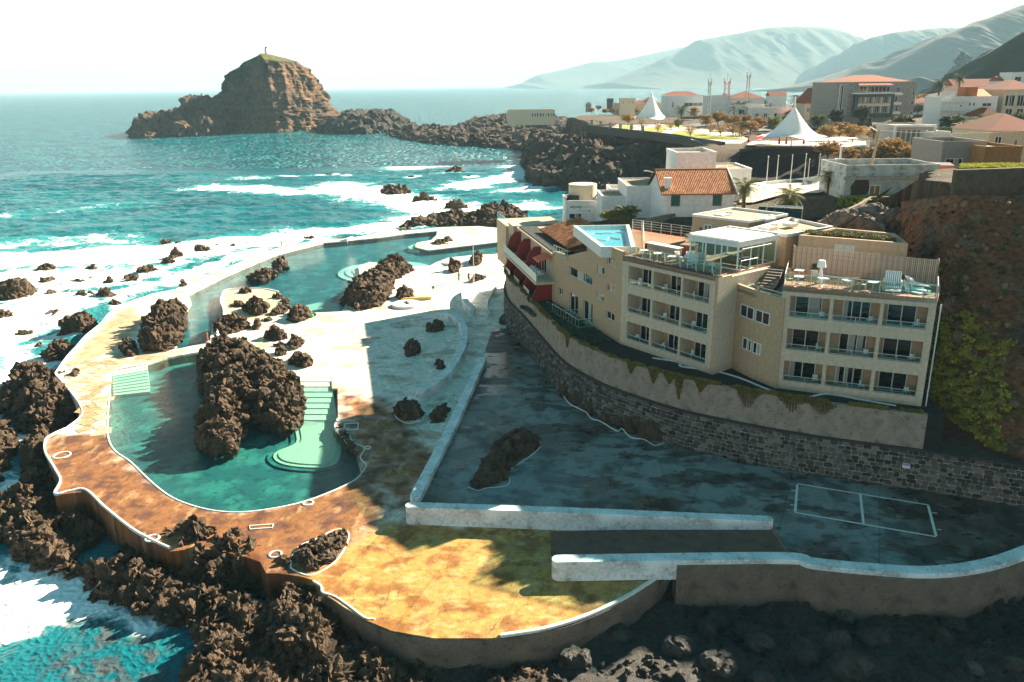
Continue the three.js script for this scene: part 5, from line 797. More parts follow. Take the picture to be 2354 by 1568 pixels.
// --- the island
{
  const base = on(633, 306, 0), zc = base.z, sc = -zc / LENS;                 // metres per picture unit at its distance
  const prof = [ // [height of the layer in picture units above the water, left end, front corner, right end]
    [0, 440, 632, 756], [12, 452, 633, 753], [30, 462, 634, 752], [45, 470, 634, 747], [60, 472, 634, 742], [74, 473, 635, 736], [90, 476, 634, 730], [103, 505, 633, 724], [120, 509, 632, 716], [134, 520, 631, 708], [148, 535, 630, 700], [160, 552, 626, 690], [170, 572, 622, 676], [178, 590, 618, 650], [183, 604, 614, 624]];
  const NY = 150, NA = 220, pos = [], uv = [], idx = [], col = [];
  const X = (px) => base.x + (px - 633) * sc, lerpProf = (h) => { let k = 0; while (k < prof.length - 2 && prof[k + 1][0] < h) k++; const t = clamp((h - prof[k][0]) / (prof[k + 1][0] - prof[k][0])); return prof[k].map((v, i) => mix(v, prof[k + 1][i], t)); };
  for (let j = 0; j <= NY; j++) {
    const h = 183 * j / NY, [, l, c, r] = lerpProf(h), y = h * sc * 0.93 - 2;
    const P = [V3(X(l), 0, zc - 30 * (1 - h / 260)), V3(X(mix(l, c, 0.5)), 0, zc - 8), V3(X(c), 0, zc), V3(X(mix(c, r, 0.55)), 0, zc - 34 * (1 - h / 300)), V3(X(r), 0, zc - 92 * (1 - h / 300)), V3(X(mix(l, r, 0.75)), 0, zc - 150 * (1 - h / 240)), V3(X(mix(l, r, 0.25)), 0, zc - 130 * (1 - h / 240))];
    const cv = new THREE.CatmullRomCurve3(P, true, 'catmullrom', 0.12);
    const cx = X(mix(l, r, 0.5)), cz = zc - 60;
    for (let i = 0; i <= NA; i++) {
      const p = cv.getPoint((i % NA) / NA), dx = p.x - cx, dz = p.z - cz, L = Math.hypot(dx, dz) || 1;
      const strata = N3(p.x * 0.03, y * 0.36 + N3(p.x * 0.05, y * 0.05, p.z * 0.05) * 2, p.z * 0.03) * 1.3 + N3(p.x * 0.05, y * 0.9, p.z * 0.05) * 0.7, gully = -billow(p.x * 0.05, y * 0.012, p.z * 0.05, 3) * 9, rough = fbm(p.x * 0.12, y * 0.12, p.z * 0.12, 4) * 6 + fbm(p.x * 0.035, y * 0.05, p.z * 0.035, 3) * 9, fade = smooth(183, 160, h);
      const d = (strata + gully - 1.5 + rough) * (0.35 + 0.65 * fade);
      pos.push(p.x + dx / L * d, y + fbm(p.x * 0.05, y * 0.05, p.z * 0.05, 3) * 2.5, p.z + dz / L * d); uv.push(p.x + p.z * 0.6, y);
      const fx = smooth(-8, 10, p.x - X(c)), gr = smooth(0.02, 0.2, fbm(p.x * 0.05, y * 0.05, p.z * 0.05 + 4, 4) + (h - 95) / 420);
      let k = mix3([0.19, 0.13, 0.075], [0.30, 0.17, 0.09], smooth(-0.15, 0.2, N3(p.x * 0.01, y * 0.3, p.z * 0.01))); k = mix3(k, [0.10, 0.075, 0.06], smooth(0.02, 0.3, fbm(p.x * 0.04, y * 0.06, p.z * 0.04, 3)) * 0.7); k = mix3(k, [0.055, 0.085, 0.04], gr * (1 - fx) * smooth(30, 80, h)); k = mix3(k, [0.16, 0.17, 0.03], smooth(160, 172, h + fbm(p.x * 0.08, 2, p.z * 0.08, 2) * 20)); col.push(...k);
    }
  }
  for (let j = 0; j < NY; j++) for (let i = 0; i < NA; i++) { const a = j * (NA + 1) + i, b = a + NA + 1; idx.push(a, b, a + 1, b, b + 1, a + 1); }
  const topC = pos.length / 3; { let sx = 0, sy = 0, sz = 0; for (let i = 0; i < NA; i++) { const k = (NY * (NA + 1) + i) * 3; sx += pos[k]; sy += pos[k + 1]; sz += pos[k + 2]; } pos.push(sx / NA, sy / NA + 1.5, sz / NA); uv.push(sx / NA, sy / NA); col.push(0.16, 0.17, 0.03); for (let i = 0; i < NA; i++) idx.push(NY * (NA + 1) + i, topC, NY * (NA + 1) + i + 1); }
  const g = new THREE.BufferGeometry(); g.setAttribute('position', new THREE.Float32BufferAttribute(pos, 3)); g.setAttribute('uv', new THREE.Float32BufferAttribute(uv, 2)); g.setAttribute('color', new THREE.Float32BufferAttribute(col, 3)); g.setIndex(idx); g.computeVertexNormals();
  tag(mesh('rock_island', g, new THREE.MeshStandardMaterial({ vertexColors: true, map: tiled(rockTex, 0.05), bumpMap: tiled(rockBump, 0.08), bumpScale: 1.2, roughness: 0.95 })), 'high stratified rock island with a green cap rising from the sea', 'island');
  const t = pos.slice(topC * 3, topC * 3 + 3), lm = thing('light_beacon', 'tiny beacon on the summit of the island', 'beacon', [X(601), 183 * sc - 5, zc - 40]);
  mesh('column', box(2, 4.6, 2, 0, 2.3, 0), rimWhite, lm); mesh('lantern', [box(1.1, 1.4, 1.1, 0, 5.3, 0), box(0.3, 1.6, 0.3, 0.9, 5.2, 0)], dark, lm);
}
// --- far mountains
const mountMat = (c) => new THREE.MeshStandardMaterial({ color: rgb(...c), roughness: 1, map: tiled(stainTex, 0.0012) });
function range(name, label, ridge, dist, depth, c, seed, rough = 0.3, foot = 0) {
  const pts = ridge.map(([px, py]) => { const p = away(px, py, -dist); return V3(p.x, p.y, p.z); }), cv = new THREE.CatmullRomCurve3(pts, false, 'catmullrom', 0.3), nu = 220, nv = 46, pos = [], uv = [], idx = [], s = dist / 900;
  for (let j = 0; j <= nv; j++) for (let i = 0; i <= nu; i++) {
    const p = cv.getPoint(i / nu), t = j / nv, v = Math.abs(t - 0.4) / (t < 0.4 ? 0.4 : 0.6), side = t < 0.4 ? 1 : -1, hh = Math.max(p.y, 1), k = Math.pow(1 - v, 1.15), z = p.z + side * v * depth * (side > 0 ? 0.6 : 1);
    const n = billow((p.x + seed * 91 + z * 0.3) / (46 * s), 2, z / (110 * s), 5) - 0.26, y = hh * k * (1 - rough * 1.6 * n * (v > 0.02 ? Math.min(1, v * 5) : 0)) + (v < 0.03 ? hh * 0.012 * fbm(p.x / (12 * s), seed, 0, 4) : 0);
    pos.push(p.x + side * v * depth * 0.1, v > 0.985 ? foot - 4 : Math.max(foot, y), z); uv.push(p.x, z);
  }
  for (let j = 0; j < nv; j++) for (let i = 0; i < nu; i++) { const a = j * (nu + 1) + i, b = a + nu + 1; idx.push(a, b, a + 1, b, b + 1, a + 1); }
  const g = new THREE.BufferGeometry(); g.setAttribute('position', new THREE.Float32BufferAttribute(pos, 3)); g.setAttribute('uv', new THREE.Float32BufferAttribute(uv, 2)); g.setIndex(idx); g.computeVertexNormals(); { const nn = g.attributes.normal; let up = 0; for (let k = 0; k < nn.count; k++) up += nn.getY(k); if (up < 0) { for (let k = 0; k < idx.length; k += 3) { const q = idx[k]; idx[k] = idx[k + 1]; idx[k + 1] = q; } g.setIndex(idx); g.computeVertexNormals(); } }
  structure(mesh(name, g, mountMat(c))).userData.label = label;
}
range('mountains', 'farthest blue headland over the sea', [[1195, 193], [1215, 186], [1235, 172], [1300, 158], [1360, 142], [1400, 140], [1440, 134], [1500, 122], [1600, 100], [1700, 90]], 9500, 2600, [0.05, 0.065, 0.045], 3);
range('mountains', 'great blue mountain in the haze across the bay', [[1400, 190], [1430, 176], [1470, 158], [1530, 130], [1560, 119], [1600, 92], [1640, 84], [1700, 72], [1760, 62], [1830, 58], [1900, 62], [1940, 72], [1970, 88], [2010, 120], [2060, 150], [2200, 150]], 7000, 2200, [0.05, 0.065, 0.045], 5, 0.34);
range('mountains', 'steep misty range behind the grey hotel', [[1980, 150], [2000, 90], [2050, 72], [2110, 66], [2160, 62], [2220, 60], [2400, 40]], 5200, 1500, [0.05, 0.065, 0.045], 8, 0.36);
range('mountains', 'pale lilac slope climbing to the right behind the village', [[2020, 185], [2060, 152], [2110, 118], [2160, 88], [2220, 60], [2290, 32], [2354, 8], [2480, -50]], 2600, 1100, [0.09, 0.075, 0.06], 11, 0.3);
range('hills', 'small dark hill behind the white apartment house', [[2080, 215], [2095, 190], [2110, 178], [2118, 176], [2140, 186], [2165, 205], [2200, 220]], 1400, 350, [0.10, 0.085, 0.075], 14, 0.1);
range('hills', 'dark green hillside at the picture edge above the red roofs', [[2210, 200], [2240, 170], [2268, 150], [2290, 125], [2315, 98], [2354, 72], [2450, 20]], 560, 190, [0.055, 0.05, 0.028], 17, 0.16);
{ const c = away(2200, 178, -1300); tag(mesh('rock_pinnacle', rockGeo([[c.x, c.y - 22, c.z, 20, 45, 18], [c.x + 6, c.y + 12, c.z, 11, 26, 10], [c.x - 16, c.y - 26, c.z, 14, 34, 14], [c.x + 22, c.y - 18, c.z, 14, 30, 14]], 1, 1), paint([0.11, 0.095, 0.09], 1)), 'twin peaked rock pinnacle rising behind the red roofs', 'rock'); }

// ================================================================ VILLAGE
const whiteWash = grained([0.86, 0.85, 0.83], 0.85, 0.3, 0.01), cream = grained([0.72, 0.60, 0.44], 0.85, 0.3, 0.01), greyStone = stained([0.36, 0.33, 0.31], 0.9, 0.25, 0.03), slate = grained([0.085, 0.10, 0.105], 0.8, 0.3), brickWall = stained([0.38, 0.20, 0.07], 0.9, 0.5, 0.02), brownFlat = stained([0.36, 0.26, 0.17], 0.9, 0.2), redRoof = paint([0.44, 0.085, 0.025], 0.85, { map: tiled(grainTex, 0.8), bumpMap: tiled(texture(256, 256, (u) => 0.5 + 0.5 * Math.sin(u * 2 * Math.PI * 16), { color: false }), 0.25), bumpScale: 0.12 }), greenGlass = new THREE.MeshPhysicalMaterial({ color: rgb(0.01, 0.07, 0.06), roughness: 0.06, ior: 1.6 });
function building(name, label, category, pxL, pxR, pyTop, pyBase, depth, { yaw = 0, z, mat = whiteWash, roof = 'flat', rise = 2.2, roofMat = redRoof, over = 0.4, front = [], right = [], left = [], pane = darkGlass, group = 'houses of the village', sink = 2.5, parapet = 0.5 } = {}) {
  z ??= land((pxL + pxR) / 2, pyBase).z;
  const a = away(pxL, pyBase, z), b = away(pxR, pyBase, z), t = away((pxL + pxR) / 2, pyTop, z), w = b.x - a.x, y0 = (a.y + b.y) / 2, h = t.y - y0;
  const g = thing(name, label, category, [(a.x + b.x) / 2, y0, z - depth / 2], yaw, group);
  mesh('wall', box(w, h + sink, depth, 0, (h - sink) / 2, 0), mat, g);
  if (roof === 'flat') { const P = [[-w / 2 - 0.05, depth / 2 + 0.05], [w / 2 + 0.05, depth / 2 + 0.05], [w / 2 + 0.05, -depth / 2 - 0.05], [-w / 2 - 0.05, -depth / 2 - 0.05]]; const r = mesh('roof', slab(grow(P, -0.31), h + 0.005, h + 0.06), brownFlat, g); mesh('parapet', slab(P, h + 0.004, h + parapet, [grow(P, -0.3)]), mat, r); }
  else {
    const W = w / 2 + over, D = depth / 2 + over, v = roof === 'hip' ? [[-W, 0, D], [W, 0, D], [W, 0, -D], [-W, 0, -D], ...(W > D ? [[-W + D, rise, 0], [W - D, rise, 0]] : [[0, rise, D - W], [0, rise, -D + W]])] : roof === 'gable' ? [[-W, 0, D], [W, 0, D], [W, 0, -D], [-W, 0, -D], [-W, rise, 0], [W, rise, 0]] : [[-W, 0, D], [W, 0, D], [W, 0, -D], [-W, 0, -D], [0, rise, D], [0, rise, -D]];
    const q = roof === 'cross' || (roof === 'hip' && W <= D) ? [[0, 1, 4], [1, 2, 5], [1, 5, 4], [2, 3, 5], [3, 0, 4], [3, 4, 5]] : [[0, 1, 5], [0, 5, 4], [1, 2, 5], [2, 3, 4], [2, 4, 5], [3, 0, 4]];
    const pos = [], uv = []; for (const f of [...q, [0, 2, 1], [0, 3, 2]]) for (const k of f) { pos.push(v[k][0], v[k][1] + h + 0.02, v[k][2]); uv.push(v[k][0] + v[k][2], v[k][1]); }
    const rg = new THREE.BufferGeometry(); rg.setAttribute('position', new THREE.Float32BufferAttribute(pos, 3)); rg.setAttribute('uv', new THREE.Float32BufferAttribute(uv, 2)); rg.computeVertexNormals();
    mesh('roof', rg, roofMat, g);
  }
  const side = (A, B, list) => { const f = facade(A, B); for (const [u0, u1, v0, v1, n = 2, nm = 'window'] of list) windowIn(f, g, u0 * f.L, u1 * f.L, v0 * h, v1 * h, 0.05, n, nm, pane, 0.1); return f; };
  g.userData.size = undefined; delete g.userData.size;
  const F = side([-w / 2, depth / 2], [w / 2, depth / 2], front), Rt = side([w / 2, depth / 2], [w / 2, -depth / 2], right); side([-w / 2, -depth / 2], [-w / 2, depth / 2], left);
  return { g, w, h, d: depth, F, Rt };
}
const grid = (n, v0, v1, u0 = 0.08, u1 = 0.92, fill = 0.5, panes = 2) => Array.from({ length: n }, (_, k) => { const s = (u1 - u0) / n, c = u0 + s * (k + 0.5); return [c - s * fill / 2, c + s * fill / 2, v0, v1, panes]; });
// --- the white house with the tiled roof above the hotel
{
  const z = -104, e0 = away(1519, 440, z), e1 = away(1692, 444, z), ey = (e0.y + e1.y) / 2, w = e1.x - e0.x, rz = -109, r0 = away(1526, 391, rz).y;
  const g = thing('tiled_house', 'white house with green shutters and a large clay tiled roof', 'house', [(e0.x + e1.x) / 2, 19, z - 5]);
  const H = ey - 19; mesh('wall', box(w - 0.5, H, 10, 0, H / 2, 0), whiteWash, g);
  const gab = new THREE.ExtrudeGeometry(new THREE.Shape([V2(-5, H), V2(5, H), V2(0, r0 - 19 - 0.12)]), { depth: w - 0.7, bevelEnabled: false }); gab.rotateY(Math.PI / 2); gab.translate(-(w - 0.7) / 2, 0, 0); mesh('gable', gab, whiteWash, g);
  const O = [-w / 2, r0 - 19, 0]; tileRoof(g, O, [w, 0, 0], [0, ey - 0.15 - r0, 5.5], 42, 17, tileMats, 25);
  tileRoof(g, [-w / 2, r0 - 19, 0], [w, 0, 0], [0, ey - 0.15 - r0, -5.5], 42, 4, tileMats, 26, 0);
  mesh('ridge', rod([-w / 2, r0 - 19 + 0.05, 0], [w / 2, r0 - 19 + 0.05, 0], 0.12), tileMats[1], g);
  mesh('verge', [box(0.14, 0.16, 7.3, w / 2 + 0.05, (r0 + ey) / 2 - 19 + 0.08, 2.7, 0, Math.atan2(r0 - ey, 5.5))], whiteWash, g);
  const f = facade([-w / 2 + 0.25, 5], [w / 2 - 0.25, 5]);
  for (const u of [0.115, 0.67]) { const s = u * w, y1 = H - 0.25, y0 = y1 - 1.5, sh = mesh('shutter', [f.box(s, s + 1.15, y1 - 0.1, y1, 0.003, 0.09), f.box(s, s + 1.15, y0, y0 + 0.1, 0.003, 0.09), f.box(s, s + 0.1, y0 + 0.1, y1 - 0.1, 0.003, 0.088), f.box(s + 1.05, s + 1.15, y0 + 0.1, y1 - 0.1, 0.003, 0.088)], paint([0.16, 0.11, 0.08], 0.7), g); for (const k of [0, 1]) mesh('leaf_panel', f.box(s + 0.12 + k * 0.47, s + 0.56 + k * 0.47, y0 + 0.12, y1 - 0.12, 0.004, 0.06), paint([0.004, 0.105, 0.075], 0.6), sh); }
  mesh('chimney', [box(0.7, 1.5, 0.7, -w / 2 + 1.0, H + 0.9, 4.0), box(0.9, 0.14, 0.9, -w / 2 + 1.0, H + 1.72, 4.0)], whiteWash, g);
  mesh('eave', box(w, 0.14, 0.14, 0, H - 0.2, 5.5), tileMats[3], g);
}
building('white_block', 'plain white cube of a house rising behind the tiled roof', 'house', 1551, 1640, 358, 470, 8, { z: -117, right: [[0.3, 0.5, 0.7, 0.85]] });
building('white_block', 'flat roofed white annex right of the tiled house', 'house', 1640, 1722, 392, 470, 9, { z: -121, parapet: 0.3 });
building('white_block', 'white flat roofed house left of the tiled house', 'house', 1440, 1524, 431, 505, 10, { z: -113, parapet: 0.25, right: [[0.2, 0.4, 0.5, 0.7]] });
building('white_block', 'low white wing stepping down towards the bay', 'house', 1383, 1442, 455, 512, 7, { z: -115, parapet: 0.3 });
building('white_block', 'low white terrace wall house at the edge of the bay', 'house', 1402, 1450, 442, 480, 5, { z: -124, parapet: 0.6 });
// --- tower of the hotel with its lettering
{
  const z = -123, b = building('sign_tower', 'white tower of the hotel with name lettering and a round top', 'tower', 1300, 1372, 466, 540, 7, { z, group: undefined, parapet: 0.35, front: [[0.1, 0.5, 0.5, 0.68]] }), { g, w, h, F } = b;
  const drum = new THREE.CylinderGeometry(2.2, 2.2, 2.3, 40); drum.translate(w / 2 - 1.9, h + 1.2, -0.8); mesh('drum', drum, cream, g);
  mesh('side_wing', box(2.4, h + 2, 4.5, w / 2 + 1.0, h / 2 - 1, -0.6, 0.25), whiteWash, g);
  mesh('roof_unit', [box(1.8, 0.7, 1.2, -w / 2 + 1.3, h + 0.45, 0.8)], dark, g);
  const cv = document.createElement('canvas'); cv.width = 512; cv.height = 192; const x = cv.getContext('2d'); x.fillStyle = '#e2e2df'; x.fillRect(0, 0, 512, 192);
  x.font = 'bold 84px sans-serif'; x.fillStyle = '#173f4a'; x.fillText('aqua', 6, 82); x.fillStyle = '#8fae6a'; x.font = '84px sans-serif'; x.fillText('natura', 262, 82);
  x.fillStyle = '#7fb52e'; x.beginPath(); x.moveTo(196, 96); x.quadraticCurveTo(196, 34, 252, 24); x.quadraticCurveTo(246, 66, 196, 96); x.fill(); x.fillStyle = '#1c4c60'; x.beginPath(); x.moveTo(214, 92); x.quadraticCurveTo(238, 76, 246, 56); x.quadraticCurveTo(256, 84, 232, 94); x.fill();
  x.fillStyle = '#3a4a55'; for (let k = 0; k < 4; k++) { x.beginPath(); for (let i = 0; i < 10; i++) { const r = i % 2 ? 6 : 14, a = -Math.PI / 2 + i * Math.PI / 5; x.lineTo(190 + k * 48 + Math.cos(a) * r, 138 + Math.sin(a) * r); } x.fill(); } x.fillStyle = '#6b6a62'; x.beginPath(); x.arc(412, 146, 17, 0, 7); x.fill();
  const t = new THREE.CanvasTexture(cv); t.colorSpace = THREE.SRGBColorSpace;
  const p = new THREE.PlaneGeometry(w * 0.78, w * 0.78 * 0.375); p.translate(w * 0.01, h * 0.82, 3.5 + 0.02); mesh('lettering', p, new THREE.MeshStandardMaterial({ map: t, roughness: 0.85 }), g);
}
// --- shore and park
building('shore_building', 'long low grey building on the lava headland', 'building', 1166, 1276, 256, 276, 16, { mat: cream, z: -430, front: grid(9, 0.35, 0.8, 0.5, 1, 0.6, 1), parapet: 0.6 });
building('kiosk', 'small stone kiosk with a pointed roof at the end of the promenade', 'kiosk', 1347, 1359, 240, 250, 3, { mat: greyStone, roof: 'hip', rise: 1.8, roofMat: cream });
building('castle_tower', 'black crenellated tower of the small fort', 'tower', 1396, 1410, 230, 250, 4, { mat: slate, parapet: 1.2 });
building('white_fort', 'white museum house with dark windows beside the black tower', 'building', 1411, 1458, 238, 262, 8, { mat: cream });
building('white_fort', 'upper white storey of the museum house with arched openings', 'building', 1426, 1460, 228, 256, 6, { mat: cream, z: -400, front: grid(4, 0.62, 0.88) });
const museum = building('white_hall', 'big white flat hall with one long green window', 'building', 1534, 1633, 222, 266, 22, { front: [[0.1, 0.14, 0.45, 0.75, 1], [0.38, 0.9, 0.5, 0.68, 5]], pane: greenGlass });
building('white_hall', 'plain white side hall right of the long green window', 'building', 1633, 1690, 222, 268, 20, { });
building('white_hall', 'white hall end with a red hipped roof', 'building', 1688, 1755, 226, 268, 22, { roof: 'hip', rise: 3.4, front: [[0.1, 0.3, 0.3, 0.5]] });
building('red_roof_house', 'cream house with a dark red hipped roof behind the white hall', 'house', 1528, 1606, 219, 245, 14, { mat: cream, roof: 'hip', rise: 3 });
building('red_roof_house', 'small house with red roofs beside the white tent', 'house', 1452, 1520, 240, 262, 10, { mat: cream, roof: 'hip', rise: 2.4 });
building('flat_house', 'white two storey house with a balcony under the big palm', 'house', 1690, 1755, 243, 285, 9, { front: [[0.6, 0.82, 0.62, 0.88], [0.1, 0.3, 0.55, 0.8], [0.35, 0.5, 0.55, 0.8]], right: grid(2, 0.3, 0.6) });
building('flat_house', 'white flat roofed house with blue shutters and a roof terrace', 'house', 1726, 1812, 250, 286, 11, { front: [[0.1, 0.2, 0.45, 0.72], [0.32, 0.42, 0.45, 0.72], [0.6, 0.74, 0.45, 0.72]], right: [[0.3, 0.5, 0.4, 0.7]], pane: greenGlass });
building('gable_house', 'small house with an orange tiled gable on the skyline', 'house', 1768, 1806, 220, 252, 9, { roof: 'gable', rise: 2.6, mat: whiteWash });
building('gable_house', 'cream house with a steep white edged red gable', 'house', 1846, 1902, 238, 288, 12, { mat: cream, roof: 'cross', rise: 6, front: [[0.1, 0.22, 0.6, 0.82], [0.3, 0.45, 0.3, 0.6], [0.62, 0.72, 0.58, 0.8], [0.6, 0.76, 0.08, 0.4], [0.85, 0.95, 0.55, 0.8]] });
building('gable_house', 'narrow white house with a red gable between hall and flat house', 'house', 1664, 1694, 232, 262, 8, { roof: 'gable', rise: 2.6, front: grid(2, 0.4, 0.7) });
building('flat_house', 'low white house behind the lime green tree', 'house', 1800, 1850, 262, 288, 9, { front: grid(3, 0.35, 0.7), roof: 'hip', rise: 2 });
building('flat_house', 'white house with an orange hipped roof left of the grey hotel', 'house', 1868, 1912, 214, 250, 10, { roof: 'hip', rise: 2.6, front: grid(2, 0.45, 0.75) });
building('flat_house', 'small white house with an orange roof right of the grey hotel', 'house', 2102, 2150, 236, 262, 9, { roof: 'hip', rise: 2.2, front: grid(2, 0.4, 0.7) });
building('flat_house', 'white house with orange roof above the apartment house', 'house', 2296, 2350, 186, 214, 10, { roof: 'gable', rise: 2.4, front: grid(2, 0.4, 0.7) });
building('flat_house', 'low white house with orange roof beside the villa', 'house', 2252, 2300, 268, 300, 9, { roof: 'hip', rise: 2.2, front: grid(2, 0.35, 0.7) });
// --- the large grey hotel: stone ends, slate framed balconies, red hipped roof
{
  const z = undefined, o = building('grey_hotel', 'large grey stone hotel with slate framed balconies and red hipped roofs', 'hotel', 1910, 2096, 188, 286, 22, { z, mat: greyStone, roof: 'hip', rise: 2.4, group: undefined, sink: 4, front: [], right: grid(1, 0.66, 0.8, 0.2, 0.4), over: -1.5 }), { g, w, h, F } = o;
  mesh('stair_tower', F.box(0, w * 0.17, 0, h * 0.99, 0.002, 0.8), greyStone, g); windowIn(F, g, w * 0.05, w * 0.1, h * 0.2, h * 0.94, 0.83, 2, 'stair_window', darkGlass, 0.12);
  const a = w * 0.24, b = w * 0.72; mesh('slate_frame', F.cut([[a, h * 0.18], [b, h * 0.18], [b, h * 0.72], [a, h * 0.72]], [[a + 1.2, b - 1.2, h * 0.27, h * 0.43], [a + 1.2, b - 1.2, h * 0.5, h * 0.65]], 0.003, 1.6), slate, g);
  for (const [y0, y1] of [[0.27, 0.43], [0.5, 0.65]]) for (let k = 0; k < 4; k++) { const s = (b - a - 2.4) / 4, p = a + 1.2 + s * k; mesh('balcony_divider', F.box(p + s - 0.25, p + s, h * y0, h * y1, 0.004, 1.4), whiteWash, g); windowIn(F, g, p + s * 0.4, p + s * 0.85, h * y0, h * y1, 0.1, 2, 'balcony_door', darkGlass, 0.1); }
  mesh('cream_band', F.box(a + 1.2, b - 1.2, h * 0.432, h * 0.498, 1.3, 1.65), cream, g);
  mesh('upper_terrace', F.box(w * 0.2, w * 0.78, h * 0.72, h * 0.75, 0.003, 2.2), whiteWash, g);
  windowIn(F, g, w * 0.3, w * 0.68, h * 0.76, h * 0.9, 0.06, 8, 'terrace_window', darkGlass, 0.12);
  const top = new THREE.BufferGeometry(), r = [[w * 0.26, h * 0.93, 2.4], [w * 0.68, h * 0.93, 2.4], [w * 0.6, h * 1.08, -6], [w * 0.34, h * 1.08, -6]].map(([s, y, d]) => F.at(s, y, d)); top.setAttribute('position', new THREE.Float32BufferAttribute(r.flat(), 3)); top.setAttribute('uv', new THREE.Float32BufferAttribute([0, 0, 12, 0, 12, 8, 0, 8], 2)); top.setIndex([0, 1, 2, 0, 2, 3]); top.computeVertexNormals(); mesh('front_roof', top, redRoof, g); mesh('roof_fascia', F.box(w * 0.26, w * 0.68, h * 0.915, h * 0.932, 2.2, 2.42), whiteWash, g);
  for (const y of [0.24, 0.46, 0.68]) { mesh('corner_balcony', F.box(b + 0.02, w * 0.82, h * y, h * (y + 0.06), 0.004, 1.4), whiteWash, g); windowIn(F, g, b + 1, w * 0.8, h * (y + 0.07), h * (y + 0.2), 0.06, 2, 'balcony_door'); }
  for (const y of [0.2, 0.45, 0.68]) windowIn(F, g, w * 0.955, w * 0.98, h * y, h * (y + 0.1), 0.06, 1); windowIn(F, g, w * 0.36, w * 0.5, h * 0.02, h * 0.16, 0.06, 3, 'shop_window');
}
// --- right hand houses
{
  const o = building('apartment_house', 'white apartment house with long balconies and green shutters', 'house', 2168, 2288, 224, 294, 14, { yaw: -0.16, parapet: 0.3, front: [[0.5, 0.54, 0.72, 0.84, 1], [0.57, 0.61, 0.72, 0.84, 1], [0.74, 0.9, 0.7, 0.82], [0.72, 0.87, 0.42, 0.52], [0.48, 0.56, 0.42, 0.52], [0.34, 0.39, 0.7, 0.76, 1], [0.33, 0.37, 0.45, 0.5, 1], [0.03, 0.24, 0.0, 0.22, 1, 'garage_door']], pane: greenGlass }), { g, F, w, h } = o;
  for (const y of [0.6, 0.88]) { mesh('balcony', F.box(0.1, w * 0.42, h * (y - 0.03), h * y, 0.004, 1.2), whiteWash, g); for (let k = 0; k < 26; k++) mesh('baluster', F.box(0.15 + w * 0.41 * k / 26, 0.25 + w * 0.41 * k / 26, h * y, h * y + 0.9, 1.1, 1.16), whiteWash, g); }
  const r = mesh('roof', box(w * 0.22, 3.2, 6, w * 0.05, h + 1.2, 2.5), tileMats[1], g); mesh('roof_slope', box(w * 0.3, 0.4, 9, w * 0.32, h + 0.8, 1, 0, 0.25), tileMats[0], g);
}
building('red_roof_house', 'broad house with a long dark red roof behind the apartment house', 'house', 2190, 2292, 208, 250, 12, { roof: 'hip', rise: 3.4, mat: whiteWash });
building('red_roof_house', 'long house with a pale orange roof on the skyline', 'house', 2188, 2305, 196, 225, 11, { roof: 'gable', rise: 3.2, mat: cream });
building('villa', 'tall cream villa with wide dark windows and a tiled roof', 'house', 2296, 2380, 206, 292, 14, { roof: 'hip', rise: 2.6, mat: cream, front: [...grid(3, 0.56, 0.86, 0.02, 0.98, 0.8, 3), ...grid(3, 0.28, 0.5, 0.05, 0.95, 0.6, 2)] });
building('villa', 'small white villa at the very top of the picture edge', 'house', 2320, 2400, 168, 200, 10, { mat: whiteWash, front: [[0.12, 0.3, 0.4, 0.75]] });
{ // glass pavilion of the street
  const o = building('glass_pavilion', 'pale glass fronted pavilion with a wide white frame', 'building', 2056, 2140, 292, 352, 14, { yaw: -0.05, mat: grained([0.5, 0.47, 0.42], 0.9), parapet: 0.4, front: grid(7, 0.34, 0.92, 0.02, 0.98, 0.92, 1), right: grid(4, 0.34, 0.9), pane: new THREE.MeshPhysicalMaterial({ color: rgb(0.22, 0.2, 0.16), roughness: 0.1, ior: 1.6 }) });
  mesh('frame', [o.F.box(-0.4, o.w + 0.4, o.h, o.h + 0.5, 0.01, 0.8), o.F.box(-0.4, 0, 0, o.h - 0.003, 0.01, 0.8), o.F.box(o.w, o.w + 0.4, 0, o.h - 0.003, 0.01, 0.8), o.F.box(0.01, o.w - 0.01, o.h * 0.27, o.h * 0.33, 0.012, 0.6)], whiteWash, o.g);
}
building('glass_annex', 'small white annex beside the glass pavilion', 'building', 2140, 2178, 308, 356, 9, { mat: whiteWash, front: [[0.1, 0.6, 0.1, 0.8, 2]] });
building('terrace_house', 'grey house with a broad flat white roof terrace', 'house', 2158, 2256, 338, 402, 10, { z: -130, mat: grained([0.32, 0.29, 0.27], 0.9), parapet: 0.9, front: [[0.1, 0.5, 0.1, 0.6, 2]] });
building('terrace_house', 'ochre brick house front with a white band and green door', 'house', 2256, 2340, 344, 402, 9, { z: -126, mat: brickWall, front: [[0.62, 0.85, 0.1, 0.5, 2, 'door']], pane: greenGlass });
building('red_roof_house', 'cream house with red roofs and a chimney at the picture edge', 'house', 2268, 2400, 300, 352, 12, { z: -140, mat: cream, roof: 'hip', rise: 2.6, front: [[0.1, 0.22, 0.25, 0.75, 2], [0.42, 0.5, 0.0, 0.6, 1, 'door']] });
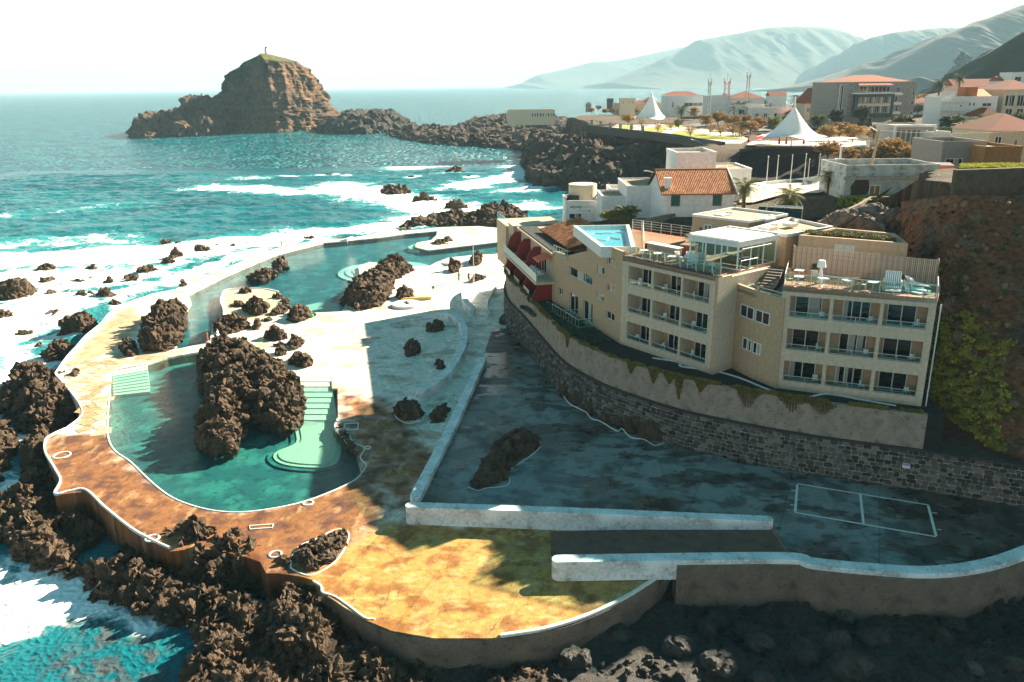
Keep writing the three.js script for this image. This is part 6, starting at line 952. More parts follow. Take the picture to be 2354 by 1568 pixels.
{ // restaurant front with pink sign band
  const z = -112, a = away(2122, 384, z), b = away(2194, 402, z), g = thing('restaurant', 'dark restaurant entrance with a pink sign band', 'restaurant', [(a.x + b.x) / 2, 22, z - 2], -0.35), w = 4.6;
  mesh('wall', box(w, 3.6, 4, 0, 1.8, 0), paint([0.10, 0.035, 0.02], 0.9), g); mesh('roof', box(w + 0.4, 0.3, 4.4, 0, 3.76, 0), asphalt, g); const band = mesh('sign_band', box(w + 0.3, 0.75, 0.12, 0, 3.5, 2.27), paint([0.72, 0.19, 0.13], 0.7), g);
  const cv = document.createElement('canvas'); cv.width = 256; cv.height = 48; const x = cv.getContext('2d'); x.fillStyle = '#d8705c'; x.fillRect(0, 0, 256, 48); x.fillStyle = '#f4efe8'; x.font = 'bold 34px sans-serif'; x.fillText('Restaurante', 20, 36); const t = new THREE.CanvasTexture(cv); t.colorSpace = THREE.SRGBColorSpace; const p = new THREE.PlaneGeometry(2.9, 0.55); p.translate(-0.7, 3.5, 2.335); mesh('lettering', p, new THREE.MeshStandardMaterial({ map: t, roughness: 0.8 }), g);
}
{ // ruined house
  const z = -108, o = building('ruined_house', 'abandoned flat house with peeling blue grey plaster and a stained parapet', 'house', 1938, 2148, 398, 462, 9, { z, group: undefined, mat: stained([0.50, 0.55, 0.56], 0.95, 0.16, 0.05), parapet: 1.1, front: [[0.27, 0.39, 0.0, 0.58, 2, 'boarded_door']], pane: paint([0.30, 0.15, 0.05], 0.9) });
  mesh('cornice', o.F.box(-0.3, o.w + 0.2, o.h * 0.78, o.h * 0.9, 0.002, 0.35), stained([0.4, 0.37, 0.33], 0.95, 0.3), o.g); mesh('peeled_plaster', o.F.cut([[1, 0.3], [2.6, 0.2], [3.4, 1.6], [3.0, 3.1], [1.6, 3.2], [0.8, 2]], [], 0.004, 0.03), stained([0.10, 0.075, 0.06], 0.95, 0.6, 0.08), o.g); mesh('peeled_plaster', o.F.cut([[9, 0.1], [11.4, 0.2], [11.8, 2.6], [10, 3.0], [8.8, 1.4]], [], 0.004, 0.03), stained([0.13, 0.10, 0.08], 0.95, 0.6, 0.08), o.g);
}
const gardenWall = (label, pts, h, t = 0.4, mat = stained([0.30, 0.24, 0.20], 0.95, 0.3)) => tag(mesh('garden_wall', sweep(pts.map(([x, z, y]) => [x, z, y + h]), t, h + 2.5), mat), label, 'wall', 'walls between the village plots');
const landLine = (l) => l.map(([x, y]) => { const p = land(x, y); return [p.x, p.z, p.y]; });
gardenWall('stained wall between the hotel roof and the tiled house', [on(1455, 512, 20.4), on(1560, 492, 20.8), on(1690, 470, 21)].map((p) => [p.x, p.z, p.y - 1.5]), 1.7);
gardenWall('dark retaining wall curving up below the ruined house', [on(1862, 528, 20.6), on(1920, 494, 21.6), on(1975, 468, 22.4), on(2002, 452, 22.9), on(2188, 452, 22.9)].map((p) => [p.x, p.z, p.y - 1.2]), 1.2);
gardenWall('mossy black wall at the back of the grass field', [on(2196, 390, 29), on(2290, 387, 29), on(2420, 382, 29)].map((p) => [p.x, p.z, p.y - 2]), 2, 0.5, stained([0.10, 0.09, 0.06], 0.95, 0.3));
gardenWall('black stone parapet along the park cliff', landLine([[1664, 333], [1600, 322], [1560, 315], [1500, 308], [1450, 303], [1400, 297], [1347, 291]]), 0.8, 0.7, stained([0.10, 0.085, 0.07], 0.95, 0.3));
gardenWall('dark wall of the parasol terrace', landLine([[1700, 352], [1760, 346], [1850, 346], [1930, 350]]), 1.0, 0.6, stained([0.10, 0.085, 0.07], 0.95, 0.3));
gardenWall('white parapet at the edge of the forecourt', landLine([[1702, 436], [1760, 427], [1830, 420], [1900, 412]]), 0.9, 0.3, whiteWash);
// --- park pillars, tents, masts, poles
[[1381, 293], [1403, 297], [1426, 301], [1451, 306], [1477, 312], [1360, 290]].forEach(([px, py], k) => { const p = land(px, py), g = thing('park_pillar', ['first stone pillar with a flat cap at the corner of the park', 'second capped stone pillar along the cliff wall', 'third capped stone pillar along the cliff wall', 'fourth capped stone pillar along the cliff wall', 'capped stone pillar nearest the lawn', 'capped pillar hidden at the far end of the cliff wall'][k], 'pillar', [p.x, p.y, p.z], 0.4, 'capped pillars along the cliff'); mesh('shaft', box(0.9, 2.6, 0.9, 0, 1.3, 0), greyStone, g); mesh('cap', box(4.6, 0.25, 0.9, 0, 2.73, 0), greyStone, g); });
const canvasWhite = new THREE.MeshPhysicalMaterial({ color: rgb(0.80, 0.82, 0.82), roughness: 0.9, transmission: 0.15, thickness: 0 });
function tent(label, px, py, r, h, mastUp) {
  const p = land(px, py), g = thing('tent', label, 'tent', [p.x, p.y, p.z], 0.3, 'white peaked tents'), n = 4, R = 40, pos = [], uv = [], idx = [];
  for (let j = 0; j <= R; j++) for (let i = 0; i <= 48; i++) { const t = j / R, a = i / 48 * 2 * Math.PI, lobe = 1 - 0.3 * (0.5 - 0.5 * Math.cos(a * n)), rad = 0.3 + (r - 0.3) * Math.pow(t, 1.0) * mix(1, lobe, t), y = 2.4 + (h - 2.4) * Math.pow(1 - t, 2.1) + t * 0.9 * (0.5 - 0.5 * Math.cos(a * n)); pos.push(Math.cos(a) * rad, y, Math.sin(a) * rad); uv.push(a, t); }
  for (let j = 0; j < R; j++) for (let i = 0; i < 48; i++) { const a = j * 49 + i, b = a + 49; idx.push(a, a + 1, b, b, a + 1, b + 1); }
  const q = new THREE.BufferGeometry(); q.setAttribute('position', new THREE.Float32BufferAttribute(pos, 3)); q.setAttribute('uv', new THREE.Float32BufferAttribute(uv, 2)); q.setIndex(idx); q.computeVertexNormals(); mesh('canopy', q, canvasWhite, g);
  mesh('mast', rod([0, 0, 0], [0, h + mastUp, 0], 0.18, 8), whiteWash, g); for (let k = 0; k < n; k++) { const a = k / n * 2 * Math.PI; mesh('post', rod([Math.cos(a) * r * 0.97, 0, Math.sin(a) * r * 0.97], [Math.cos(a) * r * 0.97, 2.5, Math.sin(a) * r * 0.97], 0.1), whiteWash, g); }
}
tent('white peaked tent in the park beside the playground', 1495, 285, 10, 14, 1.2);
tent('large white peaked tent over the parasol terrace', 1818, 341, 9.6, 9.5, 2.6);
{ const p = land(1935, 344), g = thing('awning', 'flat white awning beside the large tent', 'awning', [p.x, p.y, p.z], 0.06); const q = new THREE.PlaneGeometry(13, 4.5, 12, 6), a = q.attributes.position; for (let k = 0; k < a.count; k++) a.setZ(k, 0.35 * Math.cos(a.getX(k) * 0.5) * Math.cos(a.getY(k) * 0.7)); q.rotateX(-Math.PI / 2); q.translate(-0.5, 2.6, 0); q.computeVertexNormals(); mesh('canvas', q, canvasWhite, g); for (const [x, z] of [[-6.8, 2], [5.8, 2], [-6.8, -2], [5.8, -2]]) mesh('post', rod([x, 0, z], [x, 2.6, z], 0.07), whiteWash, g); }
const redCloth = paint([0.62, 0.02, 0.02], 0.85);
[[1720, 340, 0], [1748, 343, 1], [1768, 341, 1], [1790, 344, 0], [1806, 344, 0], [1846, 344, 0]].forEach(([px, py, open], k) => { const p = land(px, py), g = thing('parasol', ['closed red parasol by the terrace steps', 'open red parasol at the front of the terrace', 'open red parasol beside the first open one', 'closed red parasol left of its twin under the tent', 'closed red parasol right of its twin under the tent', 'closed red parasol at the end of the tent'][k], 'parasol', [p.x, p.y + 0.5, p.z], 0, 'red parasols'); mesh('pole', rod([0, 0, 0], [0, 2.6, 0], 0.05), whiteWash, g); const c = open ? new THREE.ConeGeometry(2.1, 0.8, 8, 1, true) : new THREE.ConeGeometry(0.34, 1.9, 10); c.translate(0, open ? 2.4 : 1.8, 0); mesh('canopy', c, redCloth, g); if (!open) mesh('tip', box(0.12, 0.3, 0.12, 0, 2.8, 0), redCloth, g); });
function lattice(label, px, pyTop, pyBase, z, r, red) {
  const b = away(px, pyBase, z), t = away(px, pyTop, z), H = t.y - b.y, m = red ? paint([0.45, 0.05, 0.03], 0.7) : paint([0.30, 0.29, 0.28], 0.6), g = thing('lattice_mast', label, 'mast', [b.x, b.y, b.z], 0.3, 'lattice masts on the skyline'), k3 = [0, 1, 2, 3].map((k) => [Math.cos(k * Math.PI / 2) * r, Math.sin(k * Math.PI / 2) * r]), n = Math.round(H / 1.6), br = [];
  for (const [x, zz] of k3) mesh('leg', rod([x, 0, zz], [x * 0.7, H, zz * 0.7], 0.09, 5), m, g);
  for (let j = 0; j < n; j++) for (let k = 0; k < 4; k++) { const a = k3[k], c = k3[(k + 1) % 4], s = 1 - 0.3 * j / n, u = 1 - 0.3 * (j + 1) / n; br.push(rod([a[0] * s, H * j / n, a[1] * s], [c[0] * u, H * (j + 1) / n, c[1] * u], 0.05, 4)); }
  mesh('bracing', br, m, g); mesh('antenna', [rod([0, H, 0], [0, H + 2.6, 0], 0.05), rod([r, H - 1, 0], [r, H + 1, 0], 0.12), rod([-r, H - 1, 0], [-r, H + 1, 0], 0.12)], m, g);
}
lattice('slim grey lattice mast in front of the white hall', 1628, 188, 262, -280, 0.6);
lattice('red lattice antenna frame on the hall roof', 1670, 186, 222, -300, 1.3, true);
lattice('tallest grey lattice mast on the skyline', 1717, 172, 236, -310, 0.8);
const poleMat = paint([0.72, 0.70, 0.66], 0.5);
function pole(name, label, px, pyTop, pyBase, r = 0.06, level, group) { const b = level === undefined ? land(px, pyBase) : on(px, pyBase, level), t = away(px, pyTop, b.z), H = t.y - b.y, g = thing(name, label, 'pole', [b.x, b.y, b.z], 0, group); mesh('shaft', (() => { const c = new THREE.CylinderGeometry(r * 0.6, r, H, 8); c.translate(0, H / 2, 0); return c; })(), poleMat, g); mesh('finial', (() => { const c = new THREE.SphereGeometry(r * 1.3, 8, 6); c.translate(0, H, 0); return c; })(), poleMat, g); return { g, H }; }
pole('flagpole', 'tall white flagpole on the bathing plaza without a flag', 1090, 554, 668, 0.09, 3);
[[1761, 360, 430], [1784, 358, 428], [1816, 356, 428], [1847, 354, 427], [1856, 366, 424], [1879, 355, 424]].forEach(([x, a, b], k) => pole('flagpole', ['first', 'second', 'third', 'fourth', 'fifth and shortest', 'last'][k] + ' white flagpole of the row on the forecourt', x, a, b, 0.12, undefined, 'flagpoles on the forecourt'));
{ const o = pole('street_lamp', 'wooden lamp post beside the white tiled house', 1510, 398, 500, 0.16, 19.5); mesh('arm', rod([0, o.H - 0.1, 0], [-1.5, o.H + 0.3, 0], 0.05), poleMat, o.g); mesh('lamp_head', box(0.6, 0.12, 0.25, -1.7, o.H + 0.32, 0), steel, o.g); o.g.children[0].material = paint([0.28, 0.17, 0.07], 0.9); }
{ const b = on(1986, 452, 22), t = away(2022, 300, b.z - 1), g = thing('utility_pole', 'leaning wooden utility pole in front of the ruined house', 'pole', [b.x, b.y, b.z]); mesh('shaft', rod([0, 0, 0], [t.x - b.x, t.y - b.y, t.z - b.z], 0.17, 8), paint([0.40, 0.30, 0.20], 0.9), g); mesh('lamp_arm', rod([t.x - b.x, t.y - b.y - 0.3, t.z - b.z], [t.x - b.x - 1.3, t.y - b.y + 0.5, t.z - b.z], 0.05), poleMat, g);
  const q = away(2400, 296, -120), w = away(1510, 400, -110), wire = (l, A, B, sag) => tag(mesh('wire', tubeAlong(Array.from({ length: 9 }, (_, k) => { const s = k / 8; return [mix(A.x, B.x, s), mix(A.y, B.y, s) - sag * 4 * s * (1 - s), mix(A.z, B.z, s)]; }), 0.025, 4, 24), dark), l, 'wire', 'overhead wires'); wire('overhead wire from the leaning pole to the picture edge', t, q, 0.5); wire('overhead wire from the leaning pole to the lamp post', t, w, 1.0); }
{ // rigged mast with cables
  const p = land(1925, 424), g = thing('rigged_mast', 'white mast with a cone of rope cables on the forecourt', 'mast', [p.x, p.y, p.z]), H = away(1932, 336, p.z).y - p.y; mesh('pole', rod([0, 0, 0], [0, H, 0], 0.22, 8), poleMat, g); mesh('ring', (() => { const c = new THREE.TorusGeometry(0.9, 0.07, 5, 20); c.rotateX(Math.PI / 2); c.translate(0, H * 0.66, 0); return c; })(), poleMat, g); for (let k = 0; k < 14; k++) { const a = k / 14 * 6.283; mesh('cable', tubeAlong([[Math.cos(a) * 0.9, H * 0.66, Math.sin(a) * 0.9], [Math.cos(a) * 2.2, H * 0.3, Math.sin(a) * 2.2], [Math.cos(a) * 4.6, 0, Math.sin(a) * 4.6]], 0.06, 4, 8), cream, g); }
}
for (const [px, py, label] of [[1745, 505, 'front row of solar collectors on the slope behind the hotel'], [1790, 492, 'rear row of solar collectors on the slope behind the hotel']]) { const p = away(px, py, -98), g = thing('solar_collector', label, 'solar panel', [p.x, p.y - 0.8, p.z], -0.5, 'solar collectors'); for (let k = 0; k < 5; k++) { mesh('panel', box(0.95, 0.06, 2.0, (k - 2) * 1.05, 0.9, 0, 0, 0.6), darkGlass, g); mesh('tank', (() => { const c = new THREE.CylinderGeometry(0.2, 0.2, 0.95, 10); c.rotateZ(Math.PI / 2); c.translate((k - 2) * 1.05, 1.55, -0.9); return c; })(), steel, g); } mesh('rack', [rod([-2.6, 0, 0.6], [2.6, 0, 0.6], 0.05), rod([-2.6, 0, -0.8], [-2.6, 1.5, -0.8], 0.05), rod([2.6, 0, -0.8], [2.6, 1.5, -0.8], 0.05)], steel, g); }
// --- cars on the street
function car(label, px, py, c, turn) {
  const p = land(px, py), g = thing('parked_car', label, 'car', [p.x, p.y + 0.35, p.z], turn, 'cars parked in the village'), m = paint(c, 0.35, { metalness: 0.2 });
  const prof = [[-2.1, 0.35], [2.1, 0.35], [2.15, 0.75], [1.9, 0.92], [1.1, 1.0], [0.5, 1.42], [-0.9, 1.45], [-1.7, 1.02], [-2.1, 0.95]], body = new THREE.ExtrudeGeometry(new THREE.Shape(prof.map(([x, y]) => V2(x, y))), { depth: 1.5, bevelEnabled: true, bevelSize: 0.08, bevelThickness: 0.08, bevelSegments: 2 }); body.translate(0, 0, -0.75); mesh('body', body, m, g);
  const glass = new THREE.ExtrudeGeometry(new THREE.Shape([[0.95, 1.0], [0.45, 1.36], [-0.85, 1.38], [-1.5, 1.02]].map(([x, y]) => V2(x, y))), { depth: 1.68, bevelEnabled: false }); glass.translate(0, 0, -0.84); mesh('window', glass, darkGlass, g);
  for (const x of [-1.3, 1.35]) for (const z of [-0.78, 0.78]) { const w = new THREE.CylinderGeometry(0.33, 0.33, 0.22, 14); w.rotateX(Math.PI / 2); w.translate(x, 0.33, z); mesh('wheel', w, dark, g); }
}
car('silver car parked in front of the grey hotel', 2046, 291, [0.6, 0.6, 0.6], 0.05);
car('dark car parked beside the silver one', 1985, 290, [0.05, 0.07, 0.06], 0.1);
car('teal car parked behind the large tent', 1796, 296, [0.03, 0.12, 0.13], 0.1);
car('white car parked on the upper street behind the hotel', 2085, 256, [0.7, 0.7, 0.7], 0.1);

// ================================================================ TREES AND PLANTS
const barkMat = stained([0.14, 0.095, 0.06], 0.95, 1, 0.03);
// leaves in clumps through the crown: each a small bent quad
function leafCloud(n, shape, size, seed, clumps = 26) {
  const rnd = random(seed), pos = [], nor = [], idx = [], cs = [];
  for (let k = 0; k < clumps; k++) { let p; do { p = [rnd() * 2 - 1, rnd() * 2 - 1, rnd() * 2 - 1]; } while (Math.hypot(...p) > 1 || Math.hypot(...p) < 0.25); cs.push([p[0] * 0.82, p[1] * 0.82, p[2] * 0.82, 0.22 + rnd() * 0.24]); }
  for (let k = 0; k < n; k++) {
    const c = cs[Math.floor(rnd() * clumps)], a = rnd() * 6.283, e = Math.acos(rnd() * 2 - 1), q = c[3] * Math.cbrt(rnd()), x = (c[0] + q * Math.sin(e) * Math.cos(a)) * shape[0], y = (c[1] + q * Math.cos(e) * 0.8) * shape[1], z = (c[2] + q * Math.sin(e) * Math.sin(a)) * shape[2];
    const s = size * (0.6 + rnd() * 0.8), u = V3(rnd() - 0.5, rnd() - 0.5, rnd() - 0.5).normalize(), v = V3(rnd() - 0.5, rnd() - 0.2, rnd() - 0.5).cross(u).normalize(), b = pos.length / 3, nn = u.clone().cross(v);
    for (const [i, j, t] of [[-1, 0, 0], [0, -0.5, 0.15], [1, 0, 0], [0, 0.5, 0.15]]) { pos.push(x + (u.x * i + v.x * j + nn.x * t) * s, y + (u.y * i + v.y * j + nn.y * t) * s, z + (u.z * i + v.z * j + nn.z * t) * s); nor.push(nn.x, nn.y, nn.z); }
    idx.push(b, b + 1, b + 2, b, b + 2, b + 3);
  }
  const g = new THREE.BufferGeometry(); g.setAttribute('position', new THREE.Float32BufferAttribute(pos, 3)); g.setAttribute('normal', new THREE.Float32BufferAttribute(nor, 3)); g.setIndex(idx); return g;
}
const leafMat = (c) => new THREE.MeshPhysicalMaterial({ color: rgb(...c), roughness: 0.9, side: THREE.DoubleSide, transmission: 0.3, thickness: 0 });
const LEAF = { brown: leafMat([0.30, 0.165, 0.045]), gold: leafMat([0.36, 0.21, 0.05]), green: leafMat([0.075, 0.10, 0.022]), dark: leafMat([0.03, 0.05, 0.022]), lime: leafMat([0.22, 0.22, 0.03]), olive: leafMat([0.12, 0.12, 0.035]) };
const crowns = [0, 1, 2, 3].map((k) => leafCloud(2200, [1, 0.8, 1], 0.085, 500 + k, 30)), thin = [0, 1].map((k) => leafCloud(700, [1, 0.8, 1], 0.06, 540 + k, 30));
const limbs = [0, 1].map((s) => { const rnd = random(600 + s), l = [tubeAlong([[0, 0, 0], [0.04, 0.35, 0.02], [0, 0.7, 0]], 0.06, 6, 6)]; for (let k = 0; k < 9; k++) { const a = k / 9 * 6.283 + rnd(), r = 0.4 + rnd() * 0.4, y = 0.35 + rnd() * 0.3; l.push(tubeAlong([[0, y, 0], [Math.cos(a) * r * 0.5, y + 0.35, Math.sin(a) * r * 0.5], [Math.cos(a) * r, y + 0.75 + rnd() * 0.3, Math.sin(a) * r]], 0.022, 4, 6)); } return mergeGeometries(l.map(plain)); });
let treeCount = 0;
function tree(label, p, r, h, kind, { sparse = false, group = 'trees of the village' } = {}) {
  const k = treeCount++, g = thing('tree', label, 'tree', [p.x, p.y, p.z], k * 1.7, group);
  const t = mesh('trunk', limbs[k % 2], barkMat, g); t.scale.set(r * 0.9, h * 0.62, r * 0.9);
  const c = mesh('crown', sparse ? thin[k % 2] : crowns[k % 4], LEAF[kind], g); c.position.y = h * 0.62; c.scale.set(r, h * 0.46, r);
}
const TREES = [
  [1443, 290, 4.2, 6, 'gold', 0, 'broad golden brown tree at the back of the park pillars'], [1474, 296, 2.8, 5, 'brown', 1, 'thin bare tree between pillar and tent'], [1512, 308, 2.6, 5, 'brown', 1, 'leaning bare tree on the playground lawn'], [1542, 303, 2.4, 4.6, 'brown', 1, 'bent bare tree on the small lawn'], [1586, 320, 3.2, 5.4, 'brown', 1, 'bare branching tree by the curved path'], [1632, 312, 3.2, 5, 'brown', 1, 'first bare tree on the long lawn'], [1656, 316, 3.2, 5.2, 'gold', 1, 'second thin golden tree on the long lawn'], [1684, 318, 4.6, 7, 'brown', 1, 'large reddish bare tree in front of the lawn wall'], [1704, 320, 2.6, 4.6, 'brown', 1, 'short bare tree at the lawn end'],
  [1596, 276, 4.2, 7, 'gold', 0, 'round golden tree in front of the white hall'], [1650, 290, 4.6, 7, 'gold', 0, 'round golden tree below the lattice mast'], [1686, 302, 4.4, 7, 'brown', 0, 'rust coloured tree by the arched lamp'], [1668, 292, 3.6, 6, 'gold', 0, 'small golden tree behind the rust coloured one'], [1716, 300, 4.2, 6.4, 'brown', 0, 'brown bushy tree near the flat white house'], [1742, 306, 4.4, 6.6, 'brown', 0, 'brown spreading tree under the blue shutters'], [1776, 302, 4.0, 6.4, 'lime', 0, 'lime green round tree left of the large tent'], [1812, 294, 4.0, 6, 'brown', 0, 'brown tree behind the tent mast'], [1710, 280, 5, 4.4, 'dark', 0, 'dark dense shrub mound below the big palm'], [1735, 290, 3.6, 3.6, 'green', 0, 'green clipped shrub by the house front'],
  [1748, 252, 5.4, 8, 'dark', 0, 'dark evergreen tree on the skyline by the gable house'], [1852, 286, 4.4, 6, 'green', 0, 'green bushy tree left of the steep gable'], [1922, 292, 3.6, 6.4, 'dark', 0, 'dark street tree at the foot of the stair tower'], [1975, 294, 4.0, 7.6, 'dark', 0, 'dark street tree in front of the slate balconies'], [1928, 322, 4.6, 5.6, 'brown', 0, 'golden brown tree right of the large tent'], [1960, 330, 4.2, 5.4, 'gold', 0, 'golden tree beside the stairs of the street'], [2018, 340, 4.2, 6, 'gold', 0, 'golden shrub tree beside the street pole'], [2040, 378, 5, 6, 'gold', 0, 'broad golden bush behind the ruined house'], [2002, 392, 4.6, 5.6, 'brown', 0, 'brown bush left behind the ruined house'], [2090, 386, 4.4, 5.2, 'gold', 0, 'golden bush right behind the ruined house'], [1945, 388, 4, 5, 'brown', 0, 'brown bush by the rigged mast'], [1900, 372, 4.2, 5, 'brown', 0, 'brown scrub above the embankment'],
  [2118, 252, 5.4, 8, 'gold', 0, 'big golden tree behind the apartment house'], [2108, 268, 4.2, 6, 'olive', 0, 'olive shrub tree at the apartment corner'], [2136, 282, 4, 4.2, 'lime', 0, 'yellow green shrub below the street wall'], [2290, 280, 4.6, 5, 'olive', 0, 'olive tree between apartment house and villa'], [2225, 318, 4.2, 5, 'olive', 0, 'green bush under the apartment house'], [2170, 320, 3.4, 3.6, 'green', 0, 'green bush beside the glass annex'], [2300, 300, 4.4, 4.6, 'olive', 0, 'olive bush above the red roofs at the edge'],
  [1360, 262, 3.2, 4.6, 'gold', 0, 'first clipped golden tree of the promenade row'], [1376, 263, 3.2, 4.4, 'brown', 0, 'second clipped tree of the promenade row'], [1392, 264, 3.2, 4.4, 'gold', 0, 'third clipped tree of the promenade row'], [1408, 264, 3.2, 4.4, 'brown', 0, 'fourth clipped tree of the promenade row'], [1424, 265, 3.2, 4.6, 'gold', 0, 'fifth clipped tree of the promenade row'], [1444, 265, 3.2, 4.4, 'brown', 0, 'sixth clipped tree of the promenade row'], [1462, 264, 3.4, 5, 'gold', 0, 'last clipped tree of the promenade row'],
  [1622, 296, 4, 6, 'gold', 0, 'golden tree at the bend of the park road'], [1560, 298, 3, 4.6, 'olive', 0, 'olive shrub beside the park palm'], [1725, 312, 4.4, 6, 'gold', 0, 'golden tree between lawn end and tent'], [1700, 312, 4, 5.6, 'olive', 0, 'olive tree left of the golden one by the tent'], [1880, 300, 4.4, 5.4, 'green', 0, 'green tree right behind the tent'], [1905, 330, 4, 5, 'gold', 0, 'golden shrub beside the awning'], [2075, 300, 4.4, 5, 'olive', 0, 'olive tree below the grey hotel corner'], [2190, 300, 4, 4.6, 'green', 0, 'green tree at the foot of the apartment garage'], [2110, 322, 4, 4, 'gold', 0, 'golden shrub on the glass pavilion roof side'], [2345, 300, 4.6, 5, 'green', 0, 'green tree at the villa fence'], [1840, 262, 4.6, 6, 'green', 0, 'green tree on the slope left of the steep gable'], [1655, 262, 4, 5.5, 'green', 0, 'green tree in front of the side hall'],
  [1450, 512, 1.8, 2.4, 'lime', 0, 'yellow bush behind the roof pool'], [1425, 512, 1.8, 2.2, 'gold', 0, 'golden bush behind the hotel tower'], [1400, 514, 1.6, 2, 'lime', 0, 'lime bush at the foot of the hotel tower'],
];
for (const [px, py, r, h, kind, sparse, label] of TREES) { const p = py > 505 && px < 1460 ? away(px, py, -106) : land(px, py); tree(label, p, r * 0.8, h * 0.95, kind, { sparse: !!sparse }); }
// palms
const frond = (() => { const pos = [], idx = []; const n = 14; for (let i = 0; i < n; i++) { const t = i / n, x = t, y = 0.55 * t - 1.0 * t * t; for (const s of [-1, 1]) { const b = pos.length / 3, L = 0.34 * Math.sin(Math.PI * (0.12 + 0.8 * t)), tx = x + 0.14, ty = y - 0.10 - L * 0.35; pos.push(x, y, 0, x + 0.055, y - 0.02, 0, tx, ty, s * L); idx.push(b, b + 1, b + 2); } } const b = pos.length / 3; pos.push(0, 0.01, -0.015, 0, 0.01, 0.015, 1, -0.45, 0); idx.push(b, b + 1, b + 2); const g = new THREE.BufferGeometry(); g.setAttribute('position', new THREE.Float32BufferAttribute(pos, 3)); g.setIndex(idx); g.computeVertexNormals(); return g; })();
const palmCrown = [0, 1].map((s) => { const rnd = random(700 + s), l = []; for (let k = 0; k < 34; k++) { const g = plain(frond.clone()); g.scale(0.9 + rnd() * 0.25, 1, 1); g.rotateZ(0.95 - 1.9 * Math.pow(k / 34, 1.2) + rnd() * 0.2); g.rotateY(k * 2.4 + rnd() * 0.4); l.push(g); } return mergeGeometries(l); });
const palmLeaf = leafMat([0.13, 0.13, 0.025]), palmDark = leafMat([0.06, 0.065, 0.018]);
[[1708, 492, 3.4, 1.9, 0, 'palm leaning on the right wall of the tiled house', 20.6], [1812, 500, 2.6, 1.9, 0, 'short palm behind the solar collectors', 20.4], [1902, 462, 3.2, 1.6, 0, 'narrow palm at the corner of the ruined house', 21], [1438, 520, 1.6, 1.6, 0, 'small palm behind the roof pool', 19.4], [1697, 286, 7, 5, 1, 'huge feathery palm in front of the flat white house'], [1489, 272, 9, 3.4, 1, 'tall palm behind the white park tent'], [1566, 282, 6, 3.6, 1, 'palm on the lawn beside the white tent'], [1664, 240, 6, 3.6, 1, 'palm behind the slim lattice mast'], [1832, 258, 6, 4.4, 1, 'dark palm on the skyline left of the steep gable'], [2152, 262, 13, 3.4, 1, 'tall thin palm against the pale slope'], [2197, 252, 14, 3.2, 1, 'second tall thin palm above the red roofs'], [2248, 326, 4, 4, 0, 'bushy palm beside the cream house with red roofs'], [2215, 330, 3, 3.4, 0, 'bushy palm under the apartment house balconies'], [1765, 268, 4, 3.4, 1, 'palm between the flat house and the dark evergreen']].forEach(([px, py, h, r, dk, label, lv], k) => {
  const p = lv ? on(px, py, lv) : land(px, py), g = thing('palm_tree', label, 'palm', [p.x, p.y, p.z], k, 'palms of the village'); const t = new THREE.CylinderGeometry(0.16 + h * 0.012, 0.24 + h * 0.016, h, 8, 4); t.translate(0, h / 2, 0); mesh('trunk', t, barkMat, g); const c = mesh('crown', palmCrown[k % 2], dk ? palmDark : palmLeaf, g); c.position.y = h; c.scale.setScalar(r);
});
// scattered plants: one mass each
const tuft = leafCloud(60, [1, 0.7, 1], 0.32, 811, 8);
function scatter(name, label, mat, n, seed, where) {
  const im = new THREE.InstancedMesh(plain(tuft), mat, n), rnd = random(seed), M = new THREE.Matrix4(), c = new THREE.Color();
  for (let k = 0; k < n; k++) { const [x, y, z, s, sy = 1] = where(rnd, k); M.compose(V3(x, y, z), new THREE.Quaternion().setFromEuler(new THREE.Euler(0, rnd() * 6.28, 0)), V3(s, s * sy, s)); im.setMatrixAt(k, M); const b = 0.55 + rnd() * 0.75; im.setColorAt(k, c.setRGB(b * (0.9 + rnd() * 0.25), b, b * 0.9)); }
  im.name = name; im.userData = { kind: 'stuff', label }; scene.add(im);
}
scatter('shrubs', 'green and yellow shrubs covering the foot of the hillside', leafMat([0.36, 0.33, 0.04]), 1900, 21, (r) => { const u = 0.36 + r() * 0.4, v = Math.pow(r(), 1.3) * 0.42 * (0.45 + u), p = hillAt(u, v); return [p[0], p[1] + 0.05, p[2], 0.2 + r() * 0.38]; });
scatter('shrubs', 'dark green bushes on the hillside', leafMat([0.09, 0.105, 0.035]), 700, 22, (r) => { const p = hillAt(0.2 + r() * 0.6, 0.05 + r() * 0.9); return [p[0], p[1], p[2], 0.12 + r() * 0.3]; });
const wallPath = curve2(W.filter(([x, z]) => x < 34.5 && z > -126).map(([x, z]) => [x, z]), 400);
const mossLump = (t) => smooth(0.0, 0.2, fbm(t * 40, 3, 1, 3) + 0.06);
scatter('moss', 'yellow green moss along the top of the garden wall', leafMat([0.24, 0.20, 0.02]), 3600, 23, (r) => { for (;;) { const t = r(); if (r() > mossLump(t) * (t > 0.2 ? 1 : 0.8)) continue; const p = wallPath[Math.floor(t * 399)], o = (r() - 0.5) * 0.9; return [p[0] + o * 0.5 + 0.1, 10.72 + r() * 0.16, p[1] - 0.35 + o * 0.4, 0.1 + r() * 0.16]; } });
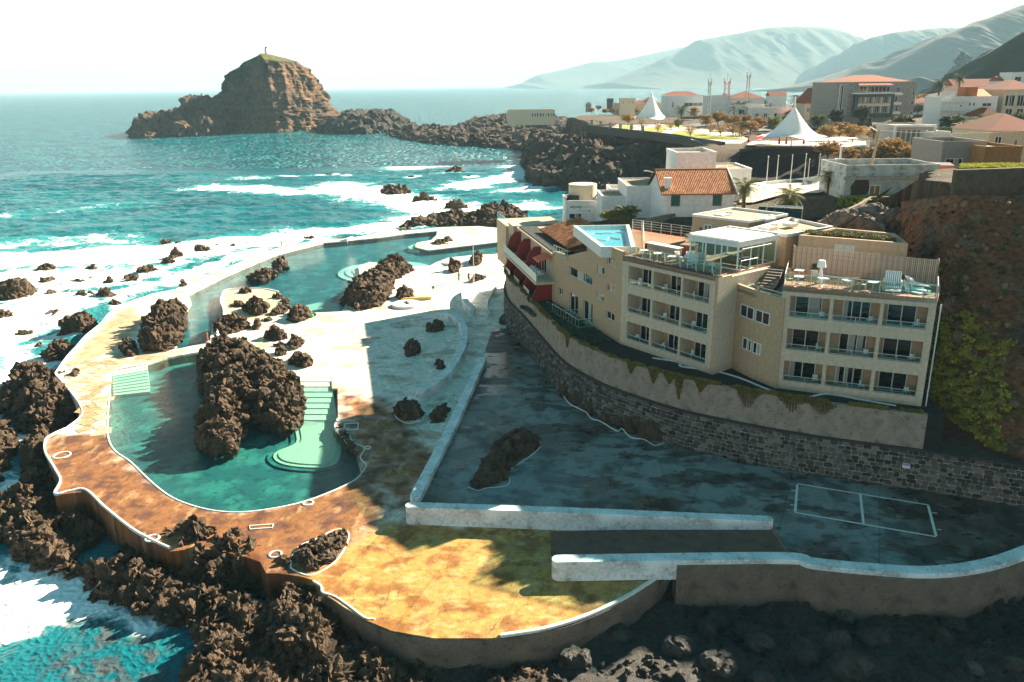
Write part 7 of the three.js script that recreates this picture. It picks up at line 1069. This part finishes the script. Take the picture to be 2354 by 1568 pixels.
{ const drops = [0.42, 0.62, 0.68, 0.72, 0.745, 0.80, 0.86, 0.90, 0.925]; scatter('hanging_moss', 'hanging tongues of moss on the garden wall', leafMat([0.22, 0.165, 0.02]), 1500, 24, (r, k) => { const d = k % drops.length, q = Math.pow(r(), 1.2), len = [1.4, 1.0, 1.3, 0.9, 2.2, 1.0, 1.6, 1.3, 1.1][d], t = drops[d] + (r() - 0.5) * 0.026 * (1 - q * 0.85), i = clamp(Math.floor(t * 399), 0, 398), p = wallPath[i], b = wallPath[i + 1], dx = b[0] - p[0], dz = b[1] - p[1], L = Math.hypot(dx, dz); return [p[0] + dz / L * 0.12, 10.75 - q * len, p[1] - dx / L * 0.12, 0.05 + 0.09 * (1 - q), 1.6]; }); }
scatter('garden_plants', 'succulents and ground cover in the hotel garden', leafMat([0.055, 0.11, 0.07]), 900, 25, (r) => { for (;;) { const s = r() * 17, d = 0.4 + r() * 4.2, p = fL.at(s, 10.45, d); if (lineDist(p[0], p[2], wallPath, false) < 0.9) continue; if (s > 13 && r() > 0.35) continue; return [p[0], 10.46, p[2], 0.14 + r() * 0.26]; } });
scatter('garden_plants', 'plants under the red balconies', leafMat([0.08, 0.09, 0.02]), 500, 26, (r) => { const s = r() * 21 - 1, d = 0.4 + r() * mix(0.8, 2.6, s / 21), p = fRed.at(s, 10.4, d); return [p[0], 10.46, p[2], 0.14 + r() * 0.24]; });
scatter('roof_plants', 'low shrubs on the roof of the shutter room', LEAF.olive, 200, 27, (r) => { const a = r(), b = r(); return [mix(29.6, 36.5, a), 22.45, mix(-79.2, -75.2, a) - 0.4 - b * 2.4, 0.2 + r() * 0.2]; });
scatter('scrub', 'dry brown scrub on the park cliff and embankment', leafMat([0.13, 0.085, 0.035]), 1500, 28, (r) => { for (;;) { const p = on(1230 + r() * 460, 300 + r() * 130, 8 + r() * 10); const y = landAt(p.x, p.z); if (y < 2 || y > 17) continue; return [p.x, y + 0.1, p.z, 0.4 + r() * 0.9]; } });
scatter('grass', 'tufts of bright grass on the hill field and by the ruin', leafMat([0.36, 0.37, 0.03]), 1800, 29, (r, k) => { const p = k % 3 ? on(2200 + r() * 200, 408 + r() * 24, 25.4) : on(1930 + r() * 205, 442 + r() * 20, 22.4); const y = levelAt(p.x, p.z); return [p.x, y + 0.35, p.z, 0.12 + r() * 0.2]; });
// white pebble paths in the garden
kerb('white pebble path winding through the hotel garden', [[1253, 690], [1272, 706], [1290, 722], [1306, 734], [1328, 738], [1336, 748], [1322, 758]], 10.5, 0.5, 0.02, 40); kerb('white pebble line along the foot of the right hotel block', [[1500, 822], [1560, 832], [1568, 842], [1640, 852], [1700, 868], [1780, 900], [1840, 915], [1900, 905], [1980, 918], [2060, 932]], 10.5, 0.35, 0.02, 60);

// ================================================================ STEPS, PAVING, BEACH, FURNITURE, PEOPLE
const stepMat = grained([0.74, 0.72, 0.62], 0.85, 0.5, 0.01);
function steps(label, a, b, c, d, n, y0, y1, lv = 3, mat = stepMat) { // a-b the upper edge, d-c the lower edge, as sight lines
  const P = [a, b, c, d].map(([x, y]) => { const p = on(x, y, lv); return [p.x, p.z]; }), g = thing('pool_steps', label, 'steps', [0, 0, 0], 0, 'steps of the bathing place'), at = (u, v) => [mix(mix(P[0][0], P[1][0], u), mix(P[3][0], P[2][0], u), v), mix(mix(P[0][1], P[1][1], u), mix(P[3][1], P[2][1], u), v)];
  for (let k = 0; k < n; k++) { const v0 = k / n, v1 = (k + 1) / n, y = mix(y0, y1, k / Math.max(1, n - 1)); mesh('step', slab([at(0, v0), at(1, v0), at(1, v1), at(0, v1)], Math.min(y0, y1) - 1.2, y), mat, g); }
}
steps('white steps going down into the near pool at its far corner', [258, 853], [338, 837], [342, 884], [258, 893], 9, 2.94, 2.1);
steps('wide pale steps into the near pool beside the lava island', [690, 866], [761, 866], [776, 962], [694, 962], 9, 2.94, 2.1);
steps('small steps up to the raised plaza by the far pool', [1010, 604], [1030, 596], [1050, 606], [1032, 612], 4, 3.05, 3.5);
steps('small steps on the white plaza below the far pool', [1002, 656], [1030, 655], [1022, 668], [996, 668], 5, 3.5, 3.05);
steps('bathing steps at the far end of the far pool', [1150, 548], [1176, 538], [1182, 548], [1160, 556], 6, 3.3, 2.5);
steps('steps on the outer wall of the far pool', [776, 554], [792, 549], [812, 548], [798, 554], 4, 3.05, 3.5);
{ const L = curve2(onAll([[694, 963], [776, 963], [772, 992], [768, 1040], [740, 1056], [660, 1050], [640, 1030], [690, 1005]], 2.6), 40, true).slice(0, 40).map(([x, z]) => [x, z]); for (const [d, y, m] of [[0, 2.1, shelfMat], [0.5, 2.0, shelfMat], [1.1, 1.9, floorMat]]) structure(mesh('pool_ledge', slab(grow(L, d), 0.3, y), m)); const M = onAll([[676, 716], [724, 719], [786, 717], [790, 700], [750, 690], [700, 700]], 2.6); structure(mesh('pool_ledge', slab(M, 0.3, 2.45), shelfMat)); const K = onAll([[434, 678], [440, 698], [430, 715], [395, 722], [392, 690], [410, 682]], 2.6); structure(mesh('pool_ledge', slab(K, 0.3, 2.5), shelfMat)); }
{ const c = on(888, 618, 2.6), g = thing('round_steps', 'round white steps fanning into the far pool', 'steps'); [[9.5, 2.1], [8.0, 2.3], [6.6, 2.5], [5.2, 2.75]].forEach(([r, y]) => { const q = new THREE.CylinderGeometry(r, r, 1.6, 48); q.translate(c.x, y - 0.8, c.z); mesh('step', q, stepMat, g); }); const c2 = on(985, 566, 2.6), q = new THREE.CylinderGeometry(4.6, 4.6, 1.6, 40); q.translate(c2.x, 1.75, c2.z); tag(mesh('round_platform', q, stepMat), 'round white platform under water at the bathing pier', 'platform'); }
for (const [label, px, w] of [['tan framed square hatch in the white plaza', [[897, 740], [925, 739], [918, 749], [893, 750]], 0.2], ['white framed square hatch beside the near pool', [[793, 975], [824, 973], [822, 988], [790, 989]], 0.16], ['small framed drain on the brown deck', [[573, 1210], [628, 1206], [626, 1214], [575, 1218]], 0.12]]) { const P = lineOn([...px, px[0]], 3); tag(mesh('hatch_frame', sweep(P.slice(0, 4), w, 0.14, true, 0.08), kerbMat), label, 'hatch'); }
// crazy paving of the outer path: each flag a piece of the deck
{
  const region = onAll([[160, 832], [232, 822], [262, 806], [330, 806], [400, 800], [384, 818], [340, 832], [258, 848], [248, 896], [244, 1002], [152, 990], [190, 956], [186, 928], [166, 900], [146, 878]], DECK), deck = scene.getObjectByName('pool_deck'), rnd = random(321), pts = [], s = 1.35, xs = region.map((p) => p[0]), zs = region.map((p) => p[1]);
  for (let x = Math.min(...xs) - 2; x < Math.max(...xs) + 2; x += s) for (let z = Math.min(...zs) - 2; z < Math.max(...zs) + 2; z += s * 1.2) pts.push([x + (rnd() - 0.5) * s * 0.95, z + (rnd() - 0.5) * s * 1.1]);
  const mats = [[0.60, 0.47, 0.31], [0.53, 0.39, 0.24], [0.66, 0.56, 0.41], [0.46, 0.31, 0.17]].map((c) => stained(c, 0.85, 0.3, 0.02)); let k = 0;
  for (const p of pts) {
    if (!within(p[0], p[1], region) || lineDist(p[0], p[1], region, true) < 0.35) continue;
    let poly = [[p[0] - 2, p[1] - 2], [p[0] + 2, p[1] - 2], [p[0] + 2, p[1] + 2], [p[0] - 2, p[1] + 2]];
    for (const q of pts) { const dx = q[0] - p[0], dz = q[1] - p[1], d = Math.hypot(dx, dz); if (!d || d > 4.5) continue; const lim = d / 2 - 0.045, nx = dx / d, nz = dz / d, out = []; for (let i = 0; i < poly.length; i++) { const a = poly[i], b = poly[(i + 1) % poly.length], fa = (a[0] - p[0]) * nx + (a[1] - p[1]) * nz - lim, fb = (b[0] - p[0]) * nx + (b[1] - p[1]) * nz - lim; if (fa <= 0) out.push(a); if (fa * fb < 0) { const t = fa / (fa - fb); out.push([mix(a[0], b[0], t), mix(a[1], b[1], t)]); } } poly = out; if (poly.length < 3) break; }
    if (poly.length < 3) continue;
    mesh('paving_stone', slab(poly, DECK - 0.02, DECK + 0.03 + rnd() * 0.025), mats[Math.floor(rnd() * 4)], deck); if (++k >= 300) break;
  }
}
// beach of black stones under the sea wall
{
  const x0 = -14, x1 = 60, z0 = -16, z1 = -56, nx = 170, nz = 110, pos = [], uv = [], idx = [];
  const bh = (x, z) => -0.15 + 0.5 * smooth(-8, 2, x) + 0.5 * smooth(-30, -44, z) + 0.9 * smooth(30, 50, x) + 1.5 * fbm(x * 0.22, 4, z * 0.22, 4) + 0.5 * (0.3 - billow(x * 0.6, 2, z * 0.6, 3)) - 1.5 * smooth(2, -6, x + 6);
  for (let j = 0; j <= nz; j++) for (let i = 0; i <= nx; i++) { const x = mix(x0, x1, i / nx), z = mix(z0, z1, j / nz); pos.push(x, bh(x, z), z); uv.push(x, z); }
  for (let j = 0; j < nz; j++) for (let i = 0; i < nx; i++) { const a = j * (nx + 1) + i, b = a + nx + 1; idx.push(a, a + 1, b, b, a + 1, b + 1); }
  const g = new THREE.BufferGeometry(); g.setAttribute('position', new THREE.Float32BufferAttribute(pos, 3)); g.setAttribute('uv', new THREE.Float32BufferAttribute(uv, 2)); g.setIndex(idx); g.computeVertexNormals();
  structure(mesh('beach', g, wetRockMat)).userData.label = 'black stony shore under the sea wall';
  const shape = (() => { const o = { pos: [], uv: [], idx: [] }; lump(0, 0, 0, 1, 0.7, 0.85, 5, 0.55, o); const q = new THREE.BufferGeometry(); q.setAttribute('position', new THREE.Float32BufferAttribute(o.pos, 3)); q.setAttribute('uv', new THREE.Float32BufferAttribute(o.uv, 2)); q.setIndex(o.idx); q.computeVertexNormals(); return q; })(), n = 5200, im = new THREE.InstancedMesh(shape, wetRockMat, n), rnd = random(88), M = new THREE.Matrix4(), c = new THREE.Color(), wallLine = seaTop.map(([x, z]) => [x, z]);
  for (let k = 0; k < n; k++) { let x, z, t = 0; do { x = mix(-10, 58, rnd()); z = mix(-20, -50, rnd()); t++; } while (t < 30 && !(z > -44 || x > 12)); const big = rnd(), s = big > 0.965 ? 0.5 + rnd() * 0.6 : 0.08 + rnd() * rnd() * 0.36; M.compose(V3(x, bh(x, z) + s * 0.2, z), new THREE.Quaternion().setFromEuler(new THREE.Euler(rnd() * 6, rnd() * 6, rnd() * 6)), V3(s, s * (0.6 + rnd() * 0.4), s)); im.setMatrixAt(k, M); const b = 0.6 + rnd() * rnd() * 2.0; im.setColorAt(k, c.setRGB(b, b * 0.97, b * 0.94)); }
  im.name = 'pebbles'; im.userData = { kind: 'stuff', label: 'black pebbles and stones of the shore' }; scene.add(im);
  [[1420, 1460, 1.0, 'flat shore boulder below the end of the golden deck'], [1720, 1455, 0.9, 'rounded shore boulder by the foam streak'], [1745, 1480, 1.1, 'brown shore boulder beside the foam streak'], [1850, 1500, 1.3, 'broad reddish shore boulder near the bottom edge'], [1560, 1500, 1.1, 'dark shore boulder near the middle of the beach'], [1650, 1545, 1.2, 'wet shore boulder at the bottom edge'], [2010, 1470, 1.1, 'long shore boulder under the sea wall curve'], [2200, 1440, 0.8, 'pale shore boulder among the grey pebbles'], [1320, 1520, 1.1, 'shore boulder beside the teal puddle'], [1960, 1545, 1.4, 'purple brown shore boulder at the bottom']].forEach(([px, py, r, label], i) => { const p = on(px, py, 0.9), y = bh(p.x, p.z); tag(mesh('shore_boulder', rockGeo([[p.x, y + r * 0.25, p.z, r, r * 0.6, r * 0.85]], 0.6, 0.8), wetRockMat), label, 'boulder', 'boulders of the black shore'); });
}
// ---------------------------------------------------------------- furniture
const whitePlastic = paint([0.80, 0.80, 0.78], 0.45), tanWood = grained([0.55, 0.36, 0.17], 0.6, 1);
const unit = {};
unit.table = (() => { const g = new THREE.Group(); mesh('table_top', box(0.8, 0.04, 0.8, 0, 0.73, 0), whitePlastic, g); mesh('stem', rod([0, 0.03, 0], [0, 0.71, 0], 0.035), steel, g); for (let k = 0; k < 4; k++) { const a = k * Math.PI / 2 + 0.78; mesh('foot', rod([0, 0.05, 0], [Math.cos(a) * 0.36, 0.02, Math.sin(a) * 0.36], 0.025), steel, g); } return g; })();
unit.chair = (mat) => { const g = new THREE.Group(); mesh('seat', box(0.46, 0.04, 0.46, 0, 0.45, 0), mat, g); const b = new THREE.CylinderGeometry(0.26, 0.24, 0.36, 12, 1, true, Math.PI * 0.6, Math.PI * 0.8); b.translate(0, 0.66, 0.02); mesh('backrest', b, mat, g); for (const x of [-0.19, 0.19]) for (const z of [-0.19, 0.19]) mesh('leg', rod([x, 0.43, z], [x * 1.15, 0, z * 1.15], 0.018, 5), mat, g); return g; };
unit.woodChair = unit.chair(tanWood); unit.whiteChair = unit.chair(whitePlastic);
unit.armchair = (() => { const g = new THREE.Group(); const s = new THREE.CylinderGeometry(0.42, 0.34, 0.42, 20); s.translate(0, 0.21, 0); mesh('seat', s, whitePlastic, g); const b = new THREE.CylinderGeometry(0.5, 0.42, 0.62, 20, 1, true, Math.PI * 0.55, Math.PI * 0.9); b.translate(0, 0.62, 0); mesh('backrest', b, new THREE.MeshStandardMaterial({ color: rgb(0.8, 0.8, 0.78), roughness: 0.45, side: THREE.DoubleSide }), g); return g; })();
function put(kind, name, label, category, p, turn, group) { const g = kind.clone(); g.name = numbered(name); g.position.set(p[0], p[1], p[2]); g.rotation.y = turn; scene.add(g); tag(g, label, category, group); return g; }
const onF = (s, d) => fF.at(s, FLOOR, d), onR = (s, d) => fR.at(s, FLOOR, d);
const seats = [];
const dining = (where, s, d, label, n, woodLabel) => { put(unit.table, 'cafe_table', 'white square table ' + label, 'table', where(s, d), s, 'white tables of the roof terraces'); [['on the sea side of the', -0.75, 0], ['on the hill side of the', 0.75, 0], ['behind the', 0, -0.75]].slice(0, n).forEach(([w, ds, dd], k) => put(unit.woodChair, 'terrace_chair', 'tan chair ' + w + ' table ' + woodLabel, 'chair', where(s + ds, d + dd), k * 2.1 + s, 'tan chairs of the roof terraces')); };
dining(onF, 1.6, -1.5, 'nearest the roof pool rail', 3, 'by the pool rail'); dining(onF, 3.6, -1.4, 'second along the front rail', 3, 'second along the rail'); dining(onF, 5.6, -1.3, 'in the middle of the front rail', 3, 'in the middle of the rail'); dining(onF, 8.2, -1.3, 'in front of the glass pavilion', 2, 'before the glass'); dining(onF, 10.4, -1.5, 'at the corner before the pavilion', 2, 'at the terrace corner'); dining(onF, 3.2, -6.4, 'beside the wooden bar box', 2, 'by the bar box');
dining(onR, 1.2, -1.2, 'first along the rail of the slat fence terrace', 2, 'first of the fence terrace'); dining(onR, 3.2, -1.2, 'second along the rail of the slat fence terrace', 2, 'second of the fence terrace'); dining(onR, 5.2, -1.2, 'third along the rail of the slat fence terrace', 2, 'third of the fence terrace'); dining(onR, 7.2, -1.2, 'fourth along the rail of the slat fence terrace', 2, 'fourth of the fence terrace'); dining(onR, 1.0, -3.8, 'at the back corner by the stairs', 2, 'at the back corner');
[[6.0, -3.6, 0.4, 'white tub armchair facing the pavilion glass'], [5.2, -2.8, 1.2, 'white tub armchair nearest the front rail'], [6.6, -4.6, 2.6, 'white tub armchair behind the group'], [6.9, -3.0, 3.4, 'white tub armchair against the pavilion'], [7.0, -2.2, 0.2, 'small white tub seat at the pavilion corner']].forEach(([s, d, t, label]) => put(unit.armchair, 'armchair', label, 'armchair', onF(s, d), t, 'white tub armchairs'));
{ const a = onF(1.2, -3.6), g = thing('bar_counter', 'white bar counter with a patterned front on the terrace', 'bar', a, fF.ry); mesh('counter', box(4.2, 1.05, 0.7, 1.2, 0.53, 0), grained([0.30, 0.30, 0.28], 0.8, 2), g); mesh('counter_top', box(4.4, 0.06, 0.9, 1.2, 1.09, 0), whitePlastic, g); mesh('screen', box(0.1, 1.0, 0.9, -1.1, 0.5, 0), dark, g); }
{ const a = onF(4.0, -5.6), g = thing('bar_box', 'brown wooden serving box on the terrace', 'cabinet', a, fF.ry + 0.3); mesh('body', box(1.5, 1.1, 1.1, 0, 0.55, 0), grained([0.16, 0.05, 0.025], 0.6, 1), g); mesh('lid', box(1.6, 0.07, 1.2, 0, 1.14, 0), grained([0.25, 0.15, 0.08], 0.6, 1), g); }
{ const a = onF(2.4, -7.6), g = thing('planter', 'tall white planter with a spiky palm on the terrace', 'planter', a); const c = new THREE.CylinderGeometry(0.55, 0.4, 1.3, 20); c.translate(0, 0.65, 0); mesh('pot', c, whitePlastic, g); const k = mesh('leaves', palmCrown[0], palmLeaf, g); k.position.y = 1.3; k.scale.setScalar(0.8); }
{ const a = onF(5.2, -6.4), g = thing('menu_stand', 'dark menu stand beside the wooden box', 'sign', a, fF.ry); mesh('board', box(0.8, 0.7, 0.05, 0, 1.4, 0, 0, -0.2), paint([0.12, 0.09, 0.07], 0.7), g); mesh('post', rod([0, 0, 0], [0, 1.2, 0], 0.03), steel, g); mesh('base', box(0.5, 0.04, 0.4, 0, 0.02, 0), steel, g); }
{ const a = onR(2.9, -2.4), g = thing('floor_lamp', 'oversized white floor lamp on the slat fence terrace', 'lamp', a); const s = new THREE.CylinderGeometry(0.28, 0.4, 0.6, 20); s.translate(0, 1.75, 0); mesh('lamp_shade', s, whitePlastic, g); const l = new THREE.LatheGeometry([[0.01, 0], [0.3, 0], [0.3, 0.05], [0.16, 0.3], [0.2, 0.7], [0.1, 1.2], [0.06, 1.45]].map(([x, y]) => V2(x, y)), 18); mesh('base', l, whitePlastic, g); }
for (const [s, d, label] of [[2.2, -4.6, 'white pot with a round shrub by the fence near the stairs'], [9.4, -2.6, 'white pot with a round shrub behind the striped beach chair']]) { const g = thing('planter', label, 'planter', onR(s, d)); const c = new THREE.CylinderGeometry(0.36, 0.3, 0.6, 16); c.translate(0, 0.3, 0); mesh('pot', c, whitePlastic, g); const l = mesh('shrub', crowns[1], LEAF.green, g); l.position.y = 0.95; l.scale.setScalar(0.42); }
{ const g = thing('beach_chair', 'blue and white striped roofed beach chair', 'beach chair', onR(8.7, -1.6), fR.ry + 0.05); const cv = document.createElement('canvas'); cv.width = 128; cv.height = 16; const x = cv.getContext('2d'); for (let k = 0; k < 16; k++) { x.fillStyle = k % 2 ? '#e6e6e2' : '#7f9c9f'; x.fillRect(k * 8, 0, 8, 16); } const t = new THREE.CanvasTexture(cv); t.colorSpace = THREE.SRGBColorSpace; const m = new THREE.MeshStandardMaterial({ map: t, roughness: 0.8 }), bx = (w, h, d, px, py, pz, rx) => { const q = new THREE.BoxGeometry(w, h, d); q.rotateX(rx || 0); q.translate(px, py, pz); return q; }; mesh('backrest', bx(1.3, 1.3, 0.08, 0, 1.0, -0.25, -0.15), m, g); mesh('seat', bx(1.3, 0.16, 0.7, 0, 0.45, 0.2), m, g); mesh('side_panel', bx(0.06, 0.9, 0.8, -0.68, 0.5, 0.05), whitePlastic, g); mesh('side_panel', bx(0.06, 0.9, 0.8, 0.68, 0.5, 0.05), whitePlastic, g); mesh('footrest', bx(1.2, 0.14, 0.4, 0, 0.25, 0.85), whitePlastic, g); }
for (let k = 0; k < 5; k++) { const p = onR(10.3 + (k % 2) * 0.5, -1.4 - k * 0.32), g = thing('sun_lounger', ['lowest', 'second', 'third', 'fourth', 'topmost'][k] + ' folded white sun lounger of the pile in the terrace corner', 'sun lounger', [p[0], p[1] + 0.14 * k, p[2]], 0.5 + k * 0.35, 'folded sun loungers'); mesh('frame', [box(0.6, 0.06, 1.7, 0, 0.1, 0, 0, k * 0.05)], frameWhite, g); mesh('fabric', box(0.5, 0.03, 1.6, 0, 0.15, 0, 0, k * 0.05), grained([0.45, 0.6, 0.62], 0.8), g); mesh('folded_back', box(0.5, 0.6, 0.05, 0, 0.4, -0.6, 0, -0.4), frameWhite, g); }
// small tables and chairs on the balconies
[[fR, 3.4, 'right block'], [fR, 7.3, 'right block'], [fR, 10.9, 'right block'], [fF, 1.6, 'front block'], [fF, 5.2, 'front block'], [fF, 9.0, 'front block']].forEach(([F, s, blk], i) => ROWS.forEach(([y0], r) => put(unit.whiteChair, 'balcony_chair', 'white chair on the ' + ['lowest', 'middle', 'top'][r] + ' balcony in the ' + ['first', 'second', 'third'][i % 3] + ' bay of the ' + blk, 'chair', F.at(s, y0 - 0.3, -1.0), i + r * 1.3, 'balcony chairs')));
for (let k = 0; k < 4; k++) { put(unit.table, 'cafe_table', 'white table ' + ['nearest the end', 'second from the end', 'third from the end', 'farthest from the end'][k] + ' of the red balcony', 'table', fRed.at(19.2 - k * 1.5, 13.36, 1.4), k, 'white tables of the red balcony'); put(unit.whiteChair, 'balcony_chair', 'white chair at the ' + ['first', 'second', 'third', 'fourth'][k] + ' table of the red balcony', 'chair', fRed.at(18.6 - k * 1.5, 13.36, 1.5), k * 1.4, 'white chairs of the red balcony'); }
// ---------------------------------------------------------------- people
function person(label, p, turn, look, pose = 'stand') {
  const res = 88, size = 2.1, mc = new MarchingCubes(res, new THREE.MeshStandardMaterial(), false, false, 60000), half = res / 2, B = [], skin = look.skin ?? [0.42, 0.24, 0.15], top = look.top, low = look.low ?? skin, hair = look.hair ?? [0.04, 0.025, 0.015];
  const bone = (a, ra, b, rb, c) => B.push([...a, ra, ...b, rb, c]);
  const sit = pose === 'sit', hy = sit ? 0.32 : 0.92, sh = hy + 0.5;
  bone([0, hy, 0], 0.135, [0, hy + 0.22, 0], 0.115, look.dress ? top : (look.belt ?? low)); bone([0, hy + 0.2, 0], 0.12, [0, sh - 0.06, 0], 0.14, top); bone([-0.14, sh - 0.02, 0], 0.07, [0.14, sh - 0.02, 0], 0.07, top); bone([0, sh, 0], 0.055, [0, sh + 0.12, 0.01], 0.05, skin); bone([0, sh + 0.2, 0.015], 0.085, [0, sh + 0.27, 0.005], 0.092, skin); bone([0, sh + 0.27, -0.025], 0.098, [0, sh + (look.long ? 0.1 : 0.29), -0.05], 0.07, hair); bone([0, sh + 0.2, 0.1], 0.018, [0, sh + 0.23, 0.095], 0.014, skin);
  for (const s of [-1, 1]) {
    const arm = pose === 'hold' && s > 0 ? [[0.2, sh - 0.02, 0], [0.42, sh - 0.12, 0.14], [0.56, sh + 0.02, 0.2]] : pose === 'cross' ? [[s * 0.19, sh - 0.02, 0], [s * 0.24, sh - 0.28, 0.06], [s * 0.04, sh - 0.22, 0.2]] : sit ? [[s * 0.19, sh - 0.02, 0], [s * 0.25, sh - 0.26, 0.08], [s * 0.12, sh - 0.32, 0.32]] : [[s * 0.19, sh - 0.02, 0], [s * 0.25, sh - 0.29, -0.02], [s * 0.24, sh - 0.54, 0.05]];
    bone(arm[0], 0.06, arm[1], 0.045, look.sleeve ? top : skin); bone(arm[1], 0.045, arm[2], 0.034, look.robe ? top : skin); const d = [arm[2][0] - arm[1][0], arm[2][1] - arm[1][1], arm[2][2] - arm[1][2]].map((v) => v * 0.3); bone(arm[2], 0.034, [arm[2][0] + d[0], arm[2][1] + d[1], arm[2][2] + d[2]], 0.026, skin);
    const leg = sit ? [[s * 0.09, hy - 0.1, 0.02], [s * 0.12, hy + 0.02, 0.42], [s * 0.11, 0.06, 0.62]] : [[s * 0.09, hy - 0.02, 0], [s * 0.1, 0.5, 0.02], [s * 0.1, 0.07, -0.02]];
    bone(leg[0], 0.095, leg[1], 0.062, look.robe || look.dress ? top : low); bone(leg[1], 0.06, leg[2], 0.04, look.robe ? top : skin); bone([leg[2][0], leg[2][1] - 0.02, leg[2][2] - 0.03], 0.04, [leg[2][0], leg[2][1] - 0.03, leg[2][2] + 0.15], 0.03, look.shoe ?? skin);
  }
  if (look.dress || look.robe) bone([0, hy, 0], 0.17, [0, look.robe ? 0.25 : 0.5, 0], 0.21, top);
  const dist = (x, y, z, b) => { const ax = b[4] - b[0], ay = b[5] - b[1], az = b[6] - b[2], t = clamp(((x - b[0]) * ax + (y - b[1]) * ay + (z - b[2]) * az) / (ax * ax + ay * ay + az * az || 1)); return Math.hypot(x - b[0] - ax * t, y - b[1] - ay * t, z - b[2] - az * t) - mix(b[3], b[7], t); };
  for (let k = 0; k < res; k++) for (let j = 0; j < res; j++) for (let i = 0; i < res; i++) { const x = (i - half) / half * size / 2, y = (j - half) / half * size / 2 + 0.95, z = (k - half) / half * size / 2; let e = 0; for (const b of B) e += Math.exp(-dist(x, y, z, b) * 45); mc.field[i + j * res + k * res * res] = Math.log(e + 1e-12) / 45; }
  mc.isolation = 0; mc.update(); const n = mc.count, pos = new Float32Array(n * 3), nor = new Float32Array(n * 3), col = new Float32Array(n * 3);
  for (let k = 0; k < n; k++) { const x = mc.positionArray[3 * k] * size / 2, y = mc.positionArray[3 * k + 1] * size / 2 + 0.95, z = mc.positionArray[3 * k + 2] * size / 2; pos.set([x, y, z], 3 * k); nor.set([mc.normalArray[3 * k], mc.normalArray[3 * k + 1], mc.normalArray[3 * k + 2]], 3 * k); let m = 1e9, c = skin; for (const b of B) { const d = dist(x, y, z, b); if (d < m) { m = d; c = b[8]; } } if (look.dress && y < 0.5) c = skin; col.set(c, 3 * k); }
  const g = new THREE.BufferGeometry(); g.setAttribute('position', new THREE.BufferAttribute(pos, 3)); g.setAttribute('color', new THREE.BufferAttribute(col, 3)); const q = mergeVertices(g, 1e-4); q.computeVertexNormals();
  const o = new THREE.Group(); o.name = numbered('person'); o.position.copy(p); o.rotation.y = turn; scene.add(o); mesh('body', q, new THREE.MeshStandardMaterial({ vertexColors: true, roughness: 0.85 }), o); return tag(o, label, 'person');
}
person('person in a bright green dress standing on the far plaza', on(1055, 648, 3), 2.6, { top: [0.05, 0.36, 0.08], dress: true, long: true }, 'cross');
person('person in dark clothes holding something out on the far plaza', on(1078, 648, 3), 0.3, { top: [0.03, 0.02, 0.06], low: [0.02, 0.02, 0.03], sleeve: true, skin: [0.16, 0.08, 0.05] }, 'hold');
person('person in a white robe at the pool edge by the horned rock', on(502, 784, 3), 1.2, { top: [0.78, 0.78, 0.8], robe: true });
person('bather in orange trunks on the far pool wall', on(648, 569, 3), 2.4, { top: [0.5, 0.26, 0.15], low: [0.6, 0.16, 0.04], skin: [0.5, 0.27, 0.16] });
person('bather in pale shorts on the far pool wall', on(658, 566, 3), 2.0, { top: [0.52, 0.33, 0.22], low: [0.6, 0.5, 0.4], skin: [0.5, 0.3, 0.2] });
person('seated bather in white against the long lava ridge', on(818, 708, 3), 0.6, { top: [0.7, 0.68, 0.7], low: [0.4, 0.1, 0.15] }, 'sit');
person('seated bather with a pink top at the end of the lava ridge', on(824, 713, 3), 0.2, { top: [0.6, 0.25, 0.3], low: [0.1, 0.1, 0.2], long: true }, 'sit');
person('person in dark red sitting beside the flagpole', on(1084, 652, 3.2), 0.4, { top: [0.12, 0.015, 0.02], low: [0.03, 0.02, 0.03], sleeve: true }, 'sit');
{ const q = land(1690, 317), r = land(1700, 317); person('person in dark clothes walking on the park path', q, 1.2, { top: [0.03, 0.03, 0.04], low: [0.04, 0.04, 0.06], sleeve: true }); person('person in an orange top walking on the park path', r, 1.4, { top: [0.5, 0.2, 0.05], low: [0.05, 0.05, 0.08], sleeve: true }); }
for (const [px, py, c, label] of [[716, 730, [0.03, 0.35, 0.12], 'green beach bag by the two peaked rock'], [722, 727, [0.05, 0.03, 0.10], 'dark beach bag by the two peaked rock'], [714, 726, [0.45, 0.06, 0.04], 'red beach bag by the two peaked rock']]) { const p = on(px, py, 3), g = thing('beach_bag', label, 'bag', [p.x, 3, p.z], 0.4, 'beach bags'); const s = new THREE.SphereGeometry(0.42, 12, 8); s.scale(1, 0.75, 0.7); s.translate(0, 0.28, 0); mesh('bag_body', s, paint(c, 0.8), g); const h = new THREE.TorusGeometry(0.2, 0.03, 5, 12, Math.PI); h.translate(0, 0.55, 0); mesh('handle', h, paint(c, 0.8), g); }
{ const p = on(478, 786, 3), g = thing('life_post', 'orange post with a rescue ring holder at the pool edge', 'post', [p.x, 3, p.z]); mesh('post', rod([0, 0, 0], [0, 1.4, 0], 0.09), paint([0.6, 0.14, 0.03], 0.6), g); mesh('base', box(0.4, 0.1, 0.4, 0, 0.05, 0), stepMat, g); }
{ const p = on(2083, 1071, 6), f = facade([25.4, -64.5], [34.1, -61]), s = (p.x - 25.4) / f.e[0], g = thing('wall_sign', 'small white notice board fixed to the stone wall', 'sign'); mesh('board', f.box(s - 0.3, s + 0.3, 5.85, 6.3, 0.15, 0.2), paint([0.55, 0.65, 0.7], 0.5), g); mesh('stripe', f.box(s - 0.28, s + 0.28, 6.12, 6.26, 0.2, 0.206), paint([0.45, 0.12, 0.25], 0.5), g); }

renderer.render(scene, camera);
